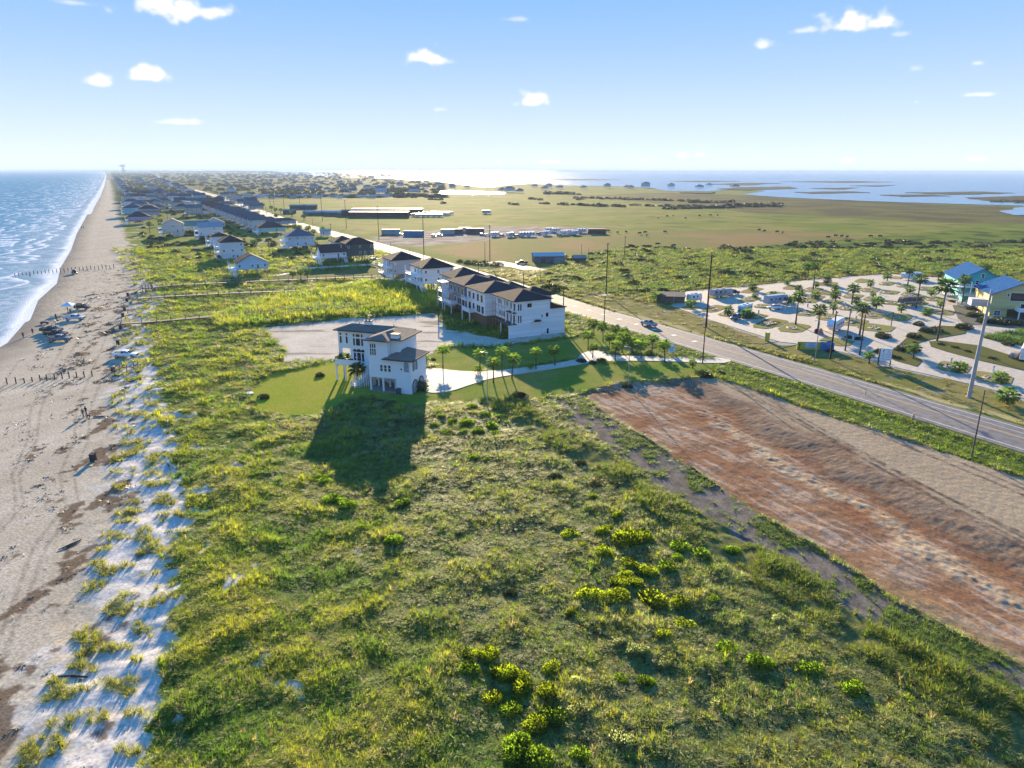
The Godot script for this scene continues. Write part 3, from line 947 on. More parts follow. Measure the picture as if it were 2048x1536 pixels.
func set_down(x: float, z: float, sc: Vector3, lean := 0.15) -> Transform3D:
	var b := Basis(Vector3.UP, rng.randf() * TAU) * Basis(Vector3.RIGHT, rng.randf_range(-lean, lean))
	return Transform3D(b.scaled_local(sc), Vector3(x, land(x, z), z))

func greenery() -> void:
	var grasses := [tuft(1, 30, 0.75, 0.75, 0.028), tuft(2, 34, 0.6, 0.95, 0.026), tuft(3, 24, 0.9, 0.6, 0.03)]
	var weeds := [leaf_ball(5, 60, 0.28, 0.8, 0.45), leaf_ball(6, 70, 0.24, 0.9, 0.5)]
	var lists := []
	for i in 5: lists.append([[], []])
	var z := -36.0
	while z > -420.0:
		var s := clampf(-z / 150.0, 0.42, 2.4)
		var x := maxf(line_x(dune, z) - 22.0, z * 0.80 - 20.0)
		var x1 := -z * 0.80 + 22.0
		while x < x1:
			var px := x + rng.randf_range(-0.5, 0.5) * s
			var pz := z + rng.randf_range(-0.5, 0.5) * s
			x += s
			var dx := px - line_x(dune, pz)
			var mid := n_mid.get_noise_2d(px, pz)
			var cell := n_cell.get_noise_2d(px * 0.55, pz * 0.55)
			var edge := dx + mid * 4.0 + n_fine.get_noise_2d(px, pz) * 2.5 + n_cell.get_noise_2d(px, pz) * 2.5
			var p := Vector2(px, pz)
			var r := road_away(p)
			if absf(r) < 8.0: continue
			var col: Color
			var h := 1.0
			var keep := 1.0
			var kind := rng.randi() % 3
			if edge < 0.0:
				if dx < -10.0 or n_cell.get_noise_2d(px * 0.9, pz * 1.5) < 0.2 or rng.randf() < 0.3: continue       # a few tussocks on the foredune
				col = Color(0.14, 0.15, 0.03)
				h = 1.1
			else:
				var k := in_zone(p)
				if k == "" and r > 7.0: k = "pasture"
				match k:
					"sand_lot", "dirt_lot", "campground", "yard": continue
					"lawn", "yard_lawn", "front_lawn", "town_lawn", "drive": continue
					"gravel":
						if mid + n_fine.get_noise_2d(px, pz) * 0.5 < 0.1 and rng.randf() < 0.93: continue
						col = Color(0.08, 0.12, 0.025); h = 0.7
					"verge":
						col = Color(0.10, 0.145, 0.02).lerp(Color(0.16, 0.2, 0.02), smoothstep(-14.0, -17.0, r)); h = 0.5 if r < -14.0 else 0.8
					"verge2": col = Color(0.10, 0.14, 0.025); h = 0.7
					"camp_verge":
						keep = 0.12; col = Color(0.2, 0.18, 0.06); h = 0.3
					"reeds":
						col = Color(0.11, 0.17, 0.025).lerp(Color(0.19, 0.2, 0.03), 0.5 + mid); h = 2.6
					"pasture", "dry_field", "marsh":
						if pz < -330.0: continue
						col = Color(0.16, 0.155, 0.05); h = 0.8; keep = 0.6
					"scrub": col = Color(0.085, 0.14, 0.025).lerp(Color(0.16, 0.17, 0.035), 0.5 + mid); h = 1.0
					_:
						if r > -75.0 and r < -68.0 and pz > -140.0 and pz < -40.0:
							if mid + n_cell.get_noise_2d(px * 1.5, pz * 1.5) * 0.6 < -0.12: continue
							col = Color(0.10, 0.17, 0.025).lerp(Color(0.18, 0.2, 0.04), rng.randf()); h = 1.0 + mid
							lists[kind][0].append(set_down(px, pz, Vector3(1.2, h * rng.randf_range(0.7, 1.2), 1.2)))
							lists[kind][1].append(col * 1.5)
							continue
						if smoothstep(0.42, 0.56, cell + mid * 0.35 + n_fine.get_noise_2d(px, pz) * 0.4 - dx * 0.02) > 0.5 and rng.randf() < 0.85: continue
						var grey := smoothstep(14.0, 40.0, dx + mid * 12.0) * smoothstep(-155.0, -125.0, pz)
						col = Color(0.075, 0.135, 0.018).lerp(Color(0.20, 0.21, 0.024), clampf(0.45 + mid * 0.9 + cell * 0.6, 0.0, 1.0))
						if grey > rng.randf() * 1.2:
							col = Color(0.20, 0.21, 0.11).lerp(Color(0.11, 0.15, 0.04), rng.randf())
							h = 0.75
							if rng.randf() < 0.4: kind = 3 + rng.randi() % 2
						elif rng.randf() < 0.12:
							kind = 3 + rng.randi() % 2
							col = Color(0.09, 0.14, 0.025)
						if rng.randf() < 0.05: col = Color(0.23, 0.20, 0.12)
						h *= clampf(0.85 + n_mid.get_noise_2d(px * 1.6 + 30.0, pz * 1.6) * 1.3, 0.35, 1.9)
			if rng.randf() > keep: continue
			col = col * rng.randf_range(1.8, 2.9)
			col.a = 1.0
			var w := maxf(s / 0.52, 0.85) * rng.randf_range(0.75, 1.25)
			if kind > 2: w *= 0.62
			lists[kind][0].append(set_down(px, pz, Vector3(w, lerpf(1.0, w, 0.35) * h * 0.85 * rng.randf_range(0.7, 1.2) * (1.0 if kind < 3 else 0.5), w)))
			lists[kind][1].append(col)
		z -= s
	for i in 5:
		multi("dune_grass" if i < 3 else "low_weeds", grasses[i] if i < 3 else weeds[i - 3], leaf(Color.WHITE, 1.1), lists[i][0], lists[i][1])
	shrubs()
	scrub_field()

var bush_meshes := []
func bush(nm: String, at: Vector3, r: float, h: float, c: Color, label: String, group: String, category := "shrub") -> MeshInstance3D:
	if bush_meshes.is_empty():
		for i in 4: bush_meshes.append(leaf_ball(40 + i, 1900, 0.105, 0.85, 0.5))
		for i in 3: bush_meshes.append(leaf_ball(50 + i, 170, 0.3, 1.0, 0.4))
	var far := at.z < -330.0
	var o := MeshInstance3D.new()
	o.mesh = bush_meshes[4 + rng.randi() % 3] if far else bush_meshes[rng.randi() % 4]
	o.material_override = leaf((c * (1.8 if c.g > 0.12 else 1.5)).clamp(Color.BLACK, Color.WHITE).linear_to_srgb(), 1.3 if c.g > 0.12 else 0.6)
	o.name = numbered(nm)
	add_child(o)
	o.position = Vector3(at.x, land(at.x, at.z) - h * 0.08, at.z)
	o.rotation.y = rng.randf() * TAU
	o.scale = Vector3(r * rng.randf_range(0.9, 1.15), h, r * rng.randf_range(0.9, 1.15))
	tag(o, label, category, group)
	return o
func shrubs() -> void:
	# px, py, radius in metres
	var gold := Color(0.155, 0.215, 0.014)
	var lime := Color(0.10, 0.18, 0.018)
	var pale := Color(0.22, 0.27, 0.17)
	var dark := Color(0.06, 0.09, 0.03)
	var sets := [
		[gold, "goldenrod_shrub", "%s yellow-green shrub from the left in the big cluster beside the gravel strip", "yellow-green shrubs of the right-hand cluster",
			[1141, 1072, 1.3, 1205, 1068, 1.1, 1254, 1084, 2.2, 1290, 1078, 1.5, 1212, 1110, 1.5, 1262, 1130, 1.4, 1296, 1146, 1.3, 1250, 1152, 1.0, 1266, 1167, 1.2, 1225, 1199, 2.1, 1180, 1196, 1.6, 1240, 1170, 1.2, 1299, 1202, 1.9, 1361, 1208, 1.2, 1142, 1224, 0.8, 1370, 1248, 1.1, 1328, 1278, 1.0, 1217, 1059, 0.9, 1237, 1036, 1.0, 1163, 1094, 0.8, 1189, 1130, 0.9]],
		[lime, "green_shrub", "%s lime-green shrub from the left among those right of the yellow cluster", "lime-green shrubs near the gravel strip",
			[1361, 1096, 1.4, 1399, 1113, 1.2, 1337, 1141, 1.3, 1424, 1204, 1.0, 1465, 1100, 1.1, 1350, 1120, 1.0, 1183, 996, 0.9, 1455, 1300, 1.2, 1520, 1330, 1.3, 1620, 1340, 1.2, 1700, 1380, 1.3]],
		[gold, "goldenrod_shrub", "%s yellowish shrub from the left in the clump at the bottom middle", "yellow shrubs of the foreground clump",
			[935, 1322, 1.2, 974, 1318, 1.2, 1007, 1351, 1.4, 1050, 1380, 1.5, 984, 1399, 1.3, 1103, 1392, 1.3, 1070, 1452, 1.2, 1103, 1341, 1.0, 1036, 1360, 1.2]],
		[lime, "green_shrub", "%s bright green shrub from the left around the bottom middle clump", "green shrubs of the foreground clump",
			[1022, 1423, 1.2, 1108, 1432, 1.2, 1041, 1509, 1.6, 1031, 1485, 1.4, 1070, 1519, 1.5, 1161, 1514, 1.0, 940, 1345, 1.1, 1291, 1370, 0.9, 1240, 1365, 0.8]],
		[pale, "silvery_shrub", "%s pale silvery shrub from the left in the grey-brown field", "pale silvery shrubs in the field",
			[1156, 1370, 1.0, 1156, 1428, 1.0, 1266, 1308, 0.9, 1242, 1294, 0.8, 1242, 1490, 1.2, 1285, 1308, 0.8, 1440, 1410, 0.9, 1330, 1330, 0.8, 1560, 1240, 0.9, 1000, 1000, 0.8]],
		[lime, "green_shrub", "%s low green shrub from the left in the patch before the white villa", "low shrubs before the villa",
			[945, 819, 1.2, 969, 833, 1.4, 883, 838, 1.0, 931, 848, 1.6, 979, 855, 1.7, 892, 867, 1.3, 907, 848, 1.2, 868, 855, 1.1, 998, 836, 1.0, 990, 868, 1.1, 958, 866, 1.4, 925, 866, 1.2, 945, 917, 1.0, 974, 922, 0.8]],
		[lime, "green_shrub", "%s leafy shrub from the left along the edge of the villa's shadow", "shrubs at the edge of the villa's shadow",
			[643, 958, 1.2, 653, 968, 1.3, 629, 968, 1.0, 667, 1006, 1.5, 696, 1016, 1.5, 787, 1087, 1.4, 729, 1061, 1.1, 648, 929, 0.8, 806, 1011, 1.2, 755, 1052, 1.0]],
		[dark, "dark_shrub", "%s dark shrub from the left on the grey field below the driveway lawn", "dark shrubs of the upper field",
			[1113, 958, 1.2, 1196, 970, 1.2, 1161, 927, 1.0, 1223, 972, 1.1, 1021, 1185, 1.0]],
		[dark, "dark_shrub", "%s dark bush from the left on the lawns between seaward stone and drive mouth", "dark bushes on the villa's lawn",
			[1040, 793, 1.9, 640, 752, 1.2, 1255, 770, 1.3, 1408, 752, 2.4, 1443, 747, 1.0, 1301, 709, 1.6, 1271, 692, 1.9, 1162, 724, 1.3, 1203, 723, 1.4, 1186, 726, 1.1, 528, 795, 1.3, 506, 808, 1.0, 486, 800, 0.8, 1320, 713, 0.7, 866, 720, 0.8]]]
	for s in sets:
		var order := []
		for i in range(0, s[4].size(), 3): order.append([s[4][i], s[4][i + 1], s[4][i + 2]])
		order.sort_custom(func(u, w): return u[0] < w[0])
		for i in order.size():
			var at := spot(order[i][0], order[i][1])
			var r: float = order[i][2] * 1.2
			bush(s[1], at, r, r * rng.randf_range(0.8, 1.05), s[0] * rng.randf_range(0.85, 1.2), s[2] % nth(i), s[3])

func scrub_field() -> void:
	# the thicket behind the campground and along the road
	var poly := zone_poly("scrub")
	var xf := []
	var cols := []
	var mesh := leaf_ball(61, 130, 0.34, 0.8, 0.45)
	var lo := Vector2(-20, -520)
	var n := 0
	for i in 11000:
		var p := Vector2(rng.randf_range(10, 520), rng.randf_range(-470, -225))
		if not Geometry2D.is_point_in_polygon(p, poly): continue
		var d := n_mid.get_noise_2d(p.x * 0.55, p.y * 0.9 + 40.0) + n_mid.get_noise_2d(p.x * 1.4, p.y * 1.9) * 0.5
		if d < 0.12: continue
		var r := rng.randf_range(1.0, 2.6) * (0.7 + d)
		n += 1
		if n < 70 and d > 0.25:
			bush("thicket_bush", Vector3(p.x, 0, p.y), r * 1.6, r * 1.25, Color(0.05, 0.075, 0.025) * rng.randf_range(0.8, 1.4), "dark green bush standing proud in the scrub field behind the campground", "larger bushes of the scrub field")
			continue
		xf.append(set_down(p.x, p.y, Vector3(r, r * rng.randf_range(0.5, 0.85), r)))
		cols.append(Color(0.035, 0.065, 0.016).lerp(Color(0.09, 0.13, 0.025), rng.randf() * rng.randf()))
	var proud := []
	for o in get_children():
		if String(o.name).begins_with("thicket_bush"): proud.append(o)
	proud.sort_custom(func(u, w): return u.position.x / -u.position.z < w.position.x / -w.position.z)
	for i in proud.size(): proud[i].set_meta("label", "%s large dark bush from the left in the scrub field behind the campground" % nth(i))
	multi("thicket", mesh, leaf(Color.WHITE, 0.7), xf, cols)
	# rows of dark bushes across the pasture
	var rows := [[1120, 409, 1255, 414, 16, 4.0], [1255, 411, 1470, 416, 22, 3.6], [1330, 418, 1560, 413, 30, 3.8], [1450, 412, 1562, 411, 14, 4.5], [1150, 396, 1260, 399, 14, 4.0], [1260, 399, 1400, 403, 14, 4.0], [1380, 406, 1470, 404, 10, 4.0], [1085, 388, 1160, 389, 9, 6.0], [1058, 398, 1082, 400, 4, 3.5], [1020, 408, 1035, 410, 3, 3.5], [1150, 401, 1170, 397, 3, 4.0], [1075, 407, 1094, 408, 3, 3.0], [885, 407, 890, 407, 2, 3.0], [855, 399, 890, 400, 4, 3.5], [1980, 404, 2060, 405, 8, 4.0], [2030, 407, 2300, 408, 10, 4.0]]
	var row_names := ["front left", "front middle", "front right", "upper right", "back left", "back middle", "back right", "far left big", "short upper left", "short lower left", "tiny middle", "small lone left", "pair at left", "far left low", "right edge upper", "right edge lower"]
	for n_row in rows.size():
		var q = rows[n_row]
		for i in q[4]:
			var t: float = (i + rng.randf()) / q[4]
			var at := spot(lerpf(q[0], q[2], t), lerpf(q[1], q[3], t) + rng.randf_range(-0.7, 0.7))
			var r: float = q[5] * rng.randf_range(0.6, 1.2)
			bush("hedge_bush", at, r * 1.4, r * 1.1, Color(0.04, 0.05, 0.025) * rng.randf_range(0.8, 1.4), "%s dark bush from the left, %s bushy row in the far pasture" % [nth(i), row_names[n_row]], "bushes in rows across the pasture")
	# bushes by the power poles and the rusty shed
	var rb := 0
	for q in [[920, 524, 2.0], [935, 527, 2.5], [950, 528, 2.8], [968, 529, 3.0], [990, 531, 2.8], [1000, 530, 2.2], [1115, 519, 3.4], [1128, 516, 3.0], [1138, 522, 2.6], [1165, 519, 2.2], [1170, 520, 1.5]]:
		bush("roadside_bush", spot(q[0], q[1]), q[2], q[2] * 0.9, Color(0.10, 0.095, 0.045), "%s brownish bush from the left between the road poles and the rusty shed" % nth(rb), "bushes by the road poles")
		rb += 1
	# trees and thickets between the far houses
	var tx := []
	var tc := []
	for i in 3200:
		var px := rng.randf_range(222, 890)
		var t := rng.randf()
		var py := 346.0 + 50.0 * t * t
		var at := spot(px, py)
		if at.x < line_x(dune, at.z) + 25.0 or absf(road_away(Vector2(at.x, at.z))) < 16.0: continue
		if road_away(Vector2(at.x, at.z)) > 0.0 and n_big.get_noise_2d(at.x * 0.5, at.z * 0.5) < -0.05: continue
		var r := rng.randf_range(3.0, 7.0) * (1.0 if py > 356.0 else 1.8)
		tx.append(set_down(at.x, at.z, Vector3(r * 1.5, r, r * 1.5)))
		tc.append(Color(0.045, 0.065, 0.03).lerp(Color(0.09, 0.10, 0.04), rng.randf()))
	for i in 500:      # greenery between the beach houses
		var at := spot(rng.randf_range(235, 640), rng.randf_range(385, 520))
		var p := Vector2(at.x, at.z)
		if road_away(p) > -14.0 or at.x < line_x(dune, at.z) + 12.0: continue
		var r := rng.randf_range(0.8, 2.6)
		tx.append(set_down(at.x, at.z, Vector3(r * 1.3, r, r * 1.3)))
		tc.append(Color(0.05, 0.075, 0.025).lerp(Color(0.12, 0.13, 0.04), rng.randf()))
	multi("far_trees", leaf_ball(62, 110, 0.36, 0.9, 0.5), leaf(Color.WHITE, 0.9), tx, tc)

# fan palms
var crown_meshes := []
func palm_crown(seed_: int, fronds: int) -> Array:
	var r := RandomNumberGenerator.new()
	r.seed = seed_
	var mb := MB.new()
	mb.colored = true
	var dead := MB.new()
	dead.colored = true
	for i in fronds:
		var a := i * 2.39996 + r.randf() * 0.3
		var sn := lerpf(0.97, -0.75, (i + 0.5) / fronds)
		var cs := sqrt(1.0 - sn * sn)
		var d := Vector3(cos(a) * cs, sn, sin(a) * cs)
		var side := Vector3(-sin(a), 0, cos(a))
		var nrm := side.cross(d)
		var l := r.randf_range(0.45, 0.6)
		var stalk := d * l - Vector3(0, l * l * 0.25, 0)
		var t := r.randf_range(0.7, 1.25)
		mb.col = Color(t * 0.9, t, t * 0.9)
		mb.quad(-side * 0.03, side * 0.03, stalk + side * 0.02, stalk - side * 0.02)
		for k in 11:         # the fan: narrow pointed blades, their tips drooping
			var b := lerpf(-1.9, 1.9, k / 10.0)
			var dir := d * cos(b) + side * sin(b)
			var bl := (0.66 if absf(b) < 1.2 else 0.46) * r.randf_range(0.75, 1.15)
			var w := (side * cos(b) - d * sin(b)) * 0.05
			var m := stalk + dir * bl * 0.55 + nrm * 0.03
			var e := stalk + dir * bl - Vector3(0, 0.07 + 0.12 * r.randf(), 0)
			mb.quad(stalk, m - w, e, m + w)
	for i in 16:
		var a := r.randf() * TAU
		var d := Vector3(cos(a) * 0.4, -1.0, sin(a) * 0.4) * r.randf_range(0.5, 1.0)
		var w := Vector3(-sin(a), 0, cos(a)) * 0.16
		dead.col = Color(1, 1, 1) * r.randf_range(0.7, 1.1)
		dead.tri(Vector3(0, 0.05, 0), d - w, d + w)
	return [mb.mesh(), dead.mesh()]
func palm(at: Vector3, h: float, crown: float, label: String, group: String, thick := 0.17, dead := true, lean := 0.0, green := Color(0.07, 0.12, 0.03)) -> Node3D:
	if crown_meshes.is_empty():
		for i in 4: crown_meshes.append(palm_crown(70 + i, 20))
	var o := thing("palm_tree", label, "palm tree", Vector3(at.x, land(at.x, at.z) - 0.1, at.z), rng.randf() * TAU, group)
	var mb := MB.new()
	var top := Vector3(lean, h, lean * 0.5)
	mb.tube([Vector3.ZERO, Vector3(lean * 0.1, h * 0.3, 0), Vector3(lean * 0.4, h * 0.65, lean * 0.2), top], [thick * 1.35, thick, thick * 0.92, thick * 0.8], 7)
	obj("trunk", mb, paint(lin(0.13, 0.105, 0.085), 0.9, "wood"), o)
	var k: int = rng.randi() % 4
	var c := obj("crown", crown_meshes[k][0], leaf((green * rng.randf_range(1.1, 1.8)).linear_to_srgb(), 1.1), o)
	c.position = top
	c.scale = Vector3(rng.randf_range(0.85, 1.1), rng.randf_range(0.8, 1.1), rng.randf_range(0.85, 1.1)) * crown * 0.95
	if dead:
		var dd := obj("dead_fronds", crown_meshes[k][1], leaf(lin(0.17, 0.12, 0.07), 0.4), o)
		dd.position = top
		dd.scale = Vector3.ONE * crown * 0.7
	return o

# ---------------------------------------------------------------- building kit (x right, z towards us, y up)
func hip_roof(mb: MB, x0: float, x1: float, z0: float, z1: float, y: float, h: float, edge := 0.22, ridge := 1.0) -> void:
	var lx := x1 - x0
	var lz := z1 - z0
	var s := minf(lx, lz) * 0.5 * ridge
	var cx := (x0 + x1) * 0.5
	var cz := (z0 + z1) * 0.5
	var a: Vector3; var b: Vector3
	if lx >= lz:
		a = Vector3(x0 + s, y + edge + h, cz); b = Vector3(x1 - s, y + edge + h, cz)
	else:
		a = Vector3(cx, y + edge + h, z0 + s); b = Vector3(cx, y + edge + h, z1 - s)
	var c := [Vector3(x0, y + edge, z0), Vector3(x1, y + edge, z0), Vector3(x1, y + edge, z1), Vector3(x0, y + edge, z1)]
	var up := Vector3.UP
	if lx >= lz:
		mb.face([c[0], c[1], b, a], up); mb.face([c[2], c[3], a, b], up); mb.face([c[1], c[2], b], up); mb.face([c[3], c[0], a], up)
	else:
		mb.face([c[3], c[0], a, b], up); mb.face([c[1], c[2], b, a], up); mb.face([c[0], c[1], a], up); mb.face([c[2], c[3], b], up)
	for i in 4:
		var p: Vector3 = c[i]; var q: Vector3 = c[(i + 1) % 4]
		mb.face([p, q, q - up * edge, p - up * edge], (p + q) * 0.5 - Vector3(cx, y + edge, cz))
	mb.face([c[0] - up * edge, c[1] - up * edge, c[2] - up * edge, c[3] - up * edge], -up)
func gable_roof(mb: MB, x0: float, x1: float, z0: float, z1: float, y: float, h: float, along_z := true, edge := 0.2) -> void:
	var e := Vector3.UP * edge
	var a := []
	if along_z:
		var cx := (x0 + x1) * 0.5
		a = [[Vector3(x0, y, z0), Vector3(x0, y, z1), Vector3(cx, y + h, z1), Vector3(cx, y + h, z0)], [Vector3(x1, y, z0), Vector3(x1, y, z1), Vector3(cx, y + h, z1), Vector3(cx, y + h, z0)]]
	else:
		var cz := (z0 + z1) * 0.5
		a = [[Vector3(x0, y, z0), Vector3(x1, y, z0), Vector3(x1, y + h, cz), Vector3(x0, y + h, cz)], [Vector3(x0, y, z1), Vector3(x1, y, z1), Vector3(x1, y + h, cz), Vector3(x0, y + h, cz)]]
	for s in a:
		var t := [s[0] + e, s[1] + e, s[2] + e, s[3] + e]
		mb.face(t, Vector3.UP)
		mb.face(s, Vector3.DOWN)
		for i in 4:
			if i == 2: continue
			var m: Vector3 = (s[0] + s[1] + s[2] + s[3]) * 0.25
			mb.face([s[i], s[(i + 1) % 4], t[(i + 1) % 4], t[i]], (s[i] + s[(i + 1) % 4]) * 0.5 - m)
func gable_end(mb: MB, x0: float, x1: float, z0: float, z1: float, y: float, h: float, along_z := true) -> void:   # the triangle of wall under a gable
	if along_z:
		var cx := (x0 + x1) * 0.5
		mb.loft([[Vector3(x0, y, z0), Vector3(x1, y, z0), Vector3(cx, y + h, z0)], [Vector3(x0, y, z1), Vector3(x1, y, z1), Vector3(cx, y + h, z1)]])
	else:
		var cz := (z0 + z1) * 0.5
		mb.loft([[Vector3(x0, y, z0), Vector3(x0, y, z1), Vector3(x0, y + h, cz)], [Vector3(x1, y, z0), Vector3(x1, y, z1), Vector3(x1, y + h, cz)]])
func window(parent: Node, p: Vector3, face: float, w: float, h: float, nx := 1, ny := 1, frame := Color(0.93, 0.93, 0.92), pane := Color(0.1, 0.13, 0.17), nm := "window") -> MeshInstance3D:
	var key := "win %.2f %.2f %d %d" % [w, h, nx, ny]
	if not meshes.has(key):
		var f := MB.new()
		var t := minf(0.09, w * 0.12)
		for s in [-1.0, 1.0]:
			f.box(Vector3(s * (w - t) * 0.5, 0, 0.03), Vector3(t, h, 0.1))
			f.box(Vector3(0, s * (h - t) * 0.5, 0.03), Vector3(w - t * 2.0, t, 0.098))
		for i in range(1, nx): f.box(Vector3(-w * 0.5 + w * i / nx, 0, 0.03), Vector3(t * 0.8, h - t * 2.0, 0.09))
		for j in range(1, ny): f.box(Vector3(0, -h * 0.5 + h * j / ny, 0.032), Vector3(w - t * 2.0, t * 0.7, 0.088))
		var g := MB.new()
		g.box(Vector3(0, 0, 0.012), Vector3(w - t * 1.4, h - t * 1.4, 0.05))
		meshes[key] = [f.mesh(), g.mesh()]
	var o := obj(nm, meshes[key][0], paint(frame, 0.5, "none"), parent)
	o.transform = Transform3D(Basis(Vector3.UP, face), p)
	obj("pane", meshes[key][1], glass(pane), o)
	return o
const LEFT := -PI / 2
const RIGHT := PI / 2
func railing(mb: MB, a: Vector3, b: Vector3, h := 1.0, step := 1.6, solid := false) -> void:
	var n := maxi(1, int(a.distance_to(b) / step))
	for i in n + 1:
		var p := a.lerp(b, float(i) / n)
		mb.bar(p, p + Vector3.UP * h, 0.1)
	var rails := [h, h * 0.62, h * 0.3] if not solid else [h]
	for r in rails: mb.bar(a + Vector3.UP * r, b + Vector3.UP * r, 0.07)
	if solid: mb.bar(a + Vector3.UP * h * 0.5, b + Vector3.UP * h * 0.5, 0.06, h * 0.8)
func stair(mb: MB, a: Vector3, b: Vector3, w: float) -> void:
	var n := maxi(3, int(absf(b.y - a.y) / 0.2))
	var d := (b - a) * Vector3(1, 0, 1)
	var sd := d.normalized().cross(Vector3.UP) * w * 0.5
	for i in n:
		var p := a.lerp(b, (i + 0.5) / n)
		mb.box(p, Vector3(w, 0.06, d.length() / n * 1.05), Basis(sd.normalized(), Vector3.UP, sd.normalized().cross(Vector3.UP)))
	for s in [-1.0, 1.0]:
		mb.bar(a + sd * s, b + sd * s, 0.07, 0.26)
		mb.bar(a + sd * s + Vector3.UP, b + sd * s + Vector3.UP, 0.07)
		for k in 4:
			var p: Vector3 = a.lerp(b, k / 3.0) + sd * s
			mb.bar(p, p + Vector3.UP, 0.08)
func arch(mb: MB, w: float, h: float, t: float, d: float) -> void:    # a raised band round an arched opening, base at the origin, in the x-y plane
	var r := w * 0.5
	mb.box(Vector3(-r, (h - r) * 0.5, 0), Vector3(t, h - r, d)); mb.box(Vector3(r, (h - r) * 0.5, 0), Vector3(t, h - r, d))
	for i in 10:
		var a := PI * i / 10.0
		var b := PI * (i + 1) / 10.0
		mb.bar(Vector3(cos(a) * r, h - r + sin(a) * r, 0), Vector3(cos(b) * r, h - r + sin(b) * r, 0), t, d)
func arch_fill(mb: MB, w: float, h: float, z0: float, z1: float) -> void:
	var r := w * 0.5
	var a := [Vector3(-r, 0, z0)]
	var b := [Vector3(-r, 0, z1)]
	for i in 11:
		var t := PI - PI * i / 10.0
		a.append(Vector3(cos(t) * r, h - r + sin(t) * r, z0)); b.append(Vector3(cos(t) * r, h - r + sin(t) * r, z1))
	a.append(Vector3(r, 0, z0)); b.append(Vector3(r, 0, z1))
	mb.loft([a, b])

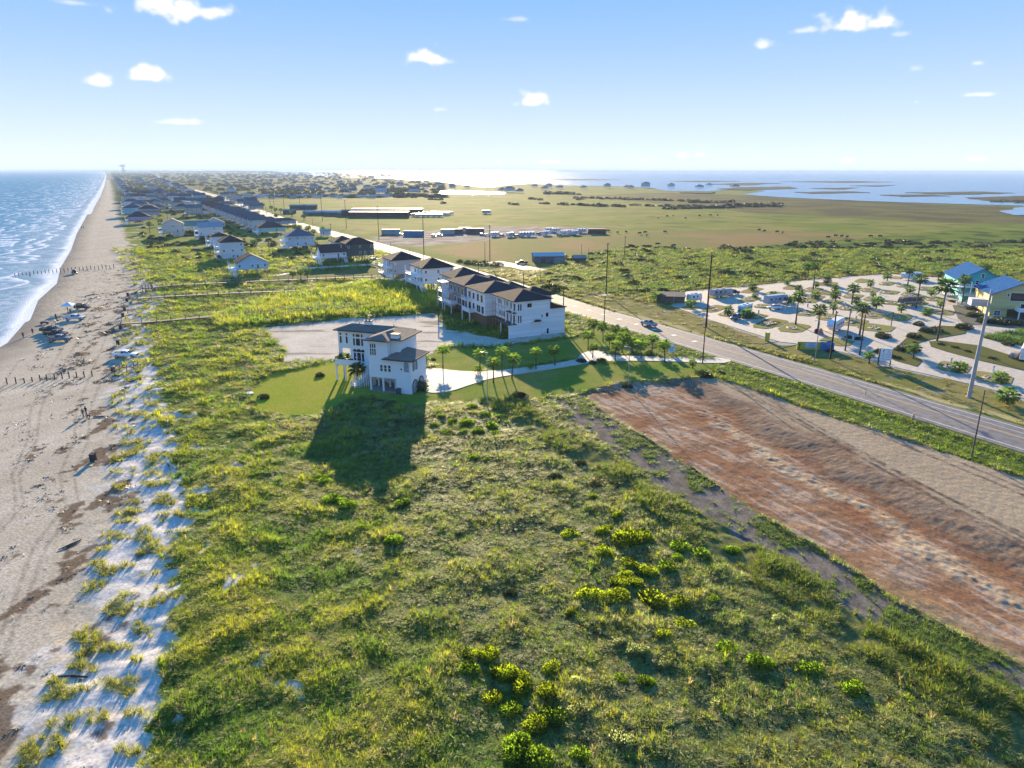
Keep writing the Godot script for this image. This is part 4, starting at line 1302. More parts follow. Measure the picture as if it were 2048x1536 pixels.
# ---------------------------------------------------------------- the white villa
func villa() -> void:
	var white := paint(lin(0.82, 0.81, 0.79), 0.85, "stucco")
	var roofm := paint(lin(0.34, 0.265, 0.215), 0.9, "roof")
	var trim := paint(lin(0.05, 0.035, 0.03), 0.8, "none")
	var shade := paint(lin(0.35, 0.36, 0.38), 0.9, "plain")
	var v := thing("white_villa", "tall white stucco villa with grey-brown hipped roofs alone on its lawn by the dunes", "house", Vector3(-30.1, 0, -144.1), deg_to_rad(-18.1))
	var w := MB.new()
	w.span(Vector3(0, 3.0, -9.5), Vector3(4.5, 10.9, 0))
	w.span(Vector3(4.5, 3.0, -9.5), Vector3(6.6, 10.9, -1.7))
	w.span(Vector3(4.5, 3.001, -1.7), Vector3(9.7, 7.1, 0))
	w.span(Vector3(6.6, 3.002, -7.4), Vector3(9.7, 7.1, -1.7))
	w.span(Vector3(6.2, -0.3, -7.3), Vector3(9.69, 3.0, -0.01))
	w.span(Vector3(0.1, -0.3, -9.4), Vector3(6.2, 3.0, -6.4))
	obj("wall", w, white, v)
	var lw := MB.new()
	lw.span(Vector3(-8.1, 4.0, -11.2), Vector3(0, 10.95, -6.4))
	lw.span(Vector3(-11.0, 7.0, -11.2), Vector3(-8.1, 10.95, -6.4))
	lw.span(Vector3(-11.0, 3.9, -6.75), Vector3(-10.2, 7.0, -6.4))
	lw.span(Vector3(-11.0, 3.9, -11.2), Vector3(-10.65, 7.0, -10.4))
	lw.span(Vector3(-11.0, 3.6, -11.2), Vector3(0, 4.0, -4.4))
	lw.span(Vector3(-11.0, 4.0, -4.6), Vector3(-4.4, 4.9, -4.4))
	lw.span(Vector3(-6.4, -0.3, -11.0), Vector3(0, 3.6, -7.6))
	obj("wing_wall", lw, white, v)
	var r := MB.new()
	hip_roof(r, -11.7, 5.5, -11.9, -5.7, 10.95, 1.0)
	hip_roof(r, -0.7, 7.3, -10.9, -1.0, 10.93, 1.2)
	hip_roof(r, -0.68, 5.2, -7.6, 0.7, 10.91, 0.85)
	hip_roof(r, 3.4, 10.3, -8.1, 0.65, 7.1, 1.6)
	var roof := obj("roof", r, roofm, v)
	var f := MB.new()
	for q in [[-11.74, -5.66, 5.0, 0.06, 11.08], [-0.72, 0.74, 5.96, 0.06, 11.05], [3.36, 0.69, 6.98, 0.06, 7.24]]:
		f.box(Vector3(q[0] + q[2] * 0.5, q[4], q[1]), Vector3(q[2], 0.26, q[3]))
	f.box(Vector3(7.34, 11.05, -6.0), Vector3(0.06, 0.26, 9.9))
	f.box(Vector3(10.34, 7.24, -3.7), Vector3(0.06, 0.26, 8.8))
	f.box(Vector3(-11.74, 11.08, -8.8), Vector3(0.06, 0.26, 6.2))
	f.box(Vector3(-5.0, 11.08, -5.66), Vector3(8.0, 0.26, 0.058))
	obj("fascia", f, trim, v)
	for q in [[-4.6, 11.9, -8.9, 1.5, 1.1], [5.6, 11.1, -1.9, 1.6, 1.3]]:
		var c := MB.new()
		c.box(Vector3(q[0], q[1] + 0.4, q[2]), Vector3(q[3], 1.3, q[4]))
		obj("chimney", c, white, roof)
		var cap := MB.new()
		cap.box(Vector3(q[0], q[1] + 1.12, q[2]), Vector3(q[3] + 0.3, 0.14, q[4] + 0.3))
		cap.box(Vector3(q[0], q[1] + 0.02, q[2] + 0.4), Vector3(q[3] + 0.05, 0.4, q[4] * 0.6))
		obj("chimney_cap", cap, trim, roof)
	for q in [[-7.0, 12.1, -9.2], [1.6, 12.2, -9.0], [6.4, 11.5, -2.6]]:
		var c := MB.new()
		c.cyl(Vector3(q[0], q[1] - 0.6, q[2]), Vector3(q[0], q[1] + 0.35, q[2]), 0.09)
		obj("roof_vent", c, trim, roof)
	# the little dish cluster on the far chimney
	var ds := MB.new()
	for k in 4: ds.ball(Vector3(-5.1 + k * 0.4, 13.25 + 0.12 * (k % 2), -8.9), Vector3(0.26, 0.2, 0.26), 7, 4)
	obj("chimney_pot", ds, paint(lin(0.2, 0.28, 0.33), 0.5), roof)
	# windows of the main block
	for i in 3:
		window(v, Vector3(0.66 + i * 0.5, 9.8, 0.0), 0, 0.44, 1.0)
		window(v, Vector3(0.66 + i * 0.5, 8.5, 0.0), 0, 0.44, 1.5, 1, 2)
		window(v, Vector3(2.95 + i * 0.92, 5.15, 0.0), 0, 0.74, 1.55, 1, 2)
	window(v, Vector3(7.55, 5.25, 0.0), 0, 0.5, 0.5)
	# windows of the left wing
	for x in [-10.3, -8.8]:
		window(v, Vector3(x, 10.15, -6.4), 0, 0.62, 0.6)
		window(v, Vector3(x, 8.9, -6.4), 0, 0.62, 1.7)
	for q in [[-7.0, 0.6], [-6.0, 1.2], [-5.0, 0.6]]:
		window(v, Vector3(q[0], 10.05, -6.4), 0, q[1], 0.8)
		window(v, Vector3(q[0], 8.6, -6.4), 0, q[1], 1.8)
		window(v, Vector3(q[0] + 0.02, 5.2, -6.4), 0, maxf(0.75, q[1] * 0.95), 2.1)
		var a := MB.new()
		var ww := maxf(0.75, q[1] * 0.95)
		arch_fill(a, ww, 0.62 if ww < 1.0 else 0.68, 0.0, 0.06)
		var o := obj("arched_pane", a, glass(), v)
		o.position = Vector3(q[0] + 0.02, 6.35, -6.39)
	# corner balcony: arched openings on both faces of the lower block
	for q in [[Vector3(8.7, 4.75, 0.005), 0.0, 1.1, 2.1, false], [Vector3(9.705, 4.75, -1.9), RIGHT, 1.7, 2.2, true]]:
		var a := MB.new()
		arch_fill(a, q[2], q[3], 0.0, 0.05)
		var o := obj("balcony_arch", a, shade, v)
		o.transform = Transform3D(Basis(Vector3.UP, q[1]), q[0])
		if q[4]:
			var b := MB.new()
			arch(b, q[2] + 0.15, q[3] + 0.1, 0.16, 0.22)
			obj("arch_trim", b, trim, o)
	window(v, Vector3(9.76, 5.6, -1.6), RIGHT, 0.6, 1.4)
	for z in [-1.7, -4.6]:
		var a := MB.new()
		arch_fill(a, 2.3, 2.6, 0.0, 0.05)
		var o := obj("garage_arch", a, shade, v)
		o.transform = Transform3D(Basis(Vector3.UP, RIGHT), Vector3(9.7, 0, z))
		var b := MB.new()
		arch(b, 2.4, 2.7, 0.16, 0.24)
		obj("arch_trim", b, trim, o)
	# posts of the carport and under the wing
	for q in [[0.15, -0.2, 3.0], [3.1, -0.2, 3.0], [0.4, -3.2, 3.0], [3.1, -3.2, 3.0], [1.2, -5.8, 3.0], [4.9, -2.2, 3.0], [-10.8, -4.6, 3.6], [-8.6, -4.6, 3.6], [-10.8, -8.0, 3.6], [-6.4, -4.6, 3.6], [-10.8, -11.0, 3.6], [-4.4, -5.0, 3.6]]:
		var p := MB.new()
		p.span(Vector3(q[0] - 0.17, -0.4, q[1] - 0.17), Vector3(q[0] + 0.17, q[2], q[1] + 0.17))
		obj("post", p, white, v)
	var fl := MB.new()
	fl.span(Vector3(-0.4, -0.3, -6.4), Vector3(6.2, 0.1, 0.35))
	obj("carport_floor", fl, paint(lin(0.30, 0.27, 0.24)), v)
	var st := MB.new()      # the white curved stair up to the balcony, on arched walls
	for i in 13:
		var a: float = i / 12.0
		var p: Vector3 = Vector3(-4.4 + sin(a * 1.9) * 2.6, 0.3 + a * 3.6, -1.0 - a * 3.6)
		st.box(p, Vector3(1.5, 0.12, 0.7), Basis(Vector3.UP, a * 0.9))
		st.box(Vector3(p.x - 0.75, p.y * 0.5 + 0.4, p.z), Vector3(0.14, p.y + 1.0, 0.5), Basis(Vector3.UP, a * 0.9))
		st.box(Vector3(p.x + 0.75, p.y * 0.5 + 0.4, p.z), Vector3(0.14, p.y + 1.0, 0.5), Basis(Vector3.UP, a * 0.9))
	obj("outside_stair", st, white, v)
	var rl := MB.new()
	railing(rl, Vector3(-10.9, 4.9, -4.5), Vector3(-8.2, 4.9, -4.5), 0.35, 0.8)
	rl.box(Vector3(-7.0, 5.05, -4.5), Vector3(1.2, 0.25, 0.25)); rl.box(Vector3(-9.6, 5.1, -4.5), Vector3(1.8, 0.3, 0.25))
	obj("balcony_rail", rl, trim, v)
	var lamp := MB.new()
	lamp.ball(Vector3(-6.2, 5.3, -5.6), Vector3(0.22, 0.22, 0.22))
	obj("globe_ornament", lamp, paint(lin(0.85, 0.85, 0.85), 0.3, "none"), v)
	var bin_ := MB.new()
	bin_.box(Vector3(6.9, 0.55, 0.45), Vector3(0.7, 1.1, 0.7)); bin_.box(Vector3(6.9, 1.13, 0.42), Vector3(0.78, 0.1, 0.8))
	bin_.cyl(Vector3(6.6, 0.12, 0.12), Vector3(7.2, 0.12, 0.12), 0.12)
	var bn := thing("wheelie_bin", "dark wheeled rubbish bin standing against the villa's front wall", "bin", Vector3(-30.1, 0, -144.1), deg_to_rad(-18.1))
	obj("body", bin_, paint(lin(0.05, 0.06, 0.07), 0.6), bn)

# ---------------------------------------------------------------- the row of tall townhouses
func townhouses() -> void:
	var at := Vector3(-0.8, 0, -191.7)
	var turn := 0.464
	var white := paint(lin(0.78, 0.79, 0.80), 0.8, "siding")
	var roofm := paint(lin(0.075, 0.062, 0.068), 0.9, "roof")
	var fr := Color(0.93, 0.93, 0.93)
	var dk := Color(0.07, 0.08, 0.10)
	# 1: the nearest, white, wrapped in pale sheathing
	var t := thing("townhouse", "nearest white townhouse of the row, with a low wing towards the highway", "house", at, turn, "tall townhouses by the highway")
	var w := MB.new()
	w.span(Vector3(2.4, 3.9, -13.4), Vector3(12.9, 10.2, 0))
	w.span(Vector3(12.9, 3.9, -6.5), Vector3(17.8, 7.4, 0))
	w.span(Vector3(12.9, 3.901, -13.4), Vector3(17.0, 10.2, -6.5))
	w.span(Vector3(0.0, -0.4, -0.25), Vector3(17.79, 3.9, -0.002))
	w.span(Vector3(6.0, -0.4, -13.3), Vector3(17.6, 3.9, -0.25))
	obj("wall", w, white, t)
	var dkf := MB.new()
	dkf.span(Vector3(-0.15, 3.7, -6.0), Vector3(2.4, 3.95, 0.05))
	dkf.span(Vector3(1.0, 6.85, -4.6), Vector3(2.4, 7.0, -0.1))
	obj("deck", dkf, paint(lin(0.16, 0.13, 0.115), 0.9, "wood"), t)
	for q in [[0.0, -5.3, 3.7], [0.0, -0.15, 3.7], [1.1, -0.3, 10.2], [1.1, -4.4, 10.2]]:
		var p := MB.new()
		p.span(Vector3(q[0] - 0.1, -0.2 if q[2] < 5.0 else 3.95, q[1] - 0.1), Vector3(q[0] + 0.1, q[2], q[1] + 0.1))
		obj("post", p, paint(fr, 0.6), t)
	var r := MB.new()
	hip_roof(r, 1.0, 13.5, -14.0, 0.6, 10.2, 2.1)
	hip_roof(r, 8.0, 17.6, -14.0, -5.2, 10.18, 1.9)
	r.loft([[Vector3(12.93, 7.41, 0.3), Vector3(18.2, 7.41, 0.3), Vector3(18.2, 7.6, 0.3), Vector3(12.93, 9.0, 0.3)], [Vector3(12.93, 7.41, -6.4), Vector3(18.2, 7.41, -6.4), Vector3(18.2, 7.6, -6.4), Vector3(12.93, 9.0, -6.4)]])
	obj("roof", r, roofm, t)
	window(t, Vector3(6.3, 8.85, 0.0), 0, 1.6, 1.35, 1, 1, fr, dk)
	window(t, Vector3(11.9, 5.75, 0.0), 0, 1.0, 1.35, 1, 1, fr, dk)
	window(t, Vector3(10.3, 5.55, 0.0), 0, 0.5, 0.95, 1, 1, fr, dk)
	window(t, Vector3(12.2, 1.05, 0.0), 0, 0.85, 1.7, 1, 1, fr, dk, "door")
	for x in [2.9, 3.6]:
		window(t, Vector3(x, 8.5, 0.0), 0, 0.55, 2.0, 1, 1, fr, dk)
		window(t, Vector3(x, 5.2, 0.0), 0, 0.55, 2.2, 1, 1, fr, dk)
	for q in [[-1.4, 8.4, 1.3, 2.2], [-3.3, 8.5, 1.3, 2.0], [-1.6, 5.1, 1.3, 2.2], [-3.4, 5.1, 1.1, 2.2], [-5.7, 5.1, 1.0, 2.2], [-5.7, 8.7, 0.7, 1.6], [-6.6, 8.7, 0.7, 1.6], [-7.5, 8.7, 0.7, 1.6], [-10.0, 8.7, 0.7, 1.6], [-10.9, 8.7, 0.7, 1.6], [-11.8, 8.7, 0.7, 1.6], [-8.0, 5.4, 1.0, 1.7], [-9.3, 5.4, 1.0, 1.7], [-10.6, 5.4, 1.0, 1.7]]:
		window(t, Vector3(2.4, q[1], q[0]), LEFT, q[2], q[3], 1, 1, fr, dk)
	var planter := MB.new()
	planter.box(Vector3(8.7, 4.02, 0.35), Vector3(3.6, 0.16, 0.7))
	obj("ledge", planter, paint(fr, 0.7), t)
	var sc := MB.new()     # builders' scaffold on the seaward wall
	for i in 5:
		var z := -5.2 - i * 2.0
		sc.bar(Vector3(1.2, 0, z), Vector3(1.2, 9.4, z), 0.06)
		for y in [3.4, 5.6, 7.8]: sc.bar(Vector3(1.2, y, z), Vector3(2.4, y, z), 0.05)
	for y in [3.4, 5.6, 7.8]: sc.bar(Vector3(1.2, y, -5.2), Vector3(1.2, y, -13.2), 0.06)
	var scf := thing("scaffold", "thin steel scaffold standing against the seaward wall of the nearest townhouse", "scaffold", at, turn)
	obj("frame", sc, paint(lin(0.25, 0.27, 0.3), 0.5, "none", 0.6), scf)
	var pb := bush("planter_bush", at + Vector3(8.7, 0, 0.4).rotated(Vector3.UP, turn), 0.6, 0.9, Color(0.08, 0.07, 0.05), "dry brown planter bush on the ledge of the nearest townhouse's side wall", "")
	pb.position.y = 4.1
	pb.scale = Vector3(1.5, 1.0, 0.5)
	pb.rotation.y = turn
	# 2: white above a bare brown ground floor
	var t2 := thing("townhouse", "second townhouse in the row, white upper floors above a bare brown unfinished ground floor", "house", at, turn, "tall townhouses by the highway")
	w = MB.new()
	w.span(Vector3(0, 3.5, -29.4), Vector3(13, 10.3, -15.9))
	obj("wall", w, paint(lin(0.80, 0.80, 0.80), 0.8, "siding"), t2)
	w = MB.new()
	w.span(Vector3(0.4, -0.3, -29.0), Vector3(12.6, 3.5, -16.05))
	obj("ground_floor_wall", w, paint(lin(0.20, 0.135, 0.07), 0.9, "wood"), t2)
	r = MB.new()
	hip_roof(r, -0.7, 13.6, -30.0, -15.4, 10.3, 2.2)
	hip_roof(r, 8.0, 15.5, -27.0, -18.5, 10.28, 1.7)
	obj("roof", r, paint(lin(0.085, 0.072, 0.078), 0.9, "roof"), t2)
	town_front(t2, -15.9, -29.4, fr, dk)
	# 3: grey-violet
	var t3 := thing("townhouse", "third townhouse in the row with violet-grey walls and stacked balconies", "house", at, turn, "tall townhouses by the highway")
	w = MB.new()
	w.span(Vector3(0, 3.5, -44.4), Vector3(13, 10.3, -30.7))
	obj("wall", w, paint(lin(0.235, 0.215, 0.26), 0.85, "siding"), t3)
	w = MB.new()
	w.span(Vector3(2.0, -0.3, -44.0), Vector3(12.6, 3.5, -31.0))
	obj("ground_floor_wall", w, paint(lin(0.12, 0.10, 0.09), 0.9, "wood"), t3)
	r = MB.new()
	hip_roof(r, -0.7, 13.6, -45.0, -30.2, 10.3, 2.2)
	hip_roof(r, 8.0, 15.5, -42.0, -33.0, 10.28, 1.7)
	obj("roof", r, paint(lin(0.08, 0.07, 0.078), 0.9, "roof"), t3)
	town_front(t3, -30.7, -44.4, Color(0.86, 0.86, 0.88), dk)
	# 4: the furthest
	var t4 := thing("townhouse", "farthest townhouse of the row, pale with a dark pyramid roof and a projecting balcony tower", "house", at, turn, "tall townhouses by the highway")
	w = MB.new()
	w.span(Vector3(2.8, -0.3, -57.5), Vector3(14, 10.3, -45.6))
	obj("wall", w, paint(lin(0.62, 0.64, 0.68), 0.85, "siding"), t4)
	r = MB.new()
	hip_roof(r, 2.0, 14.8, -58.2, -45.2, 10.3, 2.8)
	obj("roof", r, paint(lin(0.08, 0.075, 0.085), 0.9, "roof"), t4)
	for k in 3:
		var d := MB.new()
		d.span(Vector3(-2.0, 3.2 + k * 3.1, -50.0), Vector3(2.8, 3.4 + k * 3.1, -45.7))
		obj("balcony", d, paint(fr, 0.7), t4)
		if k < 2:
			var rl := MB.new()
			railing(rl, Vector3(-1.9, 3.4 + k * 3.1, -45.8), Vector3(2.7, 3.4 + k * 3.1, -45.8), 1.0, 1.0)
			railing(rl, Vector3(-1.9, 3.4 + k * 3.1, -49.9), Vector3(-1.9, 3.4 + k * 3.1, -45.8), 1.0, 1.0)
			obj("balcony_rail", rl, paint(lin(0.3, 0.32, 0.36), 0.6, "none"), t4)
			window(t4, Vector3(2.8, 5.0 + k * 3.1, -47.8), LEFT, 2.2, 2.2, 2, 1, fr, dk)
			window(t4, Vector3(2.8, 5.0 + k * 3.1, -53.0), LEFT, 1.6, 1.8, 2, 1, fr, dk)
	for q in [[-1.8, -45.9], [-1.8, -49.8], [2.5, -45.9]]:
		var p := MB.new()
		p.span(Vector3(q[0] - 0.14, -0.3, q[1] - 0.14), Vector3(q[0] + 0.14, 9.4, q[1] + 0.14))
		obj("post", p, paint(fr, 0.6), t4)
func town_front(t: Node3D, z0: float, z1: float, fr: Color, dk: Color) -> void:
	for q in [[2.2, 8.3, 1.7, 2.3], [5.0, 8.3, 1.7, 2.3], [1.6, 5.0, 1.9, 2.3], [4.6, 5.0, 2.9, 2.3], [11.2, 8.3, 2.0, 2.2], [11.2, 5.0, 2.0, 2.2], [8.2, 8.3, 1.6, 2.0], [8.2, 5.2, 1.6, 2.0]]:
		window(t, Vector3(0.0, q[1], z0 - q[0]), LEFT, q[2], q[3], 1 if q[2] < 2.5 else 2, 1, fr, dk)
	for q in [[3.7, z0 - 7.0, z0 - 13.0], [7.0, z0 - 9.5, z0 - 13.3]]:
		var d := MB.new()
		d.span(Vector3(-2.1, q[0] - 0.25, q[2]), Vector3(0.0, q[0], q[1]))
		obj("balcony", d, paint(fr, 0.7), t)
		var rl := MB.new()
		railing(rl, Vector3(-2.0, q[0], q[2] + 0.1), Vector3(-2.0, q[0], q[1] - 0.1), 1.0, 1.2, q[0] < 5.0)
		railing(rl, Vector3(-2.0, q[0], q[1] - 0.1), Vector3(0.0, q[0], q[1] - 0.1), 1.0, 1.0, q[0] < 5.0)
		obj("balcony_rail", rl, paint(lin(0.66, 0.68, 0.72), 0.6, "none"), t)
	for z in [z0 - 7.1, z0 - 12.9]:
		var p := MB.new()
		p.span(Vector3(-2.05, -0.3, z - 0.12), Vector3(-1.8, 3.45, z + 0.12))
		obj("post", p, paint(fr, 0.6), t)

# ---------------------------------------------------------------- stilt houses of the beach village
# o: at, w, d, stilt, storeys, roof ("hip", "gable", "gable_z"), wall, roofc, and what it has: deck (sea side), fine (near enough for rails and window frames)
func beach_house(label: String, group: String, o: Dictionary) -> Node3D:
	var at: Vector3 = o.at
	var w: float = o.w
	var d: float = o.d
	var s: float = o.get("stilt", 2.6)
	var n: int = o.get("storeys", 1)
	var fine: bool = o.get("fine", false)
	var h := s + n * 2.9
	var rise_: float = o.get("rise", minf(w, d) * 0.24)
	var kind: String = o.get("roof", "hip")
	var t := thing(o.get("name", "beach_house"), label, "house", at, o.get("turn", GRID_TURN), group)
	var wallm := paint(o.wall, 0.8, "siding")
	var trim := paint(Color(0.92, 0.92, 0.92), 0.7, "none")
	var x := w * 0.5
	var wall := MB.new()
	wall.span(Vector3(-x, s, -d), Vector3(x, h, 0))
	if kind == "gable_z": gable_end(wall, -x, x, -d, 0, h, rise_, true)
	if kind == "gable": gable_end(wall, -x, x, -d, 0, h, rise_, false)
	if o.get("closed", 0.0) > 0.0: wall.span(Vector3(x - w * o.closed, -0.2, -d + 0.3), Vector3(x - 0.3, s, -0.3))
	obj("wall", wall, wallm, t)
	var roof := MB.new()
	if kind == "hip": hip_roof(roof, -x - 0.6, x + 0.6, -d - 0.6, 0.6, h, rise_)
	elif kind == "gable_z": gable_roof(roof, -x - 0.5, x + 0.5, -d - 0.5, 0.5, h - 0.25, rise_ + 0.25, true)
	else: gable_roof(roof, -x - 0.5, x + 0.5, -d - 0.5, 0.5, h - 0.25, rise_ + 0.25, false)
	obj("roof", roof, paint(o.roofc, 0.85, "roof"), t)
	if s > 0.5:
		for i in 4:
			for j in (3 if fine else 2):
				var p := MB.new()
				var px := lerpf(-x + 0.3, x - 0.3, i / 3.0)
				var pz: float = lerpf(-0.3, -d + 0.3, j / (2.0 if fine else 1.0))
				p.span(Vector3(px - 0.15, -0.6, pz - 0.15), Vector3(px + 0.15, s, pz + 0.15))
				obj("piling", p, paint(o.get("pile", Color(0.75, 0.73, 0.70)), 0.9, "wood"), t)
	var k: int = maxi(2, int(w / 3.6))
	for f in n:
		var y := s + 1.55 + f * 2.9
		for i in k:
			if rng.randf() < 0.75: window(t, Vector3(lerpf(-x + 1.2, x - 1.2, i / maxf(1.0, k - 1.0)), y, 0), 0, 1.0, 1.2, 1, 2 if fine else 1)
		for i in maxi(2, int(d / 4.0)):
			window(t, Vector3(-x, y - 0.1, -1.5 - i * 3.4), LEFT, 1.7 if i % 2 == 0 else 1.1, 1.7, 2, 1)
	if o.get("deck", true):
		for f in n:
			var y := s + f * 2.9
			var dk := MB.new()
			dk.span(Vector3(-x - 2.6, y - 0.22, -d), Vector3(-x, y, 0.0))
			obj("deck", dk, trim, t)
			var rl := MB.new()
			var a := Vector3(-x - 2.5, y, -0.1)
			railing(rl, a, Vector3(-x - 2.5, y, -d + 0.1), 1.0, 1.5 if fine else 3.0)
			railing(rl, a, Vector3(-x, y, -0.1), 1.0, 1.3)
			obj("railing", rl, trim, t)
		var pp := MB.new()
		for z in [-0.2, -d * 0.5, -d + 0.2]:
			pp.span(Vector3(-x - 2.55, -0.6, z - 0.1), Vector3(-x - 2.35, h if n > 1 or fine else s, z + 0.1))
		obj("deck_posts", pp, trim, t)
	if fine:
		var st := MB.new()
		stair(st, Vector3(-x - 1.3, 0, 5.0), Vector3(-x - 1.3, s, 0.2), 1.1)
		obj("stair", st, trim, t)
		window(t, Vector3(x * 0.35, s + 1.1, 0), 0, 0.95, 2.1, 1, 1, Color(0.9, 0.9, 0.9), Color(0.35, 0.36, 0.38), "door")
	return t
func wh(k := 0.78) -> Color: return lin(k, k, k * 1.02)
func beach_houses() -> void:
	var dark := lin(0.06, 0.055, 0.06)
	# the ones that can be told apart
	beach_house("pale blue stilt house with a dark roof at the seaward corner of the village", "", {at = spot(507, 552), w = 13.0, d = 11.0, roof = "gable_z", stilt = 3.0, storeys = 1, wall = lin(0.46, 0.66, 0.80), roofc = lin(0.05, 0.055, 0.065), fine = true, rise = 3.4})
	beach_house("tall white three-storey house with a dark hipped roof behind the pale blue house", "", {at = spot(468, 520), w = 11.0, d = 13.0, stilt = 0.4, storeys = 3, wall = wh(0.72), roofc = dark, fine = true, rise = 3.0})
	beach_house("cream gabled house standing alone on the green dune field nearest the beach", "", {at = spot(349, 473), w = 14.0, d = 11.0, roof = "gable_z", stilt = 2.6, storeys = 2, wall = lin(0.60, 0.57, 0.52), roofc = lin(0.42, 0.38, 0.36), fine = true, rise = 3.6, closed = 0.55})
	beach_house("lavender house with a dark hipped roof beside the beach", "", {at = spot(279, 448), w = 16.0, d = 13.0, stilt = 3.2, storeys = 1, wall = lin(0.42, 0.33, 0.62), roofc = dark, fine = true, rise = 4.0})
	beach_house("turquoise house close behind the lavender one", "", {at = spot(268, 434), w = 16.0, d = 14.0, stilt = 3.0, storeys = 2, wall = lin(0.25, 0.52, 0.60), roofc = lin(0.06, 0.13, 0.17), rise = 3.6})
	beach_house("pale house with a blue-grey roof behind the turquoise house", "", {at = spot(282, 424), w = 17.0, d = 13.0, stilt = 3.0, storeys = 2, wall = lin(0.5, 0.58, 0.62), roofc = lin(0.08, 0.17, 0.24), rise = 3.4})
	beach_house("mint green roofed house left of the white houses", "", {at = spot(396, 466), w = 17.0, d = 12.0, roof = "gable", stilt = 2.6, storeys = 1, wall = lin(0.50, 0.66, 0.58), roofc = lin(0.20, 0.36, 0.29), fine = true})
	beach_house("white house with a pale lilac roof in front of the mint roof", "", {at = spot(424, 478), w = 15.0, d = 11.0, roof = "gable", stilt = 2.4, storeys = 2, wall = wh(0.74), roofc = lin(0.46, 0.50, 0.60), fine = true, rise = 2.4})
	beach_house("white two-tier house with dark roofs left of the tall white one", "", {at = spot(443, 496), w = 10.0, d = 12.0, stilt = 1.0, storeys = 2, wall = wh(0.76), roofc = dark, fine = true, rise = 2.0})
	beach_house("white house with a sage gabled roof beside the row of grey condos", "", {at = spot(432, 460), w = 14.0, d = 12.0, roof = "gable_z", stilt = 2.6, storeys = 1, wall = lin(0.55, 0.60, 0.58), roofc = lin(0.30, 0.36, 0.36), rise = 3.4})
	beach_house("white house with a brown-black roof in front of the red roofs", "", {at = spot(397, 433), w = 19.0, d = 13.0, stilt = 2.8, storeys = 1, wall = wh(0.74), roofc = lin(0.07, 0.065, 0.06), rise = 3.4})
	beach_house("flat white two-storey house on the seaward edge of the village lawn", "", {at = spot(368, 420), w = 17.0, d = 12.0, roof = "hip", stilt = 2.8, storeys = 2, wall = wh(0.78), roofc = lin(0.5, 0.55, 0.58), rise = 1.4})
	beach_house("long house with a brick-brown roof in the middle of the village", "", {at = spot(345, 393), w = 24.0, d = 20.0, stilt = 0.6, storeys = 1, wall = lin(0.55, 0.5, 0.5), roofc = lin(0.24, 0.15, 0.14), deck = false, rise = 5.0})
	beach_house("long house with a slate roof beside the brick-brown roof", "", {at = spot(361, 392), w = 18.0, d = 20.0, stilt = 0.6, storeys = 1, wall = lin(0.6, 0.6, 0.62), roofc = lin(0.16, 0.16, 0.19), deck = false, rise = 5.0})
	beach_house("grey barn-like house with a black roof near the beach", "", {at = spot(292, 394), w = 26.0, d = 15.0, roof = "gable", stilt = 0.6, storeys = 2, wall = lin(0.36, 0.42, 0.50), roofc = lin(0.04, 0.05, 0.06), deck = false})
	beach_house("aqua house under a dark red-brown roof beside the highway", "", {at = spot(545, 468), w = 19.0, d = 14.0, stilt = 1.6, storeys = 1, wall = lin(0.40, 0.70, 0.64), roofc = lin(0.15, 0.09, 0.085), rise = 3.6, fine = true})
	beach_house("house with a violet-grey roof close behind the aqua house", "", {at = spot(541, 455), w = 17.0, d = 12.0, stilt = 1.6, storeys = 1, wall = lin(0.5, 0.5, 0.52), roofc = lin(0.17, 0.15, 0.18), rise = 3.6})
	beach_house("house with a dark flat roof right of the violet-grey roof", "", {at = spot(568, 452), w = 20.0, d = 10.0, stilt = 1.6, storeys = 1, wall = lin(0.5, 0.5, 0.52), roofc = lin(0.09, 0.10, 0.12), rise = 1.6})
	beach_house("pale blue house with a broad slate-blue roof in the trees by the highway", "", {at = spot(604, 500), w = 15.0, d = 13.0, stilt = 2.2, storeys = 2, wall = lin(0.52, 0.62, 0.72), roofc = lin(0.16, 0.19, 0.26), rise = 3.4, fine = true, pile = lin(0.2, 0.15, 0.11)})
	beach_house("small white stilt house with red-brown roof patches beside the long white fence", "", {at = spot(669, 528), w = 12.5, d = 10.0, roof = "gable", stilt = 3.0, storeys = 1, wall = wh(0.78), roofc = lin(0.13, 0.075, 0.07), fine = true, rise = 3.2})
	beach_house("dark green stilt house with white balconies beside the small white house", "", {at = spot(722, 524), w = 14.0, d = 11.0, stilt = 3.2, storeys = 2, wall = lin(0.075, 0.095, 0.085), roofc = lin(0.075, 0.055, 0.055), fine = true, rise = 2.6})
	beach_house("cream house with a brown roof half hidden behind the dark green house", "", {at = spot(693, 517), w = 11.0, d = 12.0, stilt = 2.8, storeys = 2, wall = lin(0.55, 0.58, 0.46), roofc = lin(0.08, 0.065, 0.06), rise = 2.6})
	beach_house("grey two-storey stilt house with stepped dark roofs and deck left of the white one", "", {at = spot(815, 562), w = 12.5, d = 13.0, stilt = 3.0, storeys = 2, wall = lin(0.42, 0.44, 0.48), roofc = lin(0.055, 0.05, 0.055), fine = true, rise = 2.8, closed = 0.6})
	beach_house("white two-storey stilt house with a dark hipped roof just behind the townhouses", "", {at = spot(878, 584), w = 12.5, d = 13.5, stilt = 3.4, storeys = 2, wall = wh(0.78), roofc = lin(0.055, 0.048, 0.052), fine = true, rise = 3.0})
	beach_house("small white booth standing beside the highway beyond the dark green house", "", {at = spot(653, 474), w = 6.0, d = 5.0, roof = "gable", stilt = 1.2, storeys = 1, wall = wh(0.72), roofc = lin(0.6, 0.6, 0.6), deck = false, rise = 1.0})
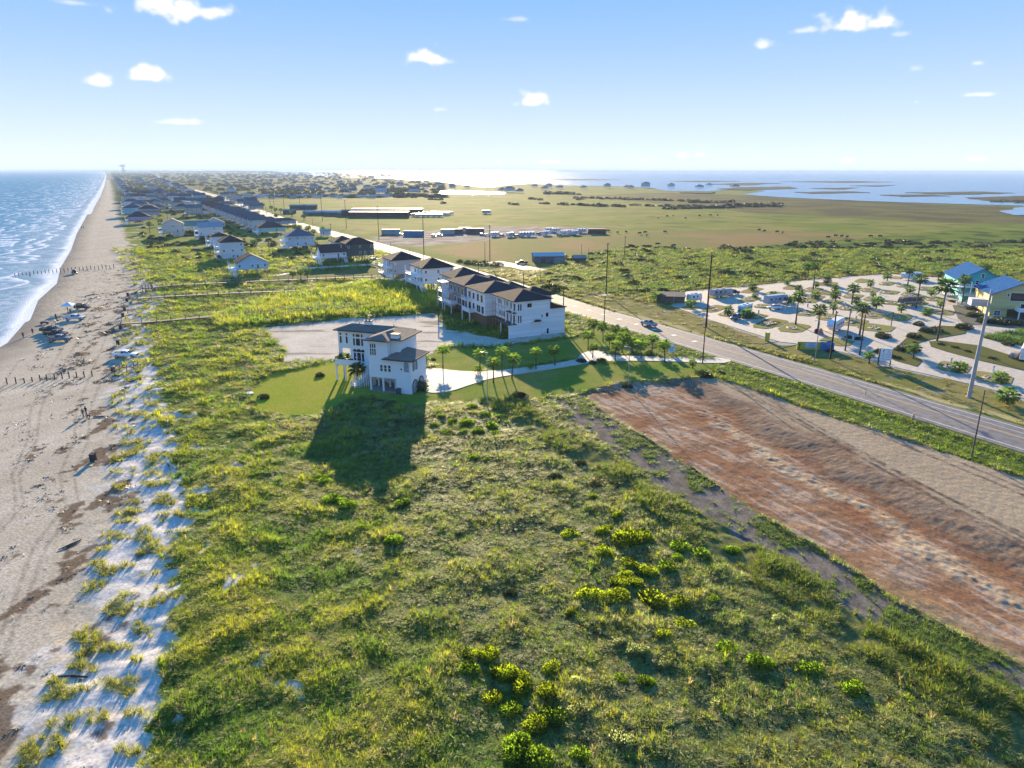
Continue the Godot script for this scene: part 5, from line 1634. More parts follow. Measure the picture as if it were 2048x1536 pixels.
	# the condominium row along the highway: narrow gabled units
	for i in 11:
		var t := i / 10.0
		var p: Vector3 = spot(lerpf(418, 516, t), lerpf(424, 462, t))
		var c := lin(0.42, 0.44, 0.48) if i % 2 else lin(0.48, 0.49, 0.52)
		beach_house("%s narrow gabled unit from the far end of the condominium row along the highway" % nth(i), "condominium row along the highway", {at = p, w = 12.0, d = 9.0, roof = "gable", stilt = 2.4, storeys = 2, wall = c, roofc = lin(0.15, 0.165, 0.20) if i > 2 else lin(0.22, 0.10, 0.09), rise = 3.4, deck = false})
	# the rest of the village: rows going away along the beach and the highway
	var walls := [lin(0.36, 0.50, 0.60), lin(0.58, 0.58, 0.58), lin(0.22, 0.45, 0.55), lin(0.50, 0.46, 0.40), wh(0.72), lin(0.32, 0.36, 0.44)]
	var wn := ["blue", "pale grey", "teal", "tan", "white", "slate"]
	var roofs := [lin(0.06, 0.12, 0.18), lin(0.08, 0.08, 0.09), lin(0.13, 0.14, 0.16), lin(0.14, 0.09, 0.08), lin(0.20, 0.21, 0.23)]
	var rn := ["blue", "dark", "grey", "brown", "pale"]
	var placed := []
	var z := -700.0
	while z > -3400.0:
		var x0 := line_x(dune, z) + 30.0
		var x1 := -24.0
		for i in ROAD.size() - 1:
			if z <= ROAD[i].y and z > ROAD[i + 1].y: x1 = lerpf(ROAD[i].x, ROAD[i + 1].x, (z - ROAD[i].y) / (ROAD[i + 1].y - ROAD[i].y)) - 24.0
		var step := 24.0 + (-z - 700.0) * 0.012
		var x := x0
		var row := 0
		while x < x1:
			var at := Vector3(x + rng.randf_range(-4, 4), 0, z + rng.randf_range(-4, 4) - (x - x0) * 0.5)
			x += step * 1.35
			row += 1
			if rng.randf() < 0.24 or (row > 1 and z > -1000.0 and rng.randf() < 0.2): continue
			if placed.size() > 150: continue
			var a: int = rng.randi() % 6
			var b: int = rng.randi() % 5
			var g := "seafront" if row == 1 else "inner"
			placed.append(beach_house("%s house with a %s roof in the %s rows of the distant beach village" % [wn[a], rn[b], g], "houses of the distant beach village", {at = at, w = rng.randf_range(12, 17), d = rng.randf_range(10, 14), roof = ["hip", "gable", "gable_z"][rng.randi() % 3], stilt = 3.0, storeys = 1 + rng.randi() % 2, wall = walls[a], roofc = roofs[b], deck = rng.randf() < 0.4}))
		z -= step * 1.15
	# village houses nearer than that, behind the first rows
	for q in [[312, 412], [330, 410], [318, 424], [303, 402], [349, 404], [372, 404], [384, 410], [322, 398], [278, 405], [265, 418], [262, 405], [300, 436], [410, 417], [440, 404], [392, 398]]:
		var a: int = rng.randi() % 6
		var b: int = rng.randi() % 5
		beach_house("%s village house with a %s roof between the beach and the condominium row" % [wn[a], rn[b]], "houses in the middle of the village", {at = spot(q[0], q[1]), w = rng.randf_range(13, 18), d = 12.0, roof = ["hip", "gable"][rng.randi() % 2], stilt = 2.8, storeys = 1 + rng.randi() % 2, wall = walls[a], roofc = roofs[b]})
	picket_fences()
func picket_fences() -> void:
	for q in [["long low white fence crossing the lawn behind the boardwalks", [600, 541, 680, 536, 790, 529], 1.2], ["white fence sweeping round the grey and white stilt houses above the reeds", [763, 545, 770, 551, 795, 566, 812, 571], 1.5], ["white fence between the grey stilt house and the reeds", [795, 566, 845, 558], 1.5]]:
		var f := thing("white_fence", q[0], "fence", Vector3.ZERO)
		for i in range(0, q[1].size() - 2, 2):
			var a := spot(q[1][i], q[1][i + 1])
			var b := spot(q[1][i + 2], q[1][i + 3])
			var n := int(a.distance_to(b) / 2.4)
			for k in n:
				var p := a.lerp(b, float(k) / n)
				var e := a.lerp(b, (k + 1.0) / n)
				var y := land(p.x, p.z)
				var mb := MB.new()
				mb.bar(p + Vector3.UP * (y + q[2] * 0.5), e + Vector3.UP * (y + q[2] * 0.5), 0.05, q[2] * 0.8)
				obj("panel", mb, paint(lin(0.78, 0.78, 0.78), 0.7, "none"), f)
				var ps := MB.new()
				ps.bar(p + Vector3.UP * (y - 0.3), p + Vector3.UP * (y + q[2]), 0.13)
				obj("post", ps, paint(lin(0.78, 0.78, 0.78), 0.7, "none"), f)

# ---------------------------------------------------------------- far settlements across the highway and by the bay
func far_houses() -> void:
	var cols := [lin(0.50, 0.56, 0.64), lin(0.62, 0.62, 0.64), lin(0.30, 0.42, 0.52), lin(0.46, 0.40, 0.42)]
	var nm := ["pale blue", "white", "steel blue", "mauve"]
	var rf := [lin(0.12, 0.15, 0.20), lin(0.22, 0.22, 0.25), lin(0.13, 0.12, 0.14)]
	var far := [[462, 386, 26, 2], [505, 372, 24, 1], [540, 375, 26, 2], [572, 378, 28, 1], [600, 380, 26, 1], [628, 379, 24, 2], [655, 382, 26, 1], [690, 381, 26, 2], [705, 385, 24, 1], [735, 380, 30, 2], [762, 388, 34, 3], [520, 366, 30, 1], [590, 366, 30, 1], [640, 368, 30, 1], [680, 369, 30, 2], [720, 371, 30, 1], [770, 372, 32, 1], [800, 374, 30, 2], [828, 386, 34, 2], [850, 377, 26, 1], [455, 372, 26, 1], [430, 366, 26, 1], [480, 364, 26, 1], [410, 362, 26, 1], [560, 362, 30, 1], [615, 361, 30, 1], [880, 374, 26, 2], [905, 378, 24, 2], [935, 377, 24, 1]]
	far.sort_custom(func(u, w): return u[0] < w[0])
	for fi in far.size():
		var q = far[fi]
		var a: int = rng.randi() % 4
		var d := beach_house("%s house, %s from the left in the far settlement across the highway" % [nm[a], nth(fi)], "houses of the far settlement", {at = spot(q[0], q[1]), w = q[2] * 0.6, d = 12.0, roof = ["hip", "gable"][rng.randi() % 2], stilt = 2.6, storeys = q[3], wall = cols[a], roofc = rf[rng.randi() % 3], deck = false, turn = 0.1})
	for q in [[1005, 384, 15, 1, "mauve-grey", 3], [1020, 385, 20, 2, "large grey", 0], [1040, 386, 14, 1, "violet-grey", 3], [1070, 375, 14, 1, "dark-roofed small", 2], [1090, 380, 14, 1, "low pale blue", 0], [1099, 376, 14, 2, "narrow grey", 0], [1120, 378, 15, 1, "dim blue-grey", 0], [1168, 378, 13, 1, "solitary small grey", 1], [1216, 376, 14, 2, "steel blue gabled", 2], [1256, 377, 12, 1, "low teal", 2], [1263, 378, 13, 1, "bright pale blue", 0], [1293, 376, 18, 3, "tall deep blue", 2], [1344, 376, 14, 2, "bluish two-storey", 0], [1401, 377, 17, 1, "long slate", 2], [1420, 373, 14, 1, "pale bayside", 1], [1472, 376, 18, 1, "outermost dark-roofed", 2], [985, 375, 16, 1, "hazy grey", 0], [960, 372, 16, 1, "hazy violet", 3]]:
		beach_house("%s house standing on the bay's edge beyond the pasture" % q[4], "houses along the bay", {at = spot(q[0], q[1]), w = q[2], d = 13.0, roof = "hip", stilt = 3.0, storeys = q[3], wall = cols[q[5]], roofc = rf[0] if q[5] != 3 else rf[2], deck = false, turn = 0.2})
	# a row of identical summer cottages along the distant bay shore
	for i in 9:
		beach_house("%s tiny peaked cottage from the left in the row on the distant bay shore" % nth(i), "cottage row on the distant bay shore", {at = spot(500 + i * 13.0, 351.4 + i * 0.12), w = 20.0, d = 18.0, roof = "hip", stilt = 3.0, storeys = 1, wall = cols[2], roofc = rf[0], deck = false, rise = 7.0, turn = 0.2})
	# the hotel tower on the horizon of the beach
	var t := thing("hotel_tower", "blue-grey hotel block with a wide crown, on the beach horizon", "tower", spot(247, 345), 0.3)
	var w := MB.new()
	w.span(Vector3(-11, 0, -20), Vector3(11, 74, 0))
	w.span(Vector3(-34, 74, -26), Vector3(34, 100, 6))
	w.span(Vector3(-20, 0, -24), Vector3(34, 36, -2))
	obj("wall", w, paint(lin(0.30, 0.36, 0.42), 0.8), t)
	for i in 5:
		window(t, Vector3(-26 + i * 13.0, 88, 6), 0, 9.0, 14.0, 3, 4)
		window(t, Vector3(0, 8 + i * 13.0, 0.0), 0, 14.0, 9.0, 4, 2)

# ---------------------------------------------------------------- beach furniture
func boardwalks() -> void:
	var wood := paint(lin(0.27, 0.245, 0.22), 0.9, "wood")
	var old := paint(lin(0.20, 0.175, 0.155), 0.9, "wood")
	for q in [["farthest wooden dune boardwalk, ending in a stair tower at the beach", [284, 585, 345, 578, 500, 570, 762, 559], 1.5, true],
			["middle wooden dune boardwalk, fading into the tall reeds", [276, 604, 330, 600, 480, 592, 636, 587], 1.3, false],
			["nearest wooden dune boardwalk, crossing the dunes towards the sand lot", [244, 655, 285, 653, 400, 643, 522, 634, 640, 624, 739, 618], 1.3, false]]:
		var t := thing("boardwalk", q[0], "boardwalk", Vector3.ZERO, 0.0, "wooden boardwalks over the dunes")
		var pts := []
		for i in range(0, q[1].size(), 2): pts.append(spot(q[1][i], q[1][i + 1]))
		var boards := MB.new()
		for i in pts.size() - 1:
			var a: Vector3 = pts[i]; var b: Vector3 = pts[i + 1]
			var y := Vector3.UP * float(q[2])
			var d := (b - a).normalized()
			var sd := d.cross(Vector3.UP)
			var n := int(a.distance_to(b) / 0.34)
			for k in n:
				var p := a.lerp(b, (k + 0.5) / n) + y
				boards.box(p, Vector3(1.75, 0.05, 0.3), Basis(sd, Vector3.UP, -d))
			for s in [-1.0, 1.0]:
				var bm := MB.new()
				bm.bar(a + y + sd * s * 0.8 - Vector3.UP * 0.15, b + y + sd * s * 0.8 - Vector3.UP * 0.15, 0.1, 0.26)
				obj("beam", bm, old, t)
				var hr := MB.new()
				hr.bar(a + y + sd * s * 0.85 + Vector3.UP * 0.95, b + y + sd * s * 0.85 + Vector3.UP * 0.95, 0.13, 0.06)
				obj("handrail", hr, wood, t)
			var m := int(a.distance_to(b) / 3.6)
			for k in m:
				var p := a.lerp(b, float(k) / m)
				for s in [-1.0, 1.0]:
					var ps := MB.new()
					ps.bar(p + sd * s * 0.86 - Vector3.UP * 0.8, p + y + sd * s * 0.86 + Vector3.UP * 0.95, 0.14)
					obj("post", ps, old, t)
		tag(obj("boards", boards, wood, t), "", "", "", "stuff")
		var e: Vector3 = pts[0]
		var st := MB.new()
		stair(st, e + Vector3(-2.6, 0.0, 0.6), e + Vector3(0, q[2], 0), 1.7)
		obj("stair", st, wood, t)
		if q[3]:
			for k in 4:
				var ps := MB.new()
				var p := e + Vector3(1.0 + 2.4 * (k % 2), 0, -1.2 + 2.4 * (k / 2))
				ps.bar(p - Vector3.UP * 0.5, p + Vector3.UP * 3.0, 0.2)
				obj("tower_post", ps, old, t)
			var pl := MB.new()
			pl.box(e + Vector3(2.2, 1.8, 0), Vector3(2.8, 0.1, 2.8))
			railing(pl, e + Vector3(0.9, 1.8, 1.3), e + Vector3(3.5, 1.8, 1.3), 1.1, 0.9)
			railing(pl, e + Vector3(0.9, 1.8, -1.3), e + Vector3(3.5, 1.8, -1.3), 1.1, 0.9)
			obj("tower_deck", pl, old, t)

func beach_things() -> void:
	var old := paint(lin(0.085, 0.07, 0.055), 0.9, "wood")
	# the near row of posts that keeps cars off the beach
	for i in 12:
		var p := spot([14.8, 32.5, 49, 65, 80.7, 94, 110, 125, 138.8, 154, 169, 184.5][i], [768.5, 767, 765.5, 763, 761.5, 760.5, 759, 757.6, 756, 755, 754, 752.6][i])
		var h := rise(p, p_top(i))
		var mb := MB.new()
		mb.cyl(Vector3(0, -0.6, 0), Vector3(0.02 * (i % 3 - 1), h, 0), 0.13, 8, 0.12)
		var o := obj("beach_post", mb, old)
		o.position = Vector3(p.x, land(p.x, p.z), p.z)
		var at: String = ["first (leftmost)", "second", "third", "fourth", "fifth", "sixth", "seventh", "eighth", "ninth", "tenth", "eleventh", "last (rightmost)"][i]
		tag(o, "%s wooden post of the near row across the beach" % at, "post", "near row of beach posts")
	for i in 27:
		var t := i / 26.0
		var p := spot(lerpf(30, 228, t), lerpf(551, 537, t) + sin(i * 2.1) * 0.6)
		var mb := MB.new()
		mb.cyl(Vector3(0, -1.0, 0), Vector3(0, 1.9 + 0.2 * sin(i * 1.7), 0), 0.14, 6)
		var o := obj("beach_post", mb, old)
		o.position = Vector3(p.x, land(p.x, p.z), p.z)
		tag(o, "%s post from the seaward end of the far row running into the surf" % nth(i), "post", "far row of beach posts")
	# bins along the foot of the dunes
	var drum := MB.new()
	drum.cyl(Vector3(0, 0, 0), Vector3(0, 0.95, 0), 0.36, 12)
	for y in [0.05, 0.33, 0.63, 0.92]: drum.cyl(Vector3(0, y - 0.02, 0), Vector3(0, y + 0.02, 0), 0.38, 12)
	var dm := paint(lin(0.02, 0.022, 0.03), 0.6)
	var first: MeshInstance3D
	for q in [[256, 592, "near the farthest boardwalk's stair"], [254, 603, "below the middle boardwalk's end"], [249.5, 621, "between the middle and nearest boardwalks"], [246, 634, "just beyond the nearest boardwalk"], [241.5, 659, "at the foot of the nearest boardwalk"], [236.5, 690, "behind the white pickup"], [227, 744, "beside the broken dune fence"]]:
		var o: MeshInstance3D
		if first == null:
			first = obj("trash_barrel", drum, dm)
			o = first
			var rim := MB.new()
			rim.cyl(Vector3(0, 0.955, 0), Vector3(0, 0.985, 0), 0.33, 12)
			obj("bag_rim", rim, paint(lin(0.09, 0.09, 0.1), 0.4), o)
		else:
			o = first.duplicate()
			o.name = numbered("trash_barrel")
			add_child(o)
		var p := spot(q[0], q[1])
		o.position = Vector3(p.x, land(p.x, p.z), p.z)
		o.scale = Vector3.ONE * 1.25
		tag(o, "dark trash barrel standing on the sand %s" % q[2], "barrel", "trash barrels along the dunes")
	var bx := thing("trash_bin", "tall dark bin standing alone on the sand in the near beach", "bin", on_land(spot(187, 922)))
	var mb := MB.new()
	mb.box(Vector3(0, 0.6, 0), Vector3(0.75, 1.2, 0.75))
	obj("body", mb, dm, bx)
	mb = MB.new()
	mb.box(Vector3(0, 1.24, -0.03), Vector3(0.82, 0.09, 0.85), Basis(Vector3.RIGHT, 0.12))
	obj("lid", mb, dm, bx)
	# the broken dune fence
	var f := thing("dune_fence", "broken fence of grey posts and sagging rail at the foot of the dunes", "fence", Vector3.ZERO)
	var prev := Vector3.ZERO
	for i in 5:
		var p := on_land(spot([228, 240, 254, 268, 276][i], [748, 745, 743, 741, 737][i]))
		mb = MB.new()
		mb.bar(p - Vector3.UP * 0.4, p + Vector3(0.05 * i, 1.5 + 0.2 * (i % 2), 0), 0.15)
		obj("post", mb, paint(lin(0.3, 0.27, 0.24), 0.9, "wood"), f)
		if i > 0:
			mb = MB.new()
			mb.bar(prev + Vector3.UP * 0.9, p + Vector3.UP * (0.8 - 0.2 * (i % 2)), 0.1, 0.2)
			obj("rail", mb, paint(lin(0.22, 0.13, 0.11), 0.9, "wood"), f)
		prev = p
	# the shade canopy beside the black off-roader
	var c := thing("shade_canopy", "square pop-up shade canopy on thin legs beside the black off-roader", "canopy", on_land(spot(139, 624)), 0.2)
	for k in 4:
		mb = MB.new()
		var lx := 1.5 * (1.0 if k % 2 else -1.0)
		var lz := 1.5 * (1.0 if k / 2 else -1.0)
		mb.bar(Vector3(lx, 0, lz), Vector3(lx, 2.2, lz), 0.06)
		obj("leg", mb, paint(lin(0.6, 0.6, 0.6), 0.4, "none", 0.5), c)
	mb = MB.new()
	hip_roof(mb, -1.6, 1.6, -1.6, 1.6, 2.15, 0.9, 0.25, 0.999)
	obj("cover", mb, paint(lin(0.55, 0.66, 0.78), 0.8, "none"), c)
	var ch := thing("camp_chair", "folding camp chair in the shade of the pop-up canopy", "chair", on_land(spot(141, 625)), 0.6)
	mb = MB.new()
	mb.box(Vector3(0, 0.42, 0), Vector3(0.55, 0.05, 0.5)); 
	obj("seat", mb, paint(lin(0.05, 0.06, 0.08), 0.9), ch)
	mb = MB.new()
	mb.box(Vector3(0, 0.75, -0.28), Vector3(0.55, 0.62, 0.05), Basis(Vector3.RIGHT, -0.25))
	obj("backrest", mb, paint(lin(0.05, 0.06, 0.08), 0.9), ch)
	for k in 4:
		mb = MB.new()
		mb.bar(Vector3(-0.25 + 0.5 * (k % 2), 0, -0.22 + 0.44 * (k / 2)), Vector3(-0.25 + 0.5 * (k % 2), 0.42, -0.22 + 0.44 * (k / 2)), 0.04)
		obj("leg", mb, paint(lin(0.2, 0.2, 0.2), 0.5), ch)
	mb = MB.new()
	mb.box(Vector3(0, 0.025, 0), Vector3(4.4, 0.03, 1.7))
	var mat_ := obj("beach_mat", mb, paint(lin(0.035, 0.055, 0.065), 0.95))
	mat_.position = on_land(spot(115, 632))
	mat_.rotation.y = 0.12
	tag(mat_, "dark ground sheet spread on the sand left of the silver pickup", "ground sheet")
	# a small cart near the dark pickups
	var ct := thing("beach_wagon", "small brown wagon with a pale load, left on the sand above the dark pickups", "wagon", on_land(spot(90, 648)), 0.3)
	mb = MB.new()
	mb.box(Vector3(0, 0.45, 0), Vector3(2.3, 0.12, 1.1)); mb.box(Vector3(0, 0.62, 0.55), Vector3(2.3, 0.3, 0.06)); mb.box(Vector3(0, 0.62, -0.55), Vector3(2.3, 0.3, 0.06)); mb.box(Vector3(-1.15, 0.62, 0), Vector3(0.06, 0.3, 1.1)); mb.box(Vector3(1.15, 0.62, 0), Vector3(0.06, 0.3, 1.1))
	obj("bed", mb, paint(lin(0.16, 0.10, 0.07), 0.8, "wood"), ct)
	mb = MB.new()
	mb.ball(Vector3(-0.3, 0.68, 0), Vector3(0.6, 0.3, 0.4)); mb.box(Vector3(0.6, 0.7, 0), Vector3(0.6, 0.4, 0.7))
	obj("load", mb, paint(lin(0.6, 0.45, 0.40), 0.8), ct)
	for k in 4:
		mb = MB.new()
		var wx := 0.8 * (1.0 if k % 2 else -1.0)
		var wz := 0.56 * (1.0 if k / 2 else -1.0)
		mb.cyl(Vector3(wx, 0.22, wz - 0.06), Vector3(wx, 0.22, wz + 0.06), 0.22, 10)
		obj("wheel", mb, paint(lin(0.03, 0.03, 0.03), 0.9), ct)
	mb = MB.new()
	mb.bar(Vector3(1.15, 0.45, 0), Vector3(2.6, 0.2, 0), 0.05)
	obj("handle", mb, paint(lin(0.05, 0.05, 0.05), 0.7), ct)
	# driftwood and weed
	var wrack := tuft(90, 16, 0.16, 0.8, 0.06)
	var xf := []
	var cols := []
	for i in 2600:
		var z := -40.0 - pow(rng.randf(), 1.4) * 230.0
		var x := line_x(dune, z) - rng.randf_range(6.0, 30.0)
		if n_cell.get_noise_2d(x * 0.9 + 70.0, z * 0.35) + n_fine.get_noise_2d(x, z) * 0.5 < 0.12: continue
		xf.append(set_down(x, z, Vector3.ONE * rng.randf_range(0.5, 1.3) * clampf(-z / 110.0, 0.7, 1.6), 0.5))
		cols.append(Color(0.12, 0.075, 0.04) * rng.randf_range(0.5, 1.5))
	for i in 1300:       # the line of dry seaweed that the last high tides left along the open sand
		var z := -38.0 - rng.randf() * 330.0
		var x := line_x(dune, z) - (4.0 + pow(rng.randf(), 2.0) * 40.0)
		if x < line_x(shore, z) + 12.0: continue
		if rng.randf() < 0.55 and n_mid.get_noise_2d(x * 1.5, z * 0.5) < 0.1: continue
		xf.append(set_down(x, z, Vector3.ONE * rng.randf_range(0.2, 0.75) * clampf(-z / 120.0, 0.7, 1.7), 0.5))
		cols.append(Color(0.10, 0.075, 0.05) * rng.randf_range(0.4, 1.3))
	multi("seaweed", wrack, leaf(Color.WHITE, 0.2), xf, cols)
	for i in 9:
		var z := -55.0 - i * 24.0
		var p := Vector3(line_x(dune, z) - 8.0 - 7.0 * sin(i * 2.3), 0, z)
		mb = MB.new()
		mb.tube([Vector3(-1.3, 0.1, 0), Vector3(0, 0.14, 0.15 * sin(i)), Vector3(1.5, 0.1, 0.1)], [0.06, 0.13, 0.09], 6)
		var o := obj("driftwood_log", mb, old)
		o.position = on_land(p)
		o.rotation.y = i * 1.1
		tag(o, "%s nearest driftwood log lying along the foot of the dunes" % nth(i), "driftwood", "driftwood logs along the dunes")
func p_top(i: int) -> float:
	return [755, 754, 756, 754, 749.5, 748.5, 748, 744.5, 744, 743, 742, 741][i]
func on_land(p: Vector3) -> Vector3:
	return Vector3(p.x, land(p.x, p.z), p.z)

# ---------------------------------------------------------------- the campground
func campground() -> void:
	var grass := soil("isle", 0.1, 0.5)
	var ax := (s2(1565, 635) - s2(1519, 657)).normalized()
	var isles := [[1440, 592, 15, 6], [1504, 581, 15, 5], [1500, 599, 13, 5], [1429, 618, 13, 5.5], [1459, 629, 10, 6], [1511, 633, 11, 6], [1526, 613, 9, 5], [1534, 649, 13, 6], [1381, 616, 7, 5], [1546, 646, 13, 6.5], [1588, 656, 13, 7], [1614, 627, 11, 6], [1617, 602, 11, 6], [1548, 588, 13, 6], [1584, 575, 14, 5], [1625, 580, 13, 6], [1655, 568, 15, 6], [1655, 587, 11, 6], [1632, 595, 9, 5], [1665, 604, 9, 6], [1706, 593, 12, 6], [1659, 635, 11, 6.5], [1697, 617, 10, 6], [1703, 644, 12, 8], [1740, 581, 11, 6], [1725, 562, 15, 5], [1747, 599, 12, 6], [1744, 630, 12, 7], [1752, 656, 13, 9], [1785, 606, 11, 7], [1779, 585, 10, 6], [1773, 568, 10, 5], [1796, 635, 12, 7], [1821, 590, 11, 6], [1808, 572, 10, 5], [1853, 578, 11, 5], [1868, 599, 10, 6], [1880, 625, 11, 8], [1794, 556, 9, 4], [1838, 607, 9, 5], [1907, 735, 9, 6.5], [1984, 756, 10, 7.5], [1672, 684, 11, 8], [1888, 580, 9, 4]]
	isles.sort_custom(func(u, w): return u[0] < w[0])
	var k := 0
	for q in isles:
		var c := s2(q[0], q[1])
		if n_cell.get_noise_2d(c.x, c.y) > 9.0: continue
		var l: float = q[2] * 0.5
		var w: float = q[3] * 0.5
		var sd := Vector2(-ax.y, ax.x)
		var poly := []
		for e in [[-1.0, -0.5], [-0.55, -1.0], [0.8, -1.0], [1.0, -0.75], [0.85, 0.75], [0.65, 1.0], [-0.6, 1.0], [-0.95, 0.6]]:
			poly.append(c + ax * l * e[0] * (1.0 + 0.12 * sin(k * 1.7)) + sd * w * e[1])
		var mb := MB.new()
		mb.colored = true
		mb.col = Color(0.28, 0.28, 0.075).lerp(Color(0.38, 0.29, 0.12), rng.randf())
		mb.prism(poly, -0.1, 0.16)
		struct("grass_island", mb, grass)
		k += 1
	for q in [["planted_bed", [1770, 702, 1800, 697, 1835, 716, 1845, 722, 1833, 734, 1790, 722, 1770, 712]], ["planted_bed", [1858, 684, 1880, 682, 1960, 692, 2048, 720, 2048, 742, 1960, 722, 1890, 703, 1862, 694]], ["planted_bed", [1800, 688, 1820, 670, 1880, 652, 1935, 655, 1930, 668, 1860, 680, 1826, 690]], ["tall_grass_bed", [1965, 676, 2020, 667, 2100, 655, 2250, 700, 2120, 705, 2048, 692]], ["house_yard", [1905, 612, 1960, 598, 2100, 585, 2250, 690, 2060, 660, 1930, 648, 1916, 638]]]:
		var mb := MB.new()
		mb.colored = true
		mb.col = Color(0.15, 0.15, 0.05) if q[0] != "house_yard" else Color(0.22, 0.2, 0.14)
		var poly := Array(area(q[1]))
		mb.prism(poly, -0.1, 0.17)
		struct(q[0], mb, grass)
	var tall := tuft(33, 30, 1.1, 0.9, 0.04)
	var xf := []
	var cs := []
	for i in 900:
		var p := s2(rng.randf_range(1965, 2120), rng.randf_range(658, 705))
		if not Geometry2D.is_point_in_polygon(p, area([1965, 676, 2020, 667, 2100, 655, 2250, 700, 2120, 705, 2048, 692])): continue
		xf.append(set_down(p.x, p.y, Vector3.ONE * rng.randf_range(1.0, 1.8)))
		cs.append(Color(0.12, 0.19, 0.03) * rng.randf_range(1.0, 2.0))
	multi("tall_grass", tall, leaf(Color.WHITE, 0.8), xf, cs)
	for q in [[1766, 675, 3.2, "large round dark bush standing by the lamp post in the campground"], [1834, 650, 2.6, "bush hedge's left bush in the campground"], [1828, 675, 2.8, "pale-leaved bush at the tip of the campground's planted wedge"], [1855, 664, 2.8, "long dark bush right of the pale-leaved bush in the campground"], [1872, 662, 3.0, "rounded dark bush at the right end of the campground's hedge"], [1925, 657, 3.6, "big brown-topped bush at the corner of the house yard"], [1812, 702, 3.4, "large spreading dark bush behind the white notice board"], [1762, 706, 2.4, "spiky bush left of the white notice board"], [1790, 716, 1.8, "low bush right of the white notice board"], [1945, 620, 2.4, "round bush by the turquoise house's stair foot"], [1904, 604, 1.8, "small bush left of the turquoise house's stair"], [1950, 634, 3.4, "wide bush in front of the turquoise house"], [1970, 645, 3.6, "wide dark bush between turquoise and yellow houses"], [2000, 648, 3.8, "largest bush before the yellow house"], [2030, 650, 3.2, "bush at the right edge before the yellow house"], [1975, 622, 2.6, "bush beneath the fan palm at the yellow house"], [1660, 703, 1.4, "small bush beside the blue enclosure"], [1715, 679, 1.8, "low dark bush right of the fifth-wheel trailer"], [1695, 676, 1.6, "low dark bush close behind the fifth-wheel trailer"], [1882, 690, 1.3, "small dark bush in the long planted bed, leftmost"], [1910, 696, 1.3, "small dark bush in the long planted bed, second from left"], [1935, 704, 1.2, "small dark bush in the long planted bed, in its middle"], [1985, 718, 1.4, "small dark bush in the long planted bed, rightmost"], [1830, 686, 1.0, "small shrub under the tall lean palm"], [2015, 690, 2.2, "rounded pale bush in the tall grass bed at the right edge"], [1452, 549, 5.0, "very wide dark bush behind the tall black pole beyond the campground"]]:
		bush("campground_bush", spot(q[0], q[1]), q[2], q[2] * 0.85, Color(0.05, 0.075, 0.03) * rng.randf_range(0.9, 1.5), q[3], "")
	# picnic tables, one on each lawn
	var tb := thing("picnic_table", "picnic table on its own grass island in the campground", "picnic table", spot(1429, 620), 0.5, "picnic tables on the grass islands")
	var wood := paint(lin(0.22, 0.17, 0.13), 0.9, "wood")
	for q in [["table_top", 0.75, 0.0, 0.8], ["bench", 0.45, 0.75, 0.28], ["bench", 0.45, -0.75, 0.28]]:
		var mb := MB.new()
		mb.box(Vector3(0, q[1], q[2]), Vector3(2.2, 0.06, q[3]))
		obj(q[0], mb, wood, tb)
	for x in [-0.8, 0.8]:
		var mb := MB.new()
		mb.bar(Vector3(x, 0, -0.75), Vector3(x, 0.74, -0.2), 0.1); mb.bar(Vector3(x, 0, 0.75), Vector3(x, 0.74, 0.2), 0.1); mb.bar(Vector3(x, 0.42, -0.85), Vector3(x, 0.42, 0.85), 0.08)
		obj("leg", mb, wood, tb)
	var pad := MB.new()
	pad.box(Vector3(0, 0.19, 0), Vector3(3.0, 0.05, 2.6))
	obj("pad", pad, paint(lin(0.55, 0.5, 0.43), 0.9), tb)
	var first := true
	var rank_ := 0
	for q in isles:
		if q[0] in [1381, 1440, 1504, 1584, 1655, 1725, 1794, 1672, 1440]: continue
		var c := s2(q[0] - 5, q[1] + 0.5)
		if first:
			tb.position = Vector3(c.x, 0.0, c.y)
			tb.set_meta("label", "leftmost picnic table of the campground's grass islands")
			first = false
			continue
		rank_ += 1
		dup(tb, Vector3(c.x, 0.0, c.y), rng.randf() * 3.0, ("%s picnic table from the left on the campground's grass islands" % nth(rank_)) if rank_ < 29 else "picnic table on a grass island at the campground's right end")
	# service pedestals beside the pitches
	var ped := thing("service_pedestal", "small white service pedestal beside a camping pitch", "pedestal", spot(1580, 612), 0.4, "service pedestals of the campground")
	var pm := MB.new()
	pm.box(Vector3(0, 0.65, 0), Vector3(0.35, 1.3, 0.3))
	obj("post", pm, paint(lin(0.75, 0.75, 0.72), 0.6), ped)
	pm = MB.new()
	pm.box(Vector3(0, 1.1, 0.16), Vector3(0.28, 0.4, 0.05))
	obj("socket_panel", pm, paint(lin(0.3, 0.3, 0.32), 0.6), ped)
	for q in [[1438, 597], [1401, 606], [1517, 628], [1570, 620], [1706, 680], [1986, 742], [1902, 726], [1615, 615], [1712, 640], [1690, 612], [1760, 590], [1812, 600]]:
		dup(ped, on_land(spot(q[0], q[1])), rng.randf(), "small white service pedestal standing %s in the campground" % ("beside the long grey trailer" if q[0] == 1438 else "beside the small white camper" if q[0] == 1401 else "behind the motorhome" if q[0] == 1517 else "beside the white estate car" if q[0] == 1570 else "right of the fifth-wheel trailer" if q[0] == 1706 else "right of the great steel pole" if q[0] == 1986 else "left of the great steel pole" if q[0] == 1902 else "on a middle island, leftmost of five" if q[0] == 1615 else "on a middle island, third of five" if q[0] == 1712 else "on a middle island, second of five" if q[0] == 1690 else "on a middle island, fourth of five" if q[0] == 1760 else "on a middle island, rightmost of five"))
	signs()
	park_houses()

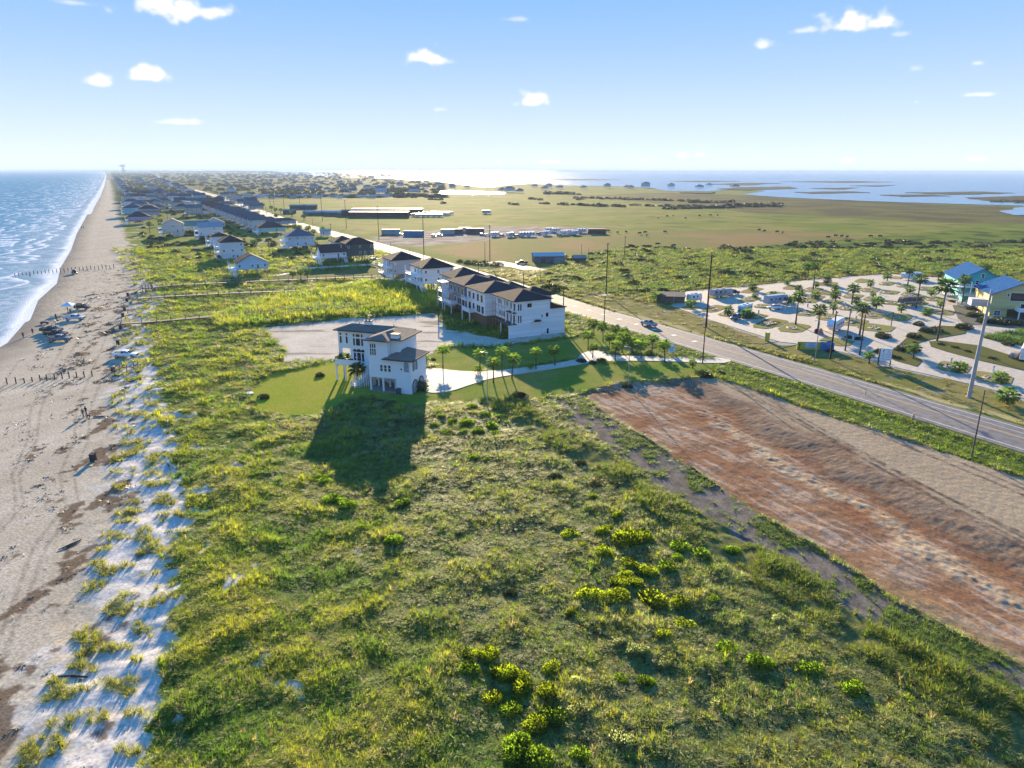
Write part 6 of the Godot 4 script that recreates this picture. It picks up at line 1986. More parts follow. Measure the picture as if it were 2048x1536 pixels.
func text(parent: Node, s: String, at: Vector3, h: float, mat: Material, bold := true) -> void:
	var t := TextMesh.new()
	var f := SystemFont.new()
	f.font_names = PackedStringArray(["Droid Sans"])
	f.font_weight = 700 if bold else 400
	t.font = f
	t.font_size = 32
	t.pixel_size = h / 24.0
	t.depth = 0.02
	t.text = s
	t.material = mat
	var o := MeshInstance3D.new()
	o.mesh = t
	o.name = "lettering"
	parent.add_child(o, true)
	o.position = at
func script_bars(parent: Node, at: Vector3, w: float, h: float, seed_: int, mat: Material) -> void:   # a line of writing too far off to be read: its word shapes
	var r := RandomNumberGenerator.new()
	r.seed = seed_
	var mb := MB.new()
	var x := -w * 0.5
	while x < w * 0.5 - h * 0.3:
		var l := h * r.randf_range(0.35, 0.6)
		var t := r.randi() % 3
		mb.box(at + Vector3(x + l * 0.5, 0, 0), Vector3(l * 0.3, h * (0.75 if t else 1.0), 0.02))
		mb.box(at + Vector3(x + l * 0.55, h * (0.3 if t == 1 else -0.3), 0), Vector3(l * 0.75, h * 0.2, 0.021))
		x += l * (1.25 if r.randf() < 0.8 else 2.2)
	obj("lettering", mb, mat, parent)
func signs() -> void:
	# the low yellow wall with the campground's name, blue bin enclosure behind it
	var t := thing("entrance_wall_sign", "low bright yellow wall with a pale blue lettered panel at the campground entrance", "sign", on_land(spot(1622, 699)), -0.12)
	var ym := paint(lin(0.50, 0.48, 0.04), 0.8)
	var mb := MB.new()
	mb.box(Vector3(-0.9, 1.0, 0), Vector3(5.4, 2.0, 0.3))
	obj("wall", mb, ym, t)
	mb = MB.new()
	mb.box(Vector3(2.75, 1.05, 0.1), Vector3(1.9, 2.3, 0.5))
	obj("pillar", mb, paint(lin(0.46, 0.48, 0.10), 0.8), t)
	mb = MB.new()
	mb.box(Vector3(-0.9, 2.04, 0), Vector3(5.6, 0.1, 0.42))
	obj("coping", mb, paint(lin(0.6, 0.62, 0.4), 0.8), t)
	mb = MB.new()
	mb.box(Vector3(-0.1, 1.2, 0.17), Vector3(2.9, 1.35, 0.06))
	obj("panel", mb, paint(lin(0.42, 0.52, 0.68), 0.7, "none"), t)
	var ink := paint(lin(0.02, 0.05, 0.16), 0.7, "none")
	for i in 3: script_bars(t, Vector3(0.0, 1.62 - i * 0.42, 0.21), [2.0, 1.6, 2.2][i], 0.3, 5 + i, ink)
	for x in [-3.1, 2.75]:       # a little palm painted at each end
		mb = MB.new()
		mb.bar(Vector3(x, 0.2, 0.3 if x > 0 else 0.2), Vector3(x + 0.08, 1.3, 0.3 if x > 0 else 0.2), 0.14)
		for k in 6:
			var a := 0.3 + k * 0.5
			mb.bar(Vector3(x + 0.08, 1.3, 0.37 if x > 0 else 0.2), Vector3(x + 0.08 + cos(a) * 0.5, 1.3 + sin(a) * 0.35, 0.37 if x > 0 else 0.2), 0.12, 0.04)
		obj("palm_emblem", mb, paint(lin(0.04, 0.07, 0.02), 0.8, "none"), t)
	var b := thing("blue_enclosure", "bright blue fenced bin enclosure at the right end of the yellow wall", "enclosure", on_land(spot(1654, 701)), -0.12)
	mb = MB.new()
	for i in 7:
		var p := MB.new()
		p.box(Vector3(-1.35 + i * 0.45, 1.05, 0.0), Vector3(0.43, 2.1, 0.08))
		obj("fence_board", p, paint(lin(0.02, 0.18, 0.48), 0.7), b)
	mb.box(Vector3(-1.6, 1.05, -1.2), Vector3(0.1, 2.1, 2.4)); mb.box(Vector3(1.6, 1.05, -1.2), Vector3(0.1, 2.1, 2.4)); mb.box(Vector3(0, 1.05, -2.4), Vector3(3.3, 2.1, 0.1))
	obj("side_fence", mb, paint(lin(0.02, 0.14, 0.36), 0.7), b)
	# the white notice board on two posts
	var n := thing("notice_board", "large white lettered notice board on two dark posts beside the highway", "sign", on_land(spot(1767, 733)), -0.25)
	for x in [-1.3, 1.3]:
		mb = MB.new()
		mb.bar(Vector3(x, -0.3, 0), Vector3(x, 4.3, 0), 0.26)
		obj("post", mb, paint(lin(0.03, 0.035, 0.045), 0.8), n)
	mb = MB.new()
	mb.box(Vector3(0.1, 2.95, 0.12), Vector3(2.5, 2.9, 0.1))
	obj("board", mb, paint(lin(0.78, 0.80, 0.84), 0.6, "none"), n)
	var blue := paint(lin(0.06, 0.22, 0.34), 0.7, "none")
	var nav := paint(lin(0.03, 0.04, 0.09), 0.7, "none")
	script_bars(n, Vector3(0.6, 4.15, 0.19), 1.2, 0.2, 11, nav)
	script_bars(n, Vector3(0.65, 3.83, 0.19), 0.4, 0.2, 12, nav)
	script_bars(n, Vector3(0.65, 3.5, 0.19), 0.75, 0.24, 13, nav)
	script_bars(n, Vector3(0.1, 3.06, 0.19), 2.2, 0.26, 14, nav)
	script_bars(n, Vector3(0.1, 2.62, 0.19), 2.2, 0.24, 15, blue)
	script_bars(n, Vector3(0.1, 2.28, 0.19), 2.1, 0.18, 16, blue)
	script_bars(n, Vector3(0.1, 1.86, 0.19), 2.1, 0.28, 17, nav)
	mb = MB.new()      # the curled emblem at the top left
	mb.tube([Vector3(-0.45, 4.25, 0.19), Vector3(-0.35, 4.1, 0.19), Vector3(-0.5, 3.85, 0.19), Vector3(-0.62, 3.6, 0.19), Vector3(-0.45, 3.45, 0.19), Vector3(-0.35, 3.55, 0.19)], [0.05, 0.09, 0.1, 0.07, 0.05, 0.02], 6)
	obj("emblem", mb, nav, n)
	mb = MB.new()
	mb.box(Vector3(0.1, 0.12, 0.3), Vector3(2.9, 0.24, 0.9))
	obj("stone_bed", mb, paint(lin(0.6, 0.57, 0.5), 0.9, "rust"), n)
	# pale blue sale sign by the drive
	var s := thing("sale_sign", "pale blue and white sign board beside the driveway's mouth", "sign", on_land(spot(1342, 710)), -0.2)
	for x in [-0.75, 0.75]:
		mb = MB.new()
		mb.bar(Vector3(x, -0.2, 0), Vector3(x, 2.7, 0), 0.12)
		obj("post", mb, paint(lin(0.7, 0.7, 0.7), 0.7), s)
	mb = MB.new()
	mb.box(Vector3(0, 1.75, 0.08), Vector3(1.5, 1.75, 0.06))
	obj("board", mb, paint(lin(0.66, 0.75, 0.80), 0.6, "none"), s)
	mb = MB.new()
	mb.box(Vector3(0.05, 1.65, 0.115), Vector3(0.95, 1.1, 0.02))
	obj("picture", mb, paint(lin(0.32, 0.48, 0.72), 0.6, "none"), s)
	script_bars(s, Vector3(0.0, 2.42, 0.12), 0.8, 0.14, 21, paint(lin(0.2, 0.25, 0.4), 0.6, "none"))
	script_bars(s, Vector3(0.0, 1.2, 0.135), 0.7, 0.16, 22, paint(lin(0.1, 0.2, 0.35), 0.6, "none"))
	# yellow pillar at the entrance
	var y := thing("gate_pillar", "square yellow pillar on the left side of the campground entrance", "pillar", on_land(spot(1534, 682)), 0.2)
	mb = MB.new()
	mb.box(Vector3(0, 1.15, 0), Vector3(0.9, 2.3, 0.9))
	obj("shaft", mb, ym, y)
	mb = MB.new()
	mb.box(Vector3(0, 2.36, 0), Vector3(1.1, 0.14, 1.1))
	obj("cap", mb, paint(lin(0.55, 0.55, 0.3), 0.8), y)
	# road-work drum by the verge
	var d := thing("traffic_drum", "orange and white striped drum standing on the highway's near edge", "traffic drum", on_land(spot(1826, 838)))
	for i in 5:
		mb = MB.new()
		mb.cyl(Vector3(0, 0.08 + i * 0.19, 0), Vector3(0, 0.27 + i * 0.19, 0), 0.30 - i * 0.02, 12, 0.28 - i * 0.02)
		obj("band", mb, paint(lin(0.75, 0.18, 0.05) if i % 2 == 0 else lin(0.75, 0.75, 0.75), 0.6, "none"), d)
	mb = MB.new()
	mb.cyl(Vector3(0, 0, 0), Vector3(0, 0.09, 0), 0.42, 12)
	obj("base", mb, paint(lin(0.03, 0.03, 0.03), 0.9), d)
	mb = MB.new()
	mb.box(Vector3(0, 0.5, 0), Vector3(0.14, 1.0, 0.05))
	var mk := obj("road_marker_post", mb, paint(lin(0.25, 0.28, 0.33), 0.7))
	mk.position = spot(1731, 790)
	tag(mk, "slim grey marker post standing on the highway's near edge line", "marker post")

func blue_roof(c: Color) -> Material:
	var m := paint(c, 1.0, "roof")
	m.metallic_specular = 0.1
	return m
func park_houses() -> void:
	var blue := lin(0.03, 0.15, 0.40)
	var fr := Color(0.93, 0.93, 0.93)
	var trim := paint(fr, 0.7, "none")
	# turquoise house: a tall gable end towards us with a white two-storey porch and a long stair
	var t := thing("turquoise_house", "turquoise gabled stilt house with white porch and blue roof behind the campground palms", "house", on_land(spot(1940, 606)), -0.30)
	var w := MB.new()
	w.span(Vector3(-4.5, 3.0, -19.0), Vector3(9.0, 8.2, 0.0))
	gable_end(w, -4.5, 9.0, -19.0, 0.0, 8.2, 3.8, true)
	w.span(Vector3(-2.0, -0.2, -18.0), Vector3(8.5, 3.0, -2.0))
	obj("wall", w, paint(lin(0.03, 0.46, 0.52), 0.8, "siding"), t)
	var r := MB.new()
	gable_roof(r, -5.2, 9.7, -19.8, 0.9, 7.85, 4.15, true)
	obj("roof", r, blue_roof(blue), t)
	for y in [3.0, 5.9]:
		var d := MB.new()
		d.span(Vector3(-8.5, y - 0.2, -6.0), Vector3(6.0, y, 2.6))
		obj("porch_deck", d, trim, t)
		var rl := MB.new()
		railing(rl, Vector3(-8.4, y, 2.5), Vector3(5.9, y, 2.5), 1.0, 1.2)
		railing(rl, Vector3(-8.4, y, -5.9), Vector3(-8.4, y, 2.5), 1.0, 1.2)
		obj("railing", rl, trim, t)
	for x in [-8.3, -4.8, -1.2, 2.4, 5.8]:
		var p := MB.new()
		p.span(Vector3(x - 0.15, -0.2, 2.25), Vector3(x + 0.15, 8.0, 2.55))
		obj("porch_post", p, trim, t)
	for q in [[-3.0, 4.7], [0.5, 4.7], [4.0, 4.7], [-2.6, 7.3], [1.0, 7.3], [4.4, 7.3], [2.4, 9.6]]:
		window(t, Vector3(q[0], q[1], 0.0), 0, 1.1, 1.5, 1, 2, fr, Color(0.08, 0.14, 0.18))
	for i in 4: window(t, Vector3(9.0, 6.2, -3.0 - i * 4.0), RIGHT, 1.4, 1.5, 2, 1, fr)
	var st := MB.new()
	stair(st, Vector3(-3.5, 0, 8.4), Vector3(0.8, 3.0, 3.0), 1.6)
	railing(st, Vector3(-6.5, 0.2, 8.6), Vector3(-2.0, 0.2, 8.6), 1.2, 0.8)
	obj("stair", st, trim, t)
	# yellow house
	var y := thing("yellow_house", "pale yellow gabled house with a big dark window and white balcony, at the right edge", "house", on_land(spot(2020, 636)), -0.30)
	w = MB.new()
	w.span(Vector3(-6.0, 2.8, -17.0), Vector3(9.5, 7.4, 0.0))
	gable_end(w, -6.0, 9.5, -17.0, 0.0, 7.4, 3.6, true)
	w.span(Vector3(-5.7, -0.2, -16.0), Vector3(-1.0, 2.8, -0.6))
	obj("wall", w, paint(lin(0.62, 0.55, 0.24), 0.8, "siding"), y)
	r = MB.new()
	gable_roof(r, -6.7, 10.2, -17.8, 0.8, 7.05, 3.95, true)
	obj("roof", r, blue_roof(blue), y)
	window(y, Vector3(1.0, 6.7, 0.0), 0, 4.2, 2.7, 1, 1, fr, Color(0.03, 0.13, 0.20))
	for x in [-1.7, 3.7]: window(y, Vector3(x, 7.2, 0.0), 0, 0.6, 1.1, 1, 1, fr, Color(0.03, 0.06, 0.1))
	window(y, Vector3(3.4, 3.9, 0.0), 0, 2.6, 1.5, 2, 1, fr, Color(0.06, 0.12, 0.15))
	window(y, Vector3(-3.6, 1.3, -0.6), 0, 1.8, 1.6, 2, 2, fr, Color(0.1, 0.25, 0.4))
	var d2 := MB.new()
	d2.span(Vector3(0.8, 2.55, 0.0), Vector3(9.5, 2.78, 3.6))
	obj("balcony", d2, trim, y)
	var rl2 := MB.new()
	railing(rl2, Vector3(0.9, 2.78, 3.5), Vector3(9.4, 2.78, 3.5), 1.0, 0.9, true)
	railing(rl2, Vector3(0.9, 2.78, 0.1), Vector3(0.9, 2.78, 3.5), 1.0, 0.9, true)
	obj("railing", rl2, trim, y)
	for x in [1.1, 3.8, 6.5, 9.2]:
		var p := MB.new()
		p.span(Vector3(x - 0.15, -0.2, 3.2), Vector3(x + 0.15, 2.55, 3.5))
		obj("post", p, trim, y)
	var cn := MB.new()      # the roofed link between the two
	cn.span(Vector3(-10.5, 2.8, -7.0), Vector3(-6.02, 5.0, -3.0))
	obj("link", cn, paint(lin(0.6, 0.55, 0.55), 0.8, "siding"), y)

# ---------------------------------------------------------------- poles and palms
func pole(p: Vector3, h: float, r: float, label: String, group: String, col: Color, arms := 1) -> void:
	var t := thing("utility_pole", label, "utility pole", on_land(p), GRID_TURN + 0.5, group)
	var mb := MB.new()
	mb.cyl(Vector3(0, -0.5, 0), Vector3(0, h, 0), r, 8, r * 0.65)
	var m := paint(col, 0.9, "wood")
	obj("shaft", mb, m, t)
	for k in arms:
		mb = MB.new()
		mb.bar(Vector3(-1.3, h - 0.6 - k * 1.6, 0.15), Vector3(1.3, h - 0.6 - k * 1.6, 0.15), 0.13)
		var a := obj("crossarm", mb, m, t)
		for x in [-1.2, -0.5, 0.5, 1.2]:
			var q := MB.new()
			q.cyl(Vector3(x, h - 0.55 - k * 1.6, 0.15), Vector3(x, h - 0.3 - k * 1.6, 0.15), 0.06, 6)
			obj("insulator", q, paint(lin(0.3, 0.28, 0.26), 0.4), a)
func poles_and_palms() -> void:
	var tar := lin(0.028, 0.024, 0.022)
	var grey := lin(0.12, 0.11, 0.10)
	# base x, base y, top y, radius, arms, grey?, label
	for q in [[1412, 654, 507, 0.30, 1, 0, "tall tarred pole on the verge in front of the campground's left end"], [1212, 588, 485, 0.22, 1, 0, "dark pole with crossarm at the bend in the dirt track"], [1208, 652, 592, 0.16, 0, 0, "short dark pole just behind the driveway palms"], [1405, 726, 643, 0.16, 0, 0, "bare dark pole beside the driveway's mouth"], [1660, 719, 622, 0.24, 1, 0, "dark pole behind the blue enclosure"], [1690, 702, 621, 0.2, 1, 1, "greenish grey pole with a crossarm beside the fifth-wheel trailer"], [1719, 711, 628, 0.2, 0, 0, "dark bare pole right of the fifth-wheel trailer"], [1782, 652, 624, 0.13, 0, 0, "short dark pole in front of the big round campground bush"], [1943, 914, 780, 0.13, 0, 1, "slim weathered pole on the verge below the highway at right"], [980, 531, 450, 0.22, 1, 1, "tall grey pole in the bushes beside the dirt track"], [970, 521, 483, 0.15, 0, 0, "shorter pole left of the tall grey pole in the roadside bushes"], [848, 507, 422, 0.22, 1, 0, "tall dark pole beyond the grey stilt house"], [758, 480, 412, 0.22, 1, 0, "tall dark pole at the corner of the vehicle yard"], [693, 457, 400, 0.22, 1, 0, "tall pole in the grass before the storage sheds"], [645, 443, 390, 0.22, 1, 0, "tall dark pole in front of the fenced work yard"], [600, 413, 388, 0.22, 1, 0, "pole beside the green-roofed work shed"], [569, 424, 381, 0.22, 1, 0, "tall pole left of the fenced work yard"], [541, 415, 380, 0.22, 1, 0, "leftmost tall pole in the roadside pasture"], [663, 479, 447, 0.15, 1, 0, "roadside pole beside the white booth"], [587, 448, 429, 0.15, 1, 0, "roadside pole across from the fenced work yard"], [533, 432, 413, 0.15, 1, 0, "roadside pole beyond the condominium row"], [568, 441, 424, 0.13, 0, 0, "thin roadside pole in front of the dark flat roof"], [627, 467, 437, 0.13, 0, 0, "thin roadside pole behind the slate-blue roof"], [635, 490, 469, 0.13, 0, 0, "thin pole beside the slate-blue-roofed house"], [540, 519, 487, 0.14, 0, 1, "street pole at the village street, the left one of two"], [546, 513, 489, 0.14, 0, 1, "street pole at the village street, the right one of two"], [1047, 598, 545, 0.17, 1, 0, "roadside pole rising behind the roofs of the townhouses"], [957, 548, 525, 0.15, 1, 0, "roadside pole beyond the farthest townhouse"], [1126, 655, 573, 0.2, 0, 0, "dark pole at the landward corner of the nearest townhouse"], [782, 502, 483, 0.14, 0, 0, "short roadside pole beyond the grey stilt house"], [1080, 560, 527, 0.14, 0, 1, "slim pole in front of the rusty shed"], [1163, 508, 487, 0.14, 0, 1, "slim pole behind the rusty shed's bush"], [1177, 518, 495, 0.13, 0, 1, "slim pole right of the rusty shed"], [1249, 512, 472, 0.18, 1, 0, "pole standing at the edge of the brown field"], [820, 512, 497, 0.13, 0, 0, "stubby roadside pole in front of the tall dark pole"], [328, 418, 398, 0.15, 0, 0, "thin pole in the village by the lawn"], [336, 443, 425, 0.15, 0, 0, "thin street pole near the cream gabled house"]]:
		var p := spot(q[0], q[1])
		pole(p, rise(p, q[2]), q[3], q[6], "", grey if q[5] else tar, q[4])
	# more poles up the highway
	for i in 10:
		var p2: Vector2 = Vector2(-202, -654).lerp(Vector2(-859, -1921), i / 9.0) + Vector2(14, -7)
		pole(Vector3(p2.x, 0, p2.y), 15.0, 0.2, "%s nearest dark pole of the line fading away along the far highway" % nth(i), "poles along the far highway", tar, 1)
	# the great steel pole at the right
	var sp := spot(1938, 794)
	var h := rise(sp, 580)
	var t := thing("steel_pole", "very tall pale steel power pole with arms on the verge at the right", "utility pole", sp, 0.35)
	var steel := paint(lin(0.42, 0.44, 0.47), 0.55, "plain", 0.3)
	var mb := MB.new()
	mb.tube([Vector3(0, -0.5, 0), Vector3(0.2, h * 0.5, 0), Vector3(0.5, h, 0)], [0.42, 0.32, 0.2], 12)
	obj("shaft", mb, steel, t)
	for k in 3:
		mb = MB.new()
		var y := h - 0.8 - k * 2.6
		mb.tube([Vector3(0.42, y, 0), Vector3(1.6, y + 0.25, 0), Vector3(2.6, y + 0.7, 0)] if k != 1 else [Vector3(0.4, y, 0), Vector3(-0.9, y + 0.25, 0), Vector3(-1.9, y + 0.7, 0)], [0.1, 0.08, 0.05], 6)
		obj("arm", mb, steel, t)
	mb = MB.new()
	mb.cyl(Vector3(0, 0, 0), Vector3(0, 0.12, 0), 0.62, 12)
	obj("base_plate", mb, steel, t)
	# light poles
	for q in [[975, 816, 708, "thin tall lamp pole at the edge of the driveway lawn", 0.085], [1256, 772, 690, "thin pale lamp pole standing at the dirt lot's edge", 0.09], [1629, 727, 642, "pale lamp pole on the verge in front of the yellow wall", 0.11]]:
		var p := spot(q[0], q[1])
		var hh := rise(p, q[2])
		var l := thing("lamp_post", q[3], "lamp post", on_land(p))
		mb = MB.new()
		mb.cyl(Vector3(0, -0.4, 0), Vector3(0, hh, 0), q[4], 8, q[4] * 0.7)
		obj("shaft", mb, paint(lin(0.35, 0.36, 0.36), 0.6, "none", 0.3), l)
		mb = MB.new()
		mb.bar(Vector3(0, hh, 0), Vector3(-0.8, hh + 0.1, 0), 0.07)
		obj("arm", mb, paint(lin(0.35, 0.36, 0.36), 0.6, "none", 0.3), l)
		mb = MB.new()
		mb.box(Vector3(-0.95, hh + 0.08, 0), Vector3(0.5, 0.14, 0.24))
		obj("lamp_head", mb, paint(lin(0.5, 0.52, 0.54), 0.5), l)
	# flag pole and white globe on the lawn by the dunes
	var fp := thing("flagpole", "thin white pole rising from a round stone base on the seaward lawn", "pole", on_land(spot(498, 789)))
	mb = MB.new()
	mb.cyl(Vector3.ZERO, Vector3(0, 3.6, 0), 0.07, 8, 0.04)
	obj("shaft", mb, paint(lin(0.75, 0.75, 0.75), 0.5), fp)
	mb = MB.new()
	mb.cyl(Vector3.ZERO, Vector3(0, 0.35, 0), 0.9, 12)
	obj("stone_base", mb, paint(lin(0.62, 0.64, 0.66), 0.8), fp)
	# palms: base x, y, crown y, crown radius
	var grp := "palms in two loose rows along the driveway"
	for q in [[1188, 673, 647, 1.9, "palm behind the driveway palms, nearest the townhouse's corner pole"], [1206, 682, 652, 1.9, "tall palm in front of the short dark pole"], [1176, 699, 670, 1.9, "palm at the left end of the roadside palm grove"], [1218, 699, 673, 1.8, "palm in the middle of the roadside palm grove"], [1232, 674, 657, 1.7, "far palm of the roadside palm grove"], [1230, 724, 692, 2.0, "front palm of the roadside palm grove, on the green lawn"], [1244, 706, 674, 2.0, "palm rising above the drive in the roadside grove"], [1250, 687, 664, 1.8, "palm at the back of the grove beside the verge"], [1264, 707, 681, 1.8, "palm behind the thin pale lamp pole"], [1282, 716, 688, 2.0, "palm with a leaning trunk right of the pale lamp pole"], [1304, 702, 677, 1.8, "palm left of the pale blue sign, by the dark bush"], [1329, 724, 689, 1.9, "dark-trunked palm directly left of the pale blue sign"], [1185, 716, 694, 1.5, "drooping brown palm at the bend of the driveway"], [1385, 736, 725, 1.2, "small spiky palm beside the big dark bush at the drive's mouth"],
			[886, 735, 700, 1.7, "leaning palm at the villa's end of the drive lawn"], [960, 748, 706, 1.6, "palm over the drive, left of the thin lamp pole"], [987, 765, 724, 1.7, "palm on the lawn right of the thin lamp pole"], [1004, 747, 702, 1.7, "tall palm above the drive's middle, second row"], [1024, 757, 717, 1.9, "bushy-headed palm standing on the near lawn edge of the drive"], [1072, 738, 704, 1.7, "palm in the townhouse's shade, left of the last"], [1110, 731, 701, 1.6, "palm furthest right in the townhouse's shade"], [956, 747, 737, 1.2, "small brown palm shrub at the lamp pole's foot"], [1061, 739, 734, 0.9, "low brown palm shrub at the drive's edge in shade"]]:
		var p := spot(q[0], q[1])
		palm(p, maxf(1.0, rise(p, q[2]) + 0.2), q[3], q[4], grp, 0.13, true, rng.randf_range(-0.4, 0.4), Color(0.12, 0.19, 0.035) if q[1] > 690 else Color(0.09, 0.14, 0.03))
	palm(spot(690, 757), rise(spot(690, 757), 716), 2.1, "taller left palm before the villa's balcony", "pair of palms before the villa", 0.17, false, -0.3)
	palm(spot(715, 768), rise(spot(715, 768), 736), 2.1, "shorter right palm before the villa's stair", "pair of palms before the villa", 0.18, false, 0.1)
	palm(spot(845, 738), 2.6, 1.7, "bushy brown palm behind the villa's right side at the sand lot", "", 0.16)
	palm(spot(842, 780), 1.0, 1.7, "dark palm bush at the villa's garage corner", "", 0.2, false)
	var cg := "tall palms of the campground"
	for q in [[1626, 580, 531, 2.3, "tall palm beyond the campground's back drive, right one of the pair"], [1615, 558, 533, 2.4, "tall palm beyond the campground's back drive, left one of the pair"], [1591, 650, 592, 2.5, "tall palm on the front grass island right of the white car"], [1598, 585, 575, 1.6, "palm just behind the tall front island palm"], [1703, 609, 575, 2.5, "tall palm in the middle of the campground"], [1636, 657, 618, 2.6, "tall palm behind the yellow wall's lamp pole"], [1719, 670, 614, 2.5, "tall palm right behind the fifth-wheel trailer"], [1815, 572, 540, 2.2, "palm beside the white trailer at the campground's back"], [1832, 617, 556, 2.7, "tall palm right of the vehicle under its awning"], [1874, 682, 571, 2.9, "tallest palm of the campground, on a dark bare trunk"], [1923, 611, 558, 2.5, "tall palm before the turquoise house's porch"], [1961, 610, 577, 2.3, "palm with a pale trunk between turquoise and yellow houses"], [1982, 606, 558, 2.7, "big palm in front of the blue roofs"], [1876, 562, 547, 1.9, "palm at the campground's far right corner"], [1972, 556, 533, 2.2, "palm behind the turquoise house's roof"], [1957, 553, 535, 2.0, "left palm behind the turquoise house's roof"]]:
		var p := spot(q[0], q[1])
		palm(p, rise(p, q[2]), q[3], q[4], cg, 0.22, true, rng.randf_range(-0.3, 0.5), Color(0.05, 0.095, 0.025))
	var sg := "short palms on the grass islands"
	var shorts := [[1505, 581, 572, 2.0], [1509, 596, 590, 1.3], [1546, 594, 588, 1.7], [1574, 569, 566, 1.5], [1581, 611, 598, 1.8], [1631, 576, 567, 1.7], [1654, 569, 560, 1.9], [1630, 597, 588, 1.9], [1671, 603, 588, 2.3], [1670, 580, 573, 1.7], [1666, 628, 612, 1.8], [1712, 610, 600, 1.8], [1741, 574, 565, 1.9], [1746, 595, 587, 1.4], [1752, 618, 602, 2.6], [1774, 562, 550, 2.3], [1819, 586, 577, 1.9], [1862, 592, 584, 1.7], [1837, 605, 596, 1.8], [1880, 617, 606, 1.6], [1802, 626, 613, 1.8], [1852, 631, 622, 2.0], [1380, 617, 604, 1.9], [1455, 632, 619, 1.9], [1494, 636, 627, 2.2], [1918, 745, 732, 1.7], [1997, 765, 752, 1.9], [2014, 808, 788, 2.3], [1986, 622, 602, 2.4], [1316, 604, 592, 2.6], [1826, 718, 695, 2.0], [1738, 727, 709, 1.5]]
	for q in shorts:
		var p := spot(q[0], q[1])
		var rank := 0
		for e in shorts: rank += 1 if e[0] < q[0] and not e[0] in [1316, 1494, 1455] else 0
		var lab := "%s short-trunked palm from the left on the campground's grass islands" % nth(rank)
		if q[0] == 1316: lab = "squat bushy palm left of the low grey-brown hut"
		if q[0] == 2014: lab = "round-headed palm on the verge at the right edge"
		if q[0] == 1826: lab = "glossy palm on the bed right of the white notice board"
		if q[0] == 1738: lab = "thin sparse palm left of the white notice board"
		if q[0] == 1918: lab = "short palm on the grass island left of the great steel pole"
		if q[0] == 1997: lab = "short palm on the grass island right of the great steel pole"
		if q[0] == 1986: lab = "sunlit fan palm in front of the yellow house's corner"
		if q[0] == 1494: lab = "bushy palm beside the motorhome's front"
		if q[0] == 1455: lab = "short palm on the island just left of the motorhome"
		palm(p, maxf(1.2, rise(p, q[2])), q[3], lab, sg if "short-trunked" in lab else "", 0.2, true, rng.randf_range(-0.2, 0.2), Color(0.07, 0.13, 0.03))
	for q in [[586, 556, 553], [602, 556, 549], [615, 557, 547]]:
		palm(spot(q[0], q[1]), 1.6 + (q[1] - q[2]) * 0.16, 1.8, ["leftmost small palm on the village lawn", "middle small palm on the village lawn", "rightmost small palm on the village lawn"][int((q[0] - 586) / 14)], "small palms on the village lawn", 0.2)
	var vp := 0
	for q in [[509, 498, 483], [618, 478, 455], [645, 470, 458], [552, 426, 418], [553, 440, 430], [628, 470, 462], [596, 465, 455], [590, 462, 452], [600, 463, 453], [300, 466, 447], [322, 452, 440]]:
		var p := spot(q[0], q[1])
		palm(p, maxf(2.0, rise(p, q[2])), 2.6, ["street palm by the tall white house", "palm left of the white booth", "palm right behind the white booth", "first palm by the condo row's end", "second palm by the condo row's end", "palm in the roadside strip by the booth", "leftmost palm behind the slate-blue roof", "middle palm behind the slate-blue roof", "rightmost palm behind the slate-blue roof", "palm beside the lavender house", "palm behind the cream gabled house"][vp], "palms of the beach village", 0.22)
		vp += 1
	for i in 16:
		var p2 := Vector2(-202, -654).lerp(Vector2(-600, -1430), i / 15.0) + Vector2(13, -6)
		palm(Vector3(p2.x, 0, p2.y), 4.5, 2.6, "%s nearest small palm in the row along the far highway" % nth(i), "palms along the far highway", 0.22, false)

# ---------------------------------------------------------------- vehicles (nose towards +x, wheels on y = 0)
func section(y0: float, y1: float, half0: float, half1: float, x: float) -> Array:
	return [Vector3(x, y0, -half0), Vector3(x, y1, -half1), Vector3(x, y1, half1), Vector3(x, y0, half0)]
func body_of(rows: Array) -> MB:      # rows: x, bottom, top, half width below, half width above
	var mb := MB.new()
	var rr := []
	for q in rows:
		var b: float = minf(0.09, (q[2] - q[1]) * 0.3)
		rr.append([Vector3(q[0], q[1], -q[3] + b), Vector3(q[0], q[1] + b, -q[3]), Vector3(q[0], q[2] - b, -q[4]), Vector3(q[0], q[2], -q[4] + b), Vector3(q[0], q[2], q[4] - b), Vector3(q[0], q[2] - b, q[4]), Vector3(q[0], q[1] + b, q[3]), Vector3(q[0], q[1], q[3] - b)])
	mb.loft(rr)
	return mb
func wheel_at(t: Node3D, x: float, z: float, r: float) -> void:
	var mb := MB.new()
	mb.cyl(Vector3(x, r, z - 0.13), Vector3(x, r, z + 0.13), r, 16)
	var w := obj("wheel", mb, paint(lin(0.02, 0.02, 0.021), 0.9, "none"), t)
	mb = MB.new()
	mb.cyl(Vector3(x, r, z - 0.145), Vector3(x, r, z + 0.145), r * 0.6, 12)
	obj("rim", mb, paint(lin(0.4, 0.41, 0.43), 0.35, "none", 0.6), w)
func car_paint(c: Color) -> StandardMaterial3D:
	var m := paint(c, 0.4, "none", 0.0)
	m.clearcoat_enabled = c.v > 0.4
	m.clearcoat = 0.35
	m.clearcoat_roughness = 0.1
	return m
func pane_strip(t: Node3D, rows: Array, nm := "window") -> void:
	var mb := MB.new()
	for q in rows:
		for s in [-1.0, 1.0]:
			mb.face([Vector3(q[0], q[2], s * q[6]), Vector3(q[1], q[3], s * q[6]), Vector3(q[1], q[5], s * q[7]), Vector3(q[0], q[4], s * q[7])], Vector3(0, 0, s))
	obj(nm, mb, glass(Color(0.05, 0.06, 0.075)), t)
